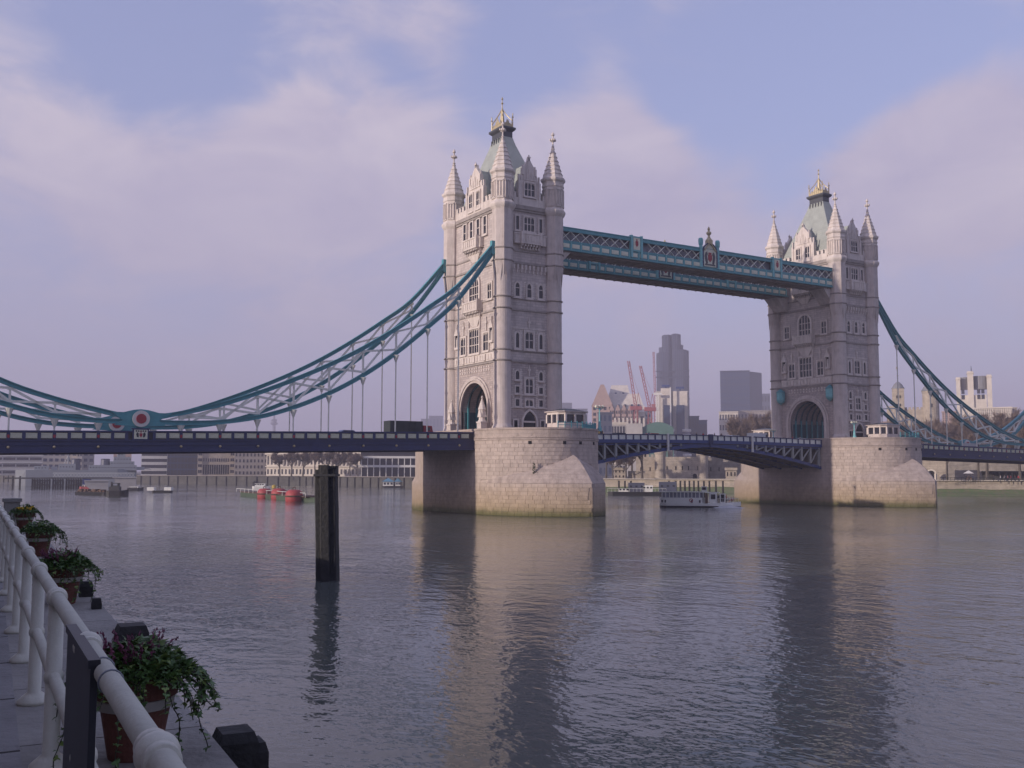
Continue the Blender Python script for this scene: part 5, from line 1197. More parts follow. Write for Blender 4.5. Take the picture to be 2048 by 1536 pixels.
def wallthing(label,px0,px1,ytop,D,mt,mer=0,name='castle_wall',dep=2.5,slits=0,D1=None):
    f=Fac(px0,px1,ytop,D,D1); T=thing(name,label,'castle wall',tuple(f.p(f.L/2,0,LZ)),'stone walls of the fortress'); m=MB(); f.box(m,0,f.L,-dep,0,LZ-.5,f.z1); part(T,'masonry',m,mt)
    m=MB(); f.box(m,-.05,f.L+.05,-.2,.15,f.z1-1.3,f.z1-1.05); part(T,'string_course',m,mt)
    for i in range(mer):
        m=MB(); u=f.L*(i+.5)/mer; f.box(m,u-f.L/mer*.3,u+f.L/mer*.3,-.8,.05,f.z1,f.z1+1.0); part(T,'merlon',m,mt)
    for i in range(slits): f.cell(T,'arrow_slit','black',f.L*(i+.5)/slits,.02,LZ+3.6,.35,.2,1.5)
    return T,f
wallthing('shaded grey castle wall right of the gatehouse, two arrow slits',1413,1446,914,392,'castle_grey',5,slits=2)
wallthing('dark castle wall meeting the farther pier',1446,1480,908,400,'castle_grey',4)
wallthing('pale broken castle wall left of the gatehouse',1272,1309,914,395,'castle',4,slits=2)
wallthing('low pale garden wall behind the pontoon trees',1256,1290,942,372,'castle',0)
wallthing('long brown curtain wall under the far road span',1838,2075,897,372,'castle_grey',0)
wallthing('low pale wharf building wall next to the farther pier cutwater',1846,1892,918,356,'castle',0)
building('gate_lodge','small sunlit stone lodge between castle wall and farther pier',1451,1473,938,372,'castle','black',1,3,6,.3,.4)
building('wharf_house','small sunlit stone house left of the castle under bascule',1228,1250,938,370,'castle','black',2,3,6,.3,.4)
# arched opening with pale rim
f=Fac(1852,1872,938,350); T=thing('wharf_arch','dark arched tunnel mouth with pale stone rim beside the cutwater','archway',tuple(f.p(f.L/2,0,LZ)))
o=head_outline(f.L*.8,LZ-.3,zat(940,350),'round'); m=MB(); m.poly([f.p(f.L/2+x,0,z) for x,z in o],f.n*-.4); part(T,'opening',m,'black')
m=MB(); P=[f.p(f.L/2+x*1.1,.05,z+.15) for x,z in o[1:]]
for a,b in zip(P,P[1:]): m.bar(a,b,.6,.5)
part(T,'stone_rim',m,'portland')
# white keep behind the trees
D=520; k=D/FPX; f=Fac(1776,1872,819,D); T=thing('castle_keep','great stone castle keep with domed turrets beyond the smaller bridge tower','castle',tuple(f.p(f.L/2,0,LZ)))
m=MB(); f.box(m,0,f.L,-28,0,LZ,f.z1); part(T,'keep_wall',m,'castle')
for i in range(12):
    m=MB(); u=f.L*(i+.5)/12; f.box(m,u-.6,u+.6,-.8,.05,f.z1,f.z1+1.1); part(T,'merlon',m,'castle')
def dome(T,c,r,z,h,n,vane,sq=0):
    m=MB(); m.lathe([(r*1.1,z),(r*1.12,z+.3),(r*.98,z+h*.25),(r*.75,z+h*.55),(r*.4,z+h*.85),(.25,z+h),(.15,z+h*1.05)],c,n,sq,cap=False); d=part(T,'dome',m,'dome_lead')
    m=MB(); m.lathe([(.22,z+h),(.18,z+h+vane*.35),(.5,z+h+vane*.4),(.15,z+h+vane*.45),(.12,z+h+vane*.7),(.32,z+h+vane*.73),(.1,z+h+vane)],c,6); m.box(c[0]-.8,c[0]+.5,c[1]-.1,c[1]+.1,z+h+vane*.85,z+h+vane*1.02); sub(d,'weather_vane',m,'gold')
q=f.p((1794.5-1776)*k,-1,0); m=MB(); r=2.7; zt=zat(788,D); m.obox(V(q.x,q.y,(zt+LZ)/2),f.u*r,f.n*r,V(0,0,(zt-LZ)/2)); part(T,'square_turret',m,'castle'); dome(T,(q.x,q.y),2.7,zt,3.6,12,7.0)
for z in (zt-4,zt-8): f.cell(T,'window','black',(1794.5-1776)*k-.6,1.75,z,.6,.2,1.3); f.cell(T,'window','black',(1794.5-1776)*k+.9,1.75,z,.6,.2,1.3)
q=f.p((1850.5-1776)*k,-1,0); zt=zat(794,D); rtower(T,(q.x,q.y),3.7,LZ,zt,'castle','round_turret',False,20); dome(T,(q.x,q.y),3.7,zt,4.4,16,1.2)
for z,u in((zt-2,0),(zt-7,.2),(zt-12,-.3)): f.cell(T,'window','black',(1850.5-1776)*k+u,2.75,z,.8,.3,1.6)
q=f.p((1781-1776)*k,-24,0); m=MB(); m.obox(V(q.x,q.y,(zat(815,D)+LZ)/2),f.u*2.4,f.n*2.4,V(0,0,(zat(815,D)-LZ)/2)); part(T,'square_turret',m,'castle')
# port authority style palace
D=760; k=D/FPX; f=Fac(1913,1973,790,D); T=thing('stone_palace','tall pale stone office palace with blocky tower above the long facade','office building',tuple(f.p(f.L/2,0,LZ)))
U=lambda px:(px-1913)*k
m=MB(); f.box(m,0,f.L,-25,0,LZ,f.z1); part(T,'main_block',m,'portland')
for px0,px1,y,d in((1913,1920,770,.5),(1932,1942,760,1.5),(1964,1972,767,.5)):
    m=MB(); f.box(m,U(px0),U(px1),-6,d,LZ,zat(y,D)); f.box(m,U(px0)-.4,U(px1)+.4,-6.3,d+.4,zat(y,D)-1.6,zat(y,D)-1); part(T,'tower_pier',m,'portland')
m=MB(); q=f.p(U(1953),-7,0); m.lathe([(4.6,zat(792,D)),(4.6,zat(768,D))],(q.x,q.y),14); part(T,'drum',m,'dome_lead'); q=f.p(U(1926),-7,0); m=MB(); m.lathe([(2.6,zat(792,D)),(2.6,zat(769,D))],(q.x,q.y),12); part(T,'drum',m,'dome_lead')
m=MB(); q=f.p(U(1939),0,0); m.tube(V(q.x,q.y,zat(765,D)),V(q.x,q.y,zat(750,D)),.5,.2,6); part(T,'mast',m,'steel_grey')
for px in(1924,1950,1957): f.cell(T,'window','dark_glass',U(px),.05,zat(797,D),2,.3,3); f.cell(T,'window','dark_glass',U(px),.05,zat(807,D),2,.3,3)
building('office_block','long pale stone facade beside the palace, rows of small windows',1947,2024,816,690,'portland','dark_glass',5,18,25,.4,.5,zlo=zat(842,690))
building('office_block','lower pinkish wing left of the long pale facade',1884,1914,824,700,'brick_pink','dark_glass',5,7,25,.4,.5,zlo=zat(850,700))
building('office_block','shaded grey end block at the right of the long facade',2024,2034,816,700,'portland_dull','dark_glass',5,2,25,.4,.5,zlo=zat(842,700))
building('office_block','brown terrace left of the castle keep behind the chain',1757,1786,845,560,'brick_pink','dark_glass',4,5,20,.4,.5)

# ------------------------------------------------------------------ bare winter trees
def tree_meshes(seed):
    rng=random.Random(seed); wood=MB(); tw=MB()
    def grow(p,d,L_,r,lev):
        q=p+d*L_; wood.tube(p,q,r,r*.66,5 if lev<2 else 3,cap=False)
        if lev>=3:
            return
        n_=(5,4,4)[lev]
        for i in range(n_):
            f_=rng.uniform(.45,1.0) if lev else rng.uniform(.6,1.0); s=p+d*L_*f_
            ax=Vector((rng.gauss(0,1),rng.gauss(0,1),rng.gauss(0,.35)+.35)).normalized(); nd=(d*.9+ax*.85).normalized(); nd.z=max(nd.z,.05); nd.normalize()
            grow(s,nd,L_*rng.uniform(.5,.75),r*.5,lev+1)
            if lev>=1:
                for _ in range(70):
                    c=s+nd*L_*rng.uniform(.1,.8); t=(nd+Vector((rng.gauss(0,.8),rng.gauss(0,.8),rng.gauss(0,.6)+.3))).normalized(); l=rng.uniform(.04,.11); w=t.orthogonal().normalized()*.0034
                    w=Matrix.Rotation(rng.uniform(0,6),3,t)@w; tw.add([c-w,c+w,c+t*l],[(0,1,2)])
    grow(V(0,0,0),V(rng.uniform(-.05,.05),rng.uniform(-.05,.05),1).normalized(),.36,.028,0)
    return wood.mesh('trunk','bark',recalc=False),tw.mesh('twigs','twig',recalc=False)
TREES=[tree_meshes(s) for s in range(5)]
tree_n=0
def tree(px,D,h,label,group,wid=1.0,zb=LZ):
    global tree_n
    c=spot(px,930,D); w,t=TREES[tree_n%5]; tree_n+=1
    T=thing('bare_tree',label,'tree',(c.x,c.y,zb),group); T.scale=(h*wid*1.15,h*wid*1.15,h*1.28); T.rotation_euler=(0,0,tree_n*1.7)
    link('trunk',w,T); o=link('crown',t,T); o['kind']='stuff'
random.seed(11)
words=['slim','wide','leaning','forked','dense','low','tall','thin','spreading','ragged']
row=[(560,522),(583,520),(606,516),(630,512),(655,508),(676,504),(700,500),(716,497)]
for i,(px,D) in enumerate(row):
    tree(px,D-6,random.uniform(12,15),'bare tree %s along the quay before the pale custom house'%('number one from the left','second from the left','third from the left','fourth from the left','just left of the timber post','just right of the timber post','second from the white banded offices','next to the white banded offices')[i],'bare trees along the far quay')
for i,(px,D,h) in enumerate([(1212,372,13),(1226,366,10),(1252,364,11),(1284,368,15),(1264,400,17),(1240,404,16)]):
    tree(px,D,h,('bare tree nearest the larger tower pier under bascule','small bare tree before the sunlit stone house','bare tree between stone house and low garden wall','tall bare tree just left of the castle gatehouse','bare tree rising behind the low garden wall','bare tree rising behind the sunlit stone house')[i],'bare trees by the castle wharf')
for i,(px,D,h,w) in enumerate([(1482,430,27,.8),(1500,450,29,.8),(1519,440,28,.8),(1534,460,29,.8)]):
    tree(px,D,h,('bare tree left of the far tower under the dark slab, first of four','second bare tree left of the far tower behind the lamp','third bare tree left of the far tower behind the grey cabin','bare tree touching the far tower edge behind the grey cabin')[i],'bare trees left of the far tower',w)
big=[(1766,470,20),(1784,455,17),(1806,450,16),(1824,440,17),(1843,460,17),(1862,440,18),(1880,460,20),(1898,430,19),(1918,450,20),(1936,430,19),(1955,440,20),(1975,430,19),(1996,445,21),(2016,430,20),(2038,440,22)]
pos=['against the smaller bridge tower','before the domed square turret','right of the domed square turret','left of the round turret','before the round turret','right of the round turret','before the low pinkish wing','before the pinkish wing end','below the blocky palace tower','right below the palace tower','before the long facade left end','before the long facade second','before the long facade middle','before the long facade right end','at the picture edge by the long facade']
for i,(px,D,h) in enumerate(big): tree(px,D,h*1.32,'brown bare tree %s'%pos[i],'brown bare trees round the fortress',.95)
for i,(px,D,h) in enumerate([(1893,335,14),(1957,340,14),(1973,326,17),(2040,326,16)]):
    tree(px,D,h,('bare plane tree trunk on the wharf next to the archway','slender bare tree trunk behind the wharf kiosk','stout bare plane tree trunk in the middle of wharf','bare plane tree trunk at the picture edge on wharf')[i],'plane trees on the wharf',.9)
# ------------------------------------------------------------------ people
mat('skin',(0.45,0.27,0.2),0.7,var=0.05); mat('hair',(0.05,0.035,0.025),0.8,var=0.2); mat('cloth_dark',(0.03,0.032,0.045),0.9,var=0.2); mat('cloth_red',(0.42,0.04,0.05),0.9,var=0.15); mat('cloth_pale',(0.45,0.43,0.42),0.9,var=0.1); mat('cloth_blue',(0.06,0.09,0.2),0.9,var=0.15); mat('cloth_brown',(0.14,0.09,0.06),0.9,var=0.15); mat('cloth_pink',(0.5,0.2,0.22),0.9,var=0.12)
def person_mesh(sit=False):
    if sit: J={'pel':(0,0,.5,.15),'che':(0,.0,.88,.155),'nek':(0,0,1.02,.06),'hed':(0,.01,1.14,.095),'top':(0,0,1.24,.07),'lsh':(-.17,0,.95,.065),'lel':(-.23,.06,.70,.048),'lha':(-.17,.24,.62,.04),'rsh':(.17,0,.95,.065),'rel':(.23,.06,.70,.048),'rha':(.17,.24,.62,.04),'lhi':(-.1,.02,.48,.09),'lkn':(-.12,.42,.48,.068),'lan':(-.12,.42,.08,.045),'lfo':(-.12,.55,.04,.04),'rhi':(.1,.02,.48,.09),'rkn':(.12,.42,.48,.068),'ran':(.12,.42,.08,.045),'rfo':(.12,.55,.04,.04)}
    else: J={'pel':(0,0,.94,.14),'che':(0,0,1.34,.155),'nek':(0,0,1.48,.06),'hed':(0,.01,1.60,.095),'top':(0,0,1.70,.07),'lsh':(-.18,0,1.40,.065),'lel':(-.25,-.02,1.12,.048),'lha':(-.25,.10,.88,.04),'rsh':(.18,0,1.40,.065),'rel':(.25,-.02,1.12,.048),'rha':(.25,.10,.88,.04),'lhi':(-.1,0,.88,.09),'lkn':(-.11,.03,.48,.068),'lan':(-.12,-.02,.09,.048),'lfo':(-.12,.11,.04,.042),'rhi':(.1,0,.88,.09),'rkn':(.11,.08,.48,.068),'ran':(.12,.04,.09,.048),'rfo':(.12,.17,.04,.042)}
    names=list(J); E_l=[('pel','che'),('che','nek'),('nek','hed'),('hed','top'),('che','lsh'),('lsh','lel'),('lel','lha'),('che','rsh'),('rsh','rel'),('rel','rha'),('pel','lhi'),('lhi','lkn'),('lkn','lan'),('lan','lfo'),('pel','rhi'),('rhi','rkn'),('rkn','ran'),('ran','rfo')]
    me=bpy.data.meshes.new('body'); me.from_pydata([J[n][:3] for n in names],[(names.index(a),names.index(b)) for a,b in E_l],[])
    o=bpy.data.objects.new('tmp',me); COL.objects.link(o); md=o.modifiers.new('s','SKIN'); o.modifiers.new('d','SUBSURF').levels=1
    for i,n in enumerate(names): me.skin_vertices[0].data[i].radius=(J[n][3]*(1.0),J[n][3]*(.72 if n in('pel','che') else 1)); 
    me.skin_vertices[0].data[0].use_root=True
    dg=bpy.context.evaluated_depsgraph_get(); r=bpy.data.meshes.new_from_object(o.evaluated_get(dg)); bpy.data.objects.remove(o)
    r.materials.clear(); zb=.52 if sit else .92; zn=1.03 if sit else 1.49; zh=1.19 if sit else 1.65
    for mt in('cloth_dark','cloth_red','skin','hair'): r.materials.append(MAT[mt])
    for p in r.polygons:
        c=p.center; p.material_index=0 if c.z<zb and not(abs(c.x)>.2 and c.z>.8) else 1 if c.z<zn else 3 if (c.z>zh or c.y<-.03) else 2
        if abs(c.x)>.13 and ((sit and c.y>.2 and c.z>.55) or (not sit and c.z<.93 and c.z>.8 and abs(c.x)>.2)): p.material_index=2
        p.use_smooth=True
    return r
PM=[person_mesh(False),person_mesh(True)]
def person(loc,rot,top,label,group,sit=False,low='cloth_dark',s=1.0):
    o=bpy.data.objects.new('person',PM[1 if sit else 0]); COL.objects.link(o); o.location=loc; o.rotation_euler=(0,0,rot); o.scale=(s,s,s)
    for i,mt in enumerate((low,top)):
        o.material_slots[i].link='OBJECT'; o.material_slots[i].material=MAT[mt]
    props(o,label,'person',group)
for i,(x,y,c,lb) in enumerate([(38.5,-7.4,'cloth_dark','person in dark coat at the bascule rail left of its centre'),(40.2,-7.4,'cloth_red','person in red coat standing at the middle of the bascules'),(43.0,-7.5,'cloth_dark','person in dark clothes just right of the bascule centre'),(45.0,-7.2,'cloth_brown','person in brown jacket at the rail by the white marker post'),(27.0,-7.4,'cloth_blue','person in blue jacket left of the bascule centre near white post'),(66.5,-7.3,'cloth_pale','person in pale top before the far road arch'),(64.2,-7.4,'cloth_red','person in red top near the far road arch'),(76.0,-12.6,'cloth_dark','person in dark clothes at the far pier corner')]):
    z=bas_rail(x if x<41 else 82.3-x)-1.18 if x<71 else ZT+.12
    person((x,y,z),random.uniform(0,6),c,lb,'people walking on the bridge')
fz=[(1932,958,'cloth_dark','person standing under the white kiosk canopy, dark clothes'),(1938,958,'cloth_brown','person in brown beside the white kiosk'),(1946,958,'cloth_blue','person in blue right of the white kiosk'),(1987,956,'cloth_dark','person in dark coat on the wharf right of the stout trunk'),(2001,958,'cloth_pale','person in white top sitting area on the wharf'),(2009,958,'cloth_pale','second person in pale top on the wharf edge'),(2016,958,'cloth_pink','person in pink top on the wharf edge'),(2022,957,'cloth_red','person in red jacket on the wharf near picture edge'),(2030,957,'cloth_dark','person in dark jacket on the wharf near picture edge'),(2037,957,'cloth_red','last person in red jacket at the picture edge')]
for px,py,c,lb in fz:
    q=spot(px,py,322); person((q.x,q.y,LZ),random.uniform(0,6),c,lb,'people on the wharf')
# ------------------------------------------------------------------ wharf furniture
f=Fac(1928,1946,940,330); T=thing('wharf_kiosk','white canopied kiosk on the wharf between bare trunks','kiosk',tuple(f.p(f.L/2,0,LZ)))
m=MB(); m.add([f.p(-.3,1.5,LZ+2.2),f.p(f.L+.3,1.5,LZ+2.2),f.p(f.L+.3,-1.8,LZ+2.2),f.p(-.3,-1.8,LZ+2.2),f.p(f.L*.5,0,LZ+3.1)],[(0,1,4),(1,2,4),(2,3,4),(3,0,4),(3,2,1,0)]); part(T,'canopy',m,'white_clad')
for u in(.1,f.L-.1):
    for d in(1.3,-1.6): m=MB(); q=f.p(u,d,0); m.tube(V(q.x,q.y,LZ),V(q.x,q.y,LZ+2.3),.06,.06,6); part(T,'post',m,'dark_metal')
m=MB(); f.box(m,.4,f.L-.4,-1.5,-.6,LZ,LZ+1.1); part(T,'counter',m,'cloth_brown')
f=Fac(1880,2075,960,316,332); T=thing('wharf_fence','dark iron fence along the wharf edge at right','fence',tuple(f.p(f.L/2,0,LZ)))
m=MB(); f.box(m,0,f.L,-.04,.04,LZ+.95,LZ+1.05); f.box(m,0,f.L,-.04,.04,LZ+.5,LZ+.57); part(T,'rail',m,'dark_metal')
me=cube('dark_metal')
for i in range(int(f.L/1.1)): f.cell(T,'baluster','dark_metal',i*1.1,0,LZ+.55,.08,.08,1.1)
f=Fac(1975,2075,944,345,352); T=thing('wharf_shelter','long dark flat roofed shelter behind the wharf visitors','shelter',tuple(f.p(f.L/2,0,LZ)))
m=MB(); f.box(m,0,f.L,-4,0,LZ+2.6,LZ+2.95); part(T,'roof',m,'dark_metal')
for i in range(9): m=MB(); f.box(m,f.L*i/8-.12,f.L*i/8+.12,-.4,-.16,LZ,LZ+2.6); part(T,'post',m,'dark_metal')
m=MB(); f.box(m,0,f.L,-4,-3.8,LZ,LZ+2.6); part(T,'back_wall',m,'quay_stone')
for i,px in enumerate([1238,1250,1262,1338,1352,1361,1370,1379,1388,1397,1408,1419,1432,1446]):
    q=spot(px,985,312); m=MB(); m.tube(V(q.x,q.y,-1),V(q.x,q.y,3.9),.32,.26,8); m.tube(V(q.x,q.y,3.9),V(q.x,q.y,4.05),.34,.34,8)
    single('mooring_pile',m,'timber_dark','dark upright mooring pile along the green foreshore, %s'%('first from the larger pier','second from the larger pier','third from the larger pier','fourth, just right of the pontoon','fifth along','sixth along','seventh along','eighth along','ninth along','tenth along','eleventh along','twelfth along','thirteenth along','last before the farther pier')[i],'mooring pile',(q.x,q.y,0),'mooring piles along the castle foreshore')
# ------------------------------------------------------------------ boats and river craft
mat('hull_black',(0.02,0.02,0.022),0.5,var=0.2); mat('hull_white',(0.85,0.84,0.78),0.5,var=0.08,scale=0.8); mat('hull_green',(0.075,0.115,0.07),0.7,var=0.2,scale=0.6); mat('buoy_red',(0.45,0.07,0.07),0.6,var=0.18,scale=0.5); mat('rust',(0.13,0.075,0.05),0.9,var=0.3,scale=0.6); mat('warship_grey',(0.34,0.36,0.38),0.6,var=0.08,scale=0.2); mat('foam',(0.75,0.75,0.75),0.9,var=0.1,scale=1.5,bump=0.6,bscale=3); mat('yellow',(0.55,0.38,0.05),0.6,var=0.1); mat('pontoon_blue',(0.12,0.28,0.38),0.6,var=0.1)
class Axis:
    def __init__(s,a,b): s.a=V(a.x,a.y,0); d=V(b.x-a.x,b.y-a.y,0); s.L=d.length; s.u=d.normalized(); s.n=V(s.u.y,-s.u.x,0); s.n=s.n if s.n.dot(CAM-s.a)>0 else -s.n; s.ang=atan2(s.u.y,s.u.x)
    p=Fac.p; box=Fac.box; cell=Fac.cell
    def hull(s,mb,u0,u1,w,z0,z1,bow=.12,stern=.04,flare=.85,sheer=0.0):
        n_=12; Q=[]
        for i in range(n_+1):
            t=i/n_; u=u0+(u1-u0)*t; k=min(1,(t/max(stern,1e-3))**.5 if t<stern else 1)*min(1,((1-t)/bow)**.6 if 1-t<bow else 1); k=max(k,.04 if t>.5 else .55); zt=z1+sheer*max(0,(t-.6)/.4)**2
            Q+=[s.p(u,-w/2*k*flare,z0),s.p(u,w/2*k*flare,z0),s.p(u,w/2*k,zt),s.p(u,-w/2*k,zt)]
        mb.add(Q,[(i*4+j,i*4+(j+1)%4,(i+1)*4+(j+1)%4,(i+1)*4+j) for i in range(n_) for j in range(4)]+[(0,1,2,3),tuple(range(4*n_,4*n_+4))])
ax=Axis(wspot(1321,1013.5),wspot(1482,1015)); L=ax.L; k=L/161
T=thing('tour_boat','white river tour boat with long window row passing under the bascules','boat',tuple(ax.p(L/2,0,0)))
m=MB(); ax.hull(m,0,L,3.9,-.4,.28,.2,.05,.85,.1); part(T,'hull',m,'hull_black')
m=MB(); ax.hull(m,0,L,4.0,.26,.78,.2,.05,.97,.35); part(T,'topsides',m,'hull_white')
m=MB(); ax.hull(m,.1,L*.57,3.9,.72,1.85,.02,.06,1.0); part(T,'cabin_side',m,'hull_white')
m=MB(); ax.hull(m,.3,L*.56,3.6,1.85,2.85,.02,.05,1.0); part(T,'cabin_glazing',m,'grey_glass')
m=MB(); ax.hull(m,-.1,L*.60,4.0,2.85,3.0,.02,.05,1.0); part(T,'cabin_roof',m,'pale_paint')
for i in range(12): ax.cell(T,'window_post','hull_white',.5+(L*.55-.6)*i/11,1.8,2.36,.13,.12,1.0)
for i in range(4): ax.cell(T,'porthole','dark_glass',.5+.62*i if i<2 else 3.2+1.5*i,1.97,1.15,.3,.1,.5)
m=MB(); P=[]; c=ax.p(L*.395,2.0,1.35)
for i in range(12): P.append(c+ax.u*.3*cos(2*pi*i/12)+V(0,0,.3*sin(2*pi*i/12)))
m.path(P,.08,6,True); part(T,'lifebuoy',m,'buoy_red')
ax.cell(T,'door','rust',L*.585,1.9,1.7,.5,.15,2.1)
m=MB(); ax.box(m,L*.62,L*.71,-1.6,1.7,.8,2.75); part(T,'wheelhouse',m,'hull_white'); ax.cell(T,'wheelhouse_window','dark_glass',L*.665,1.72,2.05,.85,.1,.9)
m=MB(); ax.box(m,L*.52,L*.585,-1.0,1.0,3.0,4.0); part(T,'bridge_cabin',m,'pale_paint'); ax.cell(T,'bridge_window','dark_glass',L*.552,1.02,3.6,.7,.1,.5)
m=MB(); ax.box(m,L*.58,L*.74,-1.6,1.6,2.78,2.9); part(T,'awning',m,'pale_paint')
m=MB(); ax.box(m,L*.745,L*.81,-1.2,1.3,.8,2.6); part(T,'companionway',m,'hull_white'); ax.cell(T,'companionway_door','black',L*.78,1.33,1.8,.6,.08,1.4)
m=MB(); P=[ax.p(L*(.72+.25*i/8),1.75*min(1,((1-(.72+.25*i/8))/.2)**.6),1.75) for i in range(9)]; m.path(P,.035,5)
for q in P: m.tube(V(q.x,q.y,.8),q,.03,.03,5)
part(T,'bow_rail',m,'white_paint')
cl=[('cloth_dark','cloth_dark'),('cloth_dark','cloth_dark'),('cloth_red','cloth_dark'),('cloth_pale','cloth_dark'),('cloth_red','cloth_red'),('cloth_red','cloth_dark')]
for i,(u,d) in enumerate(((.725,1.0),(.74,.2),(.825,.9),(.85,.3),(.885,.6),(.91,.1))):
    q=ax.p(L*u,d,.85); person(tuple(q),ax.ang+pi/2+random.uniform(-.5,.5),cl[i][0],('passenger in dark clothes beside the wheelhouse','passenger in dark coat behind the wheelhouse','passenger in red jacket before the open foredeck','seated passenger in pale top on the foredeck','passenger all in red on the foredeck','passenger in red top at the very bow of boat')[i],'passengers on the tour boat',sit=i>2,low=cl[i][1])
random.seed(5)
m=MB(); Q=[]; n_=14
for i in range(n_+1):
    t=i/n_; u=L*(.66+.42*t); h=.42*sin(pi*min(1,t*1.1))**1.0*(1.0 if t<.8 else .5)
    for j,d in enumerate((1.5,2.0,2.5,3.1,3.8)): Q.append(ax.p(u+random.uniform(-.15,.15),d*(1-.55*max(0,t-.5)),(-.06,h,h*.8,h*.35,-.05)[j]*random.uniform(.7,1.3)))
m.add(Q,[(i*5+j,i*5+j+1,(i+1)*5+j+1,(i+1)*5+j) for i in range(n_) for j in range(4)]); single('bow_wave',m,'foam','white bow wave curling along the tour boat foredeck','wave',tuple(ax.p(L*.85,2.5,0)),kind='stuff',smooth=True)
# moored drum buoys
for i,(px,py,w) in enumerate(((529,996.5,28),(558,998.5,31),(588,1003,34))):
    c=wspot(px,py); D=hypot(c.x-CAM.x,c.y-CAM.y); r=w*D/FPX/2; T=thing('mooring_buoy',('brightest red drum mooring buoy, left of the three','darker red drum mooring buoy in the middle','largest red drum mooring buoy next to the timber post')[i],'buoy',(c.x,c.y,0),'red mooring buoys'); 
    m=MB(); h=r*1.35; m.lathe([(r*.75,-.4),(r*.97,.1),(r,h*.45),(r*.92,h*.8),(r*.6,h*.98),(r*.2,h)],(c.x,c.y),20); part(T,'drum',m,'buoy_red',smooth=True)
    m=MB(); m.lathe([(r*1.03,h*.38),(r*1.06,h*.42),(r*1.06,h*.48),(r*1.03,h*.52)],(c.x,c.y),20); part(T,'rubbing_band',m,'rust')
    m=MB(); P=[V(c.x+.35*cos(2*pi*j/10)*_R.x,c.y+.35*cos(2*pi*j/10)*_R.y,h+.2+.35*sin(2*pi*j/10)) for j in range(10)]; m.path(P,.09,5,True); part(T,'mooring_ring',m,'rust')
ax=Axis(wspot(492,991),wspot(634,1004)); L=ax.L; T=thing('mooring_barge','long low green barge lying behind the red buoys','barge',tuple(ax.p(L/2,0,0)))
m=MB(); ax.hull(m,0,L,6,-.4,1.0,.1,.1,.9); part(T,'hull',m,'hull_green')
m=MB(); ax.box(m,2,L-2,-2.4,2.4,1.0,1.25); part(T,'deck',m,'rust')
m=MB(); P=[ax.p(L*i/14,2.7,2.0) for i in range(15)]; m.path(P,.06,4)
for q in P: m.tube(V(q.x,q.y,1),q,.05,.05,4)
part(T,'guard_rail',m,'pale_paint')
c=wspot(488,991); m=MB(); m.lathe([(.3,-.2),(1.0,.1),(1.05,.6),(.7,.9),(.1,1.0)],(c.x,c.y),12); single('float','' or m,'yellow','small yellow float at the end of the green barge','float',(c.x,c.y,0))
c=wspot(548,977); m=MB(); m.lathe([(.5,-.2),(.9,.2),(.8,1.2),(.2,1.5)],(c.x,c.y),12); single('float',m,'yellow','small yellow float beside the white motor launch','float',(c.x,c.y,0))
def launch(px0,px1,py,label,name='motor_launch',hullm='hull_white',h=1.6):
    ax=Axis(wspot(px0,py),wspot(px1,py)); L=ax.L; T=thing(name,label,'boat',tuple(ax.p(L/2,0,0)))
    m=MB(); ax.hull(m,0,L,2.2,-.3,.9,.3,.08,.8,.3); part(T,'hull',m,hullm); m=MB(); ax.box(m,L*.15,L*.7,-.9,.9,.9,h); part(T,'cabin',m,'hull_white')
    for i in range(4): ax.cell(T,'window','dark_glass',L*(.2+.13*i),.92,h-.35,L*.09,.06,.4)
    m=MB(); ax.box(m,L*.13,L*.74,-1,1,h,h+.1); part(T,'cabin_roof',m,'white_paint')
launch(505,541,977,'white motor launch moored beyond the green barge',h=1.9)
# raft with white boxes
ax=Axis(wspot(296,985.5),wspot(345,985.5)); L=ax.L; T=thing('work_raft','dark work raft carrying white cabins at both ends','raft',tuple(ax.p(L/2,0,0)))
m=MB(); ax.hull(m,L*.2,L,3,-.3,.75,.06,.05,.9); part(T,'hull',m,'hull_black')
for a,b in((0,.28),(.7,.82),(.83,.98)): m=MB(); ax.box(m,L*a,L*b,-1.2,1.3,.7,1.75); part(T,'cabin',m,'hull_white')
# barge and tug
ax=Axis(wspot(156,989),wspot(222,991)); L=ax.L; T=thing('lighter_barge','low dark lighter barge heaped with scrap beside the tug','barge',tuple(ax.p(L/2,0,0)))
m=MB(); ax.hull(m,0,L,4,-.3,.9,.15,.1,.8); part(T,'hull',m,'hull_black'); m=MB(); random.seed(9)
for i in range(22): 
    u=L*random.uniform(.08,.92); ax.box(m,u-.5,u+.5,random.uniform(-1,-.2),random.uniform(.2,1.2),.9,.9+random.uniform(.1,.8))
part(T,'scrap_cargo',m,'rust',kind='stuff')
ax=Axis(wspot(214,992),wspot(257,992)); L=ax.L; T=thing('tug_boat','dark river tug with raised wheelhouse before the pale concrete dolphin','tug',tuple(ax.p(L/2,0,0)))
m=MB(); ax.hull(m,0,L,3,-.3,1.5,.3,.15,.8,.3); part(T,'hull',m,'hull_black'); m=MB(); ax.box(m,L*.12,L*.6,-.9,.9,1.5,2.6); part(T,'deckhouse',m,'dark_metal')
m=MB(); ax.box(m,L*.3,L*.55,-.8,.8,2.6,3.6); part(T,'wheelhouse',m,'lorry_dark'); ax.cell(T,'wheelhouse_window','grey_glass',L*.42,.82,3.15,L*.18,.06,.5)
m=MB(); q=ax.p(L*.2,0,0); m.tube(V(q.x,q.y,2.5),V(q.x,q.y,3.9),.25,.22,8); part(T,'funnel',m,'hull_black')
launch(255,287,981,'small dark skiff beside the pale concrete dolphin','skiff','hull_black',1.3)
launch(160,200,978,'small red and white boat moored among the jetty piles','work_boat','buoy_red',1.5)
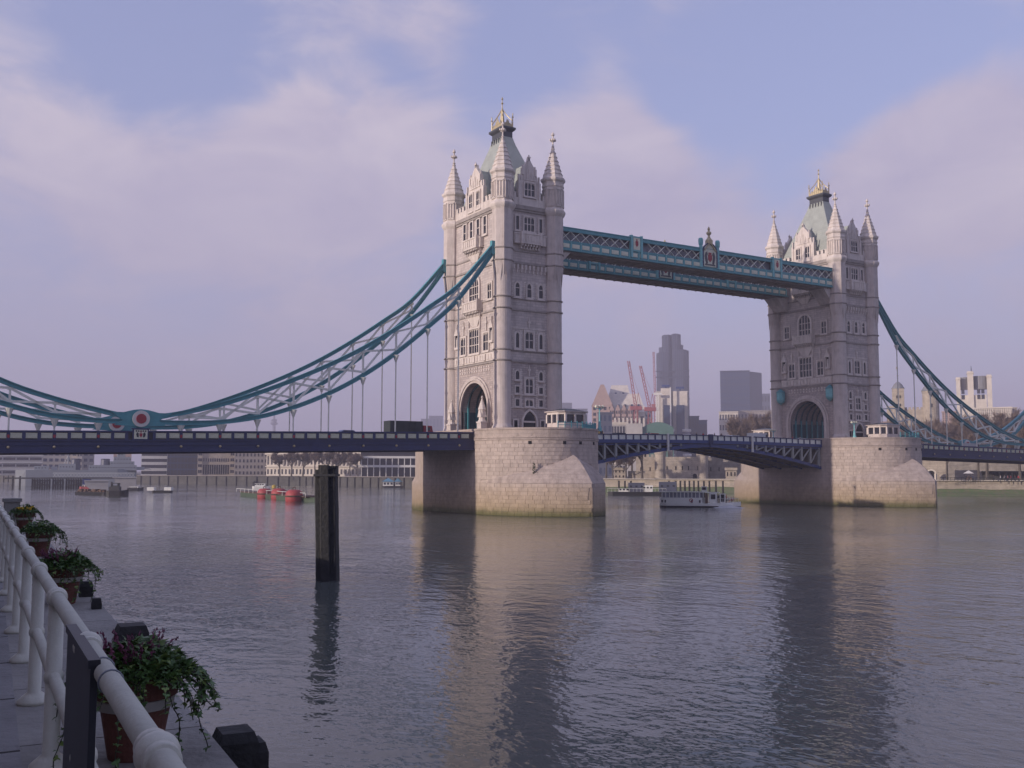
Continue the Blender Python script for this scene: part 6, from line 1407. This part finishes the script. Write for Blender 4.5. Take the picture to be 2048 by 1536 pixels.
# warship
D=520; k=D/FPX; ax=Axis(spot(30,977,D),spot(272,977,D)); L=ax.L; U=lambda px:(px-30)*k; Z=lambda py:zat(py,D)
T=thing('warship','pale grey moored warship with stepped superstructure behind the jetty','warship',tuple(ax.p(L/2,0,0)))
m=MB(); ax.hull(m,0,L,9,-1,Z(941),.16,.05,.8,1.2); part(T,'hull',m,'warship_grey')
for a,b,y0,y1,d in((150,232,941,932,3.5),(186,228,932,925,3.0),(192,222,925,917,2.6),(198,212,917,908,2.2),(60,84,941,934,3),(100,128,941,930,2.8)):
    m=MB(); ax.box(m,U(a),U(b),-d,d,Z(y0)-.2,Z(y1)); part(T,'superstructure',m,'warship_grey')
    for i in range(int((b-a)/5)): ax.cell(T,'scuttle','black',U(a+3+5*i),d+.02,(Z(y0)+Z(y1))/2,.5,.06,.4)
for a,b in((232,246),(88,98)):
    m=MB(); ax.box(m,U(a),U(b),-2.2,2.2,Z(941),Z(935)); tg=part(T,'gun_turret',m,'warship_grey'); m=MB(); sg=1 if a>150 else -1
    for d in(-.8,0,.8): m.tube(ax.p(U(b if sg>0 else a),d,Z(938)),ax.p(U((b if sg>0 else a)+sg*12),d,Z(939.5)),.16,.12,6)
    sub(tg,'gun_barrel',m,'steel_grey')
for px,y in((115,892),(205,886)):
    m=MB(); q=ax.p(U(px),0,0); m.tube(V(q.x,q.y,Z(935)),V(q.x,q.y,Z(y)),.4,.2,6)
    for dd in(-1,1): m.tube(V(q.x,q.y,Z(915))+ax.u*dd*2.5-V(0,0,6),V(q.x,q.y,Z(915)),.2,.2,5)
    m.bar(ax.p(U(px)-3,0,Z(908)),ax.p(U(px)+3,0,Z(908)),.2,.2); part(T,'tripod_mast',m,'warship_grey')
for px in(128,178): m=MB(); q=ax.p(U(px),0,0); m.lathe([(2.2,Z(941)),(2.0,Z(922)),(2.2,Z(921)),(1.6,Z(921)+.2)],(q.x,q.y),12); part(T,'funnel',m,'steel_grey')
# jetty in front
D=440; k=D/FPX; ax=Axis(spot(14,975,D),spot(232,975,D)); L=ax.L; U=lambda px:(px-14)*k; Z=lambda py:zat(py,D)
T=thing('landing_jetty','timber pile jetty with lattice gangway below the picture edge span','jetty',tuple(ax.p(L/2,0,0)))
m=MB(); ax.box(m,U(10),U(226),-2.2,2.2,Z(957),Z(954.5)); part(T,'deck',m,'quay_stone')
m=MB(); ax.box(m,U(88),U(226),2.0,2.2,Z(947),Z(946)); 
n_=26
for i in range(n_):
    a=U(88)+(U(226)-U(88))*i/n_; b=U(88)+(U(226)-U(88))*(i+1)/n_; m.bar(ax.p(a,2.1,Z(954)),ax.p(b,2.1,Z(946.5)),.14,.14); m.bar(ax.p(a,2.1,Z(946.5)),ax.p(b,2.1,Z(954)),.14,.14)
part(T,'lattice_gangway',m,'pale_paint')
def pile(px,y1=956,w=.5):
    q=ax.p(U(px),random.uniform(-2,2),0); m=MB(); m.tube(V(q.x,q.y,-1),V(q.x,q.y,Z(y1)),w*.5,w*.45,6); part(T,'pile',m,'timber_dark')
for px in list(range(54,86,4))+list(range(88,106,4))+list(range(110,152,4)): pile(px); pile(px+1.5,958,.4)
for px in(23,34): pile(px,952,.8)
for a,b in((54,84),(88,104),(110,150)):
    m=MB()
    for y in(960,968): ax.box(m,U(a),U(b),1.6,1.9,Z(y)-.2,Z(y)+.2)
    m.bar(ax.p(U(a),1.8,Z(972)),ax.p(U(b),1.8,Z(958)),.3,.3); m.bar(ax.p(U(a),1.8,Z(958)),ax.p(U(b),1.8,Z(972)),.3,.3); part(T,'cross_brace',m,'timber_dark')
m=MB(); ax.box(m,U(137),U(150),-2,2.4,-1,Z(957)); part(T,'sheet_pile_box',m,'blue_paint')
for a,b,y,lb in((174,216,962,'pale sloping concrete mooring dolphin left of the tug'),(230,271,956,'pale block of concrete mooring dolphin right of the tug')):
    a2=Axis(spot(a,977,400),spot(b,977,400)); z=zat(y,400); m=MB(); q=[(0,-1),(a2.L,-1),(a2.L,z),(-.2 if a>200 else -2.5,z),]
    if a<200: q=[(2.5,-1),(a2.L,-1),(a2.L,z),(-1,z),(-.5,z-1.5)]
    m.poly([a2.p(u,2,zz) for u,zz in q],a2.n*-6); T=thing('mooring_dolphin',lb,'dolphin',tuple(a2.p(a2.L/2,0,0)),'concrete mooring dolphins'); part(T,'block',m,'concrete'); m=MB(); a2.box(m,-1,a2.L+.3,-4.2,2.3,z,z+.35); part(T,'cap_slab',m,'concrete')
# river pavilion pontoon
D=430; k=D/FPX; ax=Axis(spot(764,974,D),spot(826,974,D)); L=ax.L; U=lambda px:(px-764)*k; Z=lambda py:zat(py,D)
T=thing('pier_pontoon','floating landing stage with pale blue pitched pavilion roofs','landing stage',tuple(ax.p(L/2,0,0)))
m=MB(); ax.hull(m,0,L,6,-.5,Z(971.5),.05,.05,.95); part(T,'hull',m,'hull_black')
for a,b,mt in((766,786,'hull_white'),(790,800,'hull_white'),(803,822,'pontoon_blue')):
    m=MB(); ax.box(m,U(a),U(b),-2.2,2.2,Z(971.5),Z(963)); part(T,'pavilion_wall',m,mt)
    for i in range(3): ax.cell(T,'window','dark_glass',U(a)+(U(b)-U(a))*(i+.5)/3,2.22,Z(967),(U(b)-U(a))*.2,.1,.9)
    m=MB(); u0,u1=U(a)-.5,U(b)+.5; m.add([ax.p(u0,2.8,Z(963)),ax.p(u1,2.8,Z(963)),ax.p(u1,-2.8,Z(963)),ax.p(u0,-2.8,Z(963)),ax.p((u0+u1)/2,0,Z(956))],[(0,1,4),(1,2,4),(2,3,4),(3,0,4)]); part(T,'pavilion_roof',m,'pontoon_blue')
# work pontoon under the bascules
D=298; k=D/FPX; ax=Axis(spot(1216,990,D),spot(1332,990,D)); L=ax.L; U=lambda px:(px-1216)*k; Z=lambda py:zat(py,D)
T=thing('work_pontoon','low dark work pontoon with pale cabins before the green foreshore','pontoon',tuple(ax.p(L/2,0,0)))
m=MB(); ax.hull(m,0,L,5,-.4,Z(982.5),.03,.03,.95); part(T,'hull',m,'hull_black')
for a,b,y,mt in((1237,1258,977,'hull_white'),(1256,1288,965,'steel_grey'),(1284,1304,970,'hull_white'),(1316,1350,963,'steel_grey')):
    m=MB(); ax.box(m,U(a),U(b),-1.6,1.2,Z(983),Z(y)); part(T,'cabin',m,mt)
    for i in range(3): ax.cell(T,'window','dark_glass',U(a)+(U(b)-U(a))*(i+.5)/3,1.22,(Z(983)+Z(y))/2+.3,.6,.06,.5)
m=MB(); P=[ax.p(L*i/16,2.3,Z(976)) for i in range(17)]; m.path(P,.04,4)
for q in P: m.tube(V(q.x,q.y,Z(983)),q,.035,.035,4)
part(T,'guard_rail',m,'pale_paint')
# ------------------------------------------------------------------ near quay
GZ=5.25
mat('coping_stone',(0.30,0.29,0.265),0.85,var=0.15,scale=1.5,bump=0.3,bscale=12,rnd=0.08)
mat('paving',(0.27,0.265,0.26),0.9,var=0.15,scale=1.2,bump=0.3,bscale=14,rnd=0.1)
mat('rail_paint',(0.62,0.62,0.52),0.38,var=0.10,scale=3.5,bump=0.10,bscale=30)
mat('terracotta',(0.16,0.06,0.042),0.8,var=0.2,scale=5,bump=0.2,bscale=20)
mat('pot_band',(0.42,0.40,0.36),0.8,var=0.12,scale=6)
mat('soil',(0.03,0.022,0.016),0.95,var=0.2,scale=10)
mat('ivy',(0.09,0.17,0.04),0.5,var=0.35,scale=14,col2=(0.04,0.09,0.025))
mat('ivy_pale',(0.17,0.24,0.05),0.5,var=0.3,scale=14,col2=(0.08,0.14,0.03))
mat('ivy_stem',(0.05,0.045,0.03),0.8,var=0.2,scale=5)
mat('heather',(0.20,0.05,0.10),0.8,var=0.3,scale=14)
mat('pansy',(0.6,0.38,0.02),0.7,var=0.15,scale=14)
mat('board_dark',(0.018,0.02,0.03),0.5,var=0.2,scale=3)
mat('cable_tie',(0.2,0.22,0.25),0.4,var=0.1)
mat('timber_wet',(0.012,0.013,0.014),0.75,var=0.35,scale=2.0,bump=0.6,bscale=5,col2=(0.026,0.025,0.024))
def q0(x,y,z=0): return V(CAM.x+x,CAM.y+y,z)
EO=q0(1.68,5.71); ED=V(0.0734,1,0).normalized(); EN=V(-ED.y,ED.x,0)        # quay edge, its direction, and the landward normal
RO=q0(.583,2.606); RD=V(.0622,1,0).normalized()
def edge(t,d=0,z=0): return EO+ED*t+EN*d+V(0,0,z)
m=MB(); m.poly([edge(-14,1.0,GZ-.06),edge(70,1.0,GZ-.06),edge(70,30,GZ-.06),edge(-14,30,GZ-.06)],(0,0,-.3)); PR=structure('promenade',m,'granite_joint')
sl=MB(); sl.box(-.46,.46,-.73,.73,0,.05); slm=sl.mesh('paving_slab','paving')
for i in range(-4,34):
    for j in range(6):
        p=edge(i*1.5+(.75 if j%2 else 0),1.5+j*.95,GZ-.05); o=link('paving_slab',slm,PR,tuple(p)); o.rotation_euler=(0,0,atan2(ED.y,ED.x)-pi/2)
cs=MB(); cs.poly([(-.52,-.84,0),(.50,-.84,0),(.52,-.82,0),(.52,.82,0),(.50,.84,0),(-.52,.84,0)],(0,0,.32)); csm=cs.mesh('coping_stone','coping_stone')
for i in range(-5,36):
    p=edge(i*1.7,.52,GZ-.32); o=link('coping_stone',csm,PR,tuple(p)); o.rotation_euler=(0,0,atan2(ED.y,ED.x)-pi/2)
m=MB(); m.poly([edge(-14,.12,-2),edge(70,.12,-2),edge(70,2,-2),edge(-14,2,-2)],(0,0,GZ+1.7)); structure('quay_wall',m,'quay_stone')
# timber fenders standing off the quay wall
for i,(px,py,w,h,lb) in enumerate(((263,1263,.14,5.5,'leaning dark timber fender just behind the nearest flower pot'),(172,1172,.09,5.4,'dark timber fender post beyond the second flower pot'),(193,1207,.06,5.33,'small dark fender block between first and second pots'),(470,1478,.13,5.2,'thick dark fender timber at the lower picture edge'),(498,1500,.11,5.12,'dark fender timber nearest the water at lower picture edge'),(509,1532,.08,5.02,'low outermost fender timber stub at lower picture edge'))):
    p=wspot(px,py,h-.02)
    m=MB(); ang=random.uniform(-.2,.2); a=ED*w; b=EN*w*.9; top=[p-a-b,p+a-b,p+a+b,p-a+b]; lean=ED*.35 if i==0 else V(0,0,0)
    bot=[q-lean*0+V(0,0,-h-1.5)-ED*(.5 if i==0 else 0) for q in top]; topi=[p+(q-p)*.82+V(0,0,.06) for q in top]
    m.add(bot+top+topi,[(k,(k+1)%4,4+(k+1)%4,4+k) for k in range(4)]+[(4+k,4+(k+1)%4,8+(k+1)%4,8+k) for k in range(4)]+[(8,9,10,11)])
    single('timber_fender',m,'timber_wet',lb,'fender',(p.x,p.y,-1.5),'timber fenders along the near quay')
# railing
RZ,MZ=6.85-.69,6.85-1.115; SP=1.732
T=thing('quay_railing','cream painted tubular quay railing with ball joints running away from camera','railing',tuple(RO+V(0,0,GZ)))
def rp(t,z): return RO+RD*t+V(0,0,z)
m=MB(); m.tube(rp(-3,RZ),rp(SP*26,RZ),.036,.036,20); part(T,'top_rail',m,'rail_paint',smooth=True)
m=MB(); m.tube(rp(-3,MZ),rp(SP*26,MZ),.033,.033,20); part(T,'middle_rail',m,'rail_paint',smooth=True)
def ball(mb,c,r): mb.lathe([(r*sin(pi*i/12),c.z-r*cos(pi*i/12)) for i in range(13)],(c.x,c.y),24,cap=False)
pm=MB(); pm.lathe([(.11,GZ),(.11,GZ+.025),(.07,GZ+.06),(.044,GZ+.08),(.040,RZ)],(0,0),20,cap=True); pmesh=pm.mesh('post','rail_paint',smooth=False)
pmesh.polygons.foreach_set('use_smooth',[len(p.vertices)==4 for p in pmesh.polygons])
bmesh_=MB(); ball(bmesh_,V(0,0,RZ),.056); bm_top=bmesh_.mesh('ball_joint','rail_paint',smooth=True)
b2=MB(); ball(b2,V(0,0,MZ),.052); bm_mid=b2.mesh('ball_joint','rail_paint',smooth=True)
cm=MB(); cm.lathe([(.043,-.02),(.046,-.018),(.046,.018),(.043,.02)],(0,0),20); cmesh=cm.mesh('collar','rail_paint',smooth=True)
for i in range(-1,26):
    p=rp(i*SP,0); po=inst(T,'post',pmesh,(p.x,p.y,0)); 
    link('ball_joint',bm_top,po); link('ball_joint',bm_mid,po)
    for s in(-1,1):
        o=link('collar',cmesh,po,tuple(RD*s*.065+V(0,0,RZ))); o.rotation_euler=RD.to_track_quat('Z','Y').to_euler()
# dark board tied to the railing
a=wspot(142,1253,RZ-.02); b=wspot(189,1326,RZ-.02); a=CAM+(a-CAM)*.92; b=CAM+(b-CAM)*.92; BZ=a.z
T=thing('notice_board','dark board tied to the near railing, seen nearly edge on','board',tuple((a+b)/2+V(0,0,-.8)))
d=V(b.x-a.x,b.y-a.y,0); nn=V(d.y,-d.x,0).normalized(); m=MB(); m.obox(V((a.x+b.x)/2,(a.y+b.y)/2,BZ-.47),d/2,nn*.012,V(0,0,.46)); part(T,'panel',m,'board_dark')
m=MB(); m.obox(V((a.x+b.x)/2,(a.y+b.y)/2,BZ-.005),d/2,nn*.02,V(0,0,.015)); part(T,'edge_strip',m,'board_dark')
for px,py in((205,1318),(222,1352)):
    c=min((rp(t*.01,RZ) for t in range(0,400)),key=lambda p:abs(1024+FPX*(p-CAM).dot(_R)/(p-CAM).dot(_fw)-px)); m=MB(); e1=RD.cross(V(0,0,1)).normalized(); P=[c+e1*.039*cos(2*pi*i/16)+V(0,0,.039*sin(2*pi*i/16)) for i in range(16)]; m.path(P,.0035,6,True); m.tube(P[0],P[0]+e1*.04-V(0,0,.08),.003,.002,5); part(T,'cable_tie',m,'cable_tie')
# riverside warehouse behind the promenade, out of the picture to the left; it keeps the quay in shade
T=thing('riverside_warehouse','brick riverside warehouse standing behind the near promenade','building',(-112,-150,GZ))
m=MB(); m.box(-124,-99,-215,-104,GZ-.1,GZ+12.5); part(T,'wall',m,'brick_pink')
m=MB(); m.box(-124.5,-98.6,-215.5,-103.5,GZ+12.5,GZ+13.1); part(T,'parapet',m,'portland_dull')
for i in range(16):
    for r in range(3): inst(T,'window',cube('dark_glass'),(-99,-211+6.6*i,GZ+2.2+3.7*r),(.2,1.8,2.2))
# flower pots
def ivy_leaf(mb,p,d,up,s):
    d=d.normalized(); side=d.cross(up)
    if side.length<1e-3: side=d.orthogonal()
    side.normalize(); n=side.cross(d)
    pts=[(0,0,0),(.5,.12,.05),(.42,.42,.0),(.18,.5,.06),(0,1.0,-.12),(-.18,.5,.06),(-.42,.42,.0),(-.5,.12,.05),(0,.42,.02)]
    P=[p+side*a*s+d*b*s+n*c*s for a,b,c in pts]
    mb.add(P,[(0,1,8),(1,2,8),(2,3,8),(3,4,8),(4,5,8),(5,6,8),(6,7,8),(7,0,8)])
def pot(px,py,label,sc,seed,flower,dens,plant):
    rng=random.Random(seed); c=wspot(px,py,GZ); c=V(c.x,c.y,GZ); T=thing('flower_pot',label,'flower pot',tuple(c),'terracotta flower pots on the quay')
    s=sc; m=MB(); m.lathe([(.15*s,GZ),(.155*s,GZ+.01),(.205*s,GZ+.30*s),(.215*s,GZ+.30*s),(.225*s,GZ+.36*s),(.245*s,GZ+.37*s),(.27*s,GZ+.50*s),(.255*s,GZ+.51*s),(.24*s,GZ+.46*s),(.20*s,GZ+.44*s)],(c.x,c.y),32,cap=True); part(T,'pot',m,'terracotta',smooth=False)
    m=MB(); m.lathe([(.206*s,GZ+.295*s),(.222*s,GZ+.30*s),(.231*s,GZ+.355*s),(.226*s,GZ+.36*s)],(c.x,c.y),32,cap=False); part(T,'white_band',m,'pot_band')
    m=MB(); m.lathe([(.01,GZ+.45*s),(.235*s,GZ+.45*s),(.235*s,GZ+.44*s)],(c.x,c.y),24); part(T,'soil',m,'soil')
    top=c+V(0,0,.47*s); lf=MB(); lf2=MB(); st=MB()
    for i in range(dens):                                     # mounded foliage
        a=rng.uniform(0,2*pi); r=.35*s*sqrt(rng.random()); h=(.21*s)*(1-(r/(.38*s))**2)*rng.uniform(.35,1.15)
        p=top+V(r*cos(a),r*sin(a),h); d=V(cos(a)*rng.uniform(.2,1),sin(a)*rng.uniform(.2,1),rng.uniform(-.5,.7)); ivy_leaf(lf if rng.random()<.8 else lf2,p,d,V(rng.gauss(0,.4),rng.gauss(0,.4),1),rng.uniform(.034,.070)*s)
    for i in range(plant):                                    # trailing stems
        a=rng.uniform(0,2*pi) if i%3 else rng.uniform(-1.9,.6); p=top+V(.22*s*cos(a),.22*s*sin(a),.03); d=V(cos(a),sin(a),.55)*.055*s; P=[p]; L_=rng.randint(4,10) if i%5 else rng.randint(9,16)
        for k in range(L_):
            d=d+V(rng.gauss(0,.009),rng.gauss(0,.009),-.012*s); d=d.normalized()*.042*s; p=p+d
            if p.z<GZ+.03: p.z=GZ+.03; d.z=0
            P.append(p.copy())
        st.path(P,.0035*s,4)
        for k,q in enumerate(P[1:]):
            for _ in range(2 if rng.random()<.7 else 1):
                dd=V(rng.gauss(0,1),rng.gauss(0,1),rng.uniform(-1,.2)); ivy_leaf(lf if rng.random()<.72 else lf2,q,dd,V(rng.gauss(0,.5),rng.gauss(0,.5),1),rng.uniform(.025,.058)*s)
    fo=part(T,'foliage',lf,'ivy',kind='stuff'); sub(fo,'pale_leaves',lf2,'ivy_pale',kind='stuff'); sub(fo,'stems',st,'ivy_stem',kind='stuff')
    fl=MB()
    if flower=='heather':
        for i in range(46):
            a=rng.uniform(0,2*pi); r=.20*s*sqrt(rng.random()); p=top+V(r*cos(a)-.05,r*sin(a),.10*s); d=V(cos(a)*.4+rng.gauss(0,.2),sin(a)*.4+rng.gauss(0,.2),1).normalized(); L_=rng.uniform(.09,.19)*s
            for k in range(16):
                q=p+d*L_*k/15; e=V(rng.gauss(0,1),rng.gauss(0,1),rng.gauss(0,1)).normalized(); g=e.orthogonal().normalized(); w=.009*s; fl.add([q+e*.016*s-g*w,q+e*.016*s+g*w,q+d*.022*s,q-d*.01*s],[(0,1,2),(0,1,3)])
        part(T,'heather_flowers',fl,'heather',kind='stuff')
    elif flower=='pansy':
        for i in range(26):
            a=rng.uniform(0,2*pi); r=.26*s*sqrt(rng.random()); p=top+V(r*cos(a),r*sin(a),.14*s+rng.uniform(-.04,.04)); e=V(rng.gauss(0,.4)-.4,rng.gauss(0,.4)-.8,.5).normalized(); g=e.orthogonal().normalized(); h=e.cross(g); P=[p+(g*cos(2*pi*k/6)+h*sin(2*pi*k/6))*.04*s*rng.uniform(.8,1.2) for k in range(6)]; fl.add(P,[tuple(range(6))])
        part(T,'yellow_pansies',fl,'pansy',kind='stuff')
    return T
pot(268,1512,'nearest terracotta pot with white band, purple heather and trailing ivy',.92,1,'heather',1250,60)
pot(126,1207,'second terracotta pot with white band and spreading pale ivy',.9,2,'heather',900,60)
pot(78,1112,'third terracotta pot with dark bushy ivy',.95,3,None,800,50)
pot(48,1062,'farthest terracotta pot with yellow pansies at the picture edge',1.0,4,'pansy',700,40)
p=wspot(22,1052,GZ); m=MB(); m.box(p.x-.2,p.x+.2,p.y-.2,p.y+.2,GZ-.02,5.95); m.box(p.x-.24,p.x+.24,p.y-.24,p.y+.24,5.95,6.05); single('stone_pillar',m,'coping_stone','square grey stone pillar at the picture edge behind the farthest pot','pillar',(p.x,p.y,GZ))
# ------------------------------------------------------------------ timber mooring post in the river
c=wspot(656,1160); T=thing('mooring_post','tall dark cluster of bound timber piles standing in the river','mooring post',(c.x,c.y,0))
rx=V(_R.x,_R.y,0).normalized(); ry=V(-rx.y,rx.x,0)
rng=random.Random(4)
for i,(a,b,w,h) in enumerate(((-.36,-.25,.31,6.95),(.30,-.28,.34,6.98),(-.02,-.52,.30,7.22),(-.28,.36,.30,7.25),(.32,.34,.30,7.2))):
    m=MB(); n_=9; Q=[]
    for k in range(n_+1):
        z=-1.5+(h+1.5)*k/n_; q=V(c.x,c.y,0)+rx*(a-.028*z+rng.uniform(-.012,.012))+ry*b+V(0,0,z); ww=w*rng.uniform(.97,1.03)*(1.0 if k<n_ else .93)
        for sx,sy in((-1,-1),(-.8,-1.12),(.8,-1.12),(1,-1),(1,1),(-1,1)): Q.append(q+rx*sx*ww+ry*sy*ww)
    m.add(Q,[(k*6+j,k*6+(j+1)%6,(k+1)*6+(j+1)%6,(k+1)*6+j) for k in range(n_) for j in range(6)]+[tuple(range(n_*6,n_*6+6))]); part(T,'timber_pile',m,'timber_wet')
for z in(6.6,):
    q=V(c.x,c.y,z)-rx*.028*z; m=MB(); m.obox(q,rx*.69,ry*.88,V(0,0,.07)); part(T,'iron_strap',m,'dark_metal')
# ------------------------------------------------------------------ river haze
hm=bpy.data.materials.new('haze_air'); hm.use_nodes=True; N=hm.node_tree.nodes; N.clear(); out=N.new('ShaderNodeOutputMaterial'); pv=N.new('ShaderNodeVolumePrincipled')
pv.inputs['Color'].default_value=(0.80,0.76,0.90,1); pv.inputs['Density'].default_value=HAZE_D; pv.inputs['Anisotropy'].default_value=0.0
hm.node_tree.links.new(pv.outputs[0],out.inputs['Volume'])
MAT['haze_air']=hm
m=MB(); m.box(-900,3600,-900,3600,-3.5,235); o=single('haze',m,'haze_air','thin mauve river haze over the whole scene','haze',(0,0,-3.5),kind='stuff')
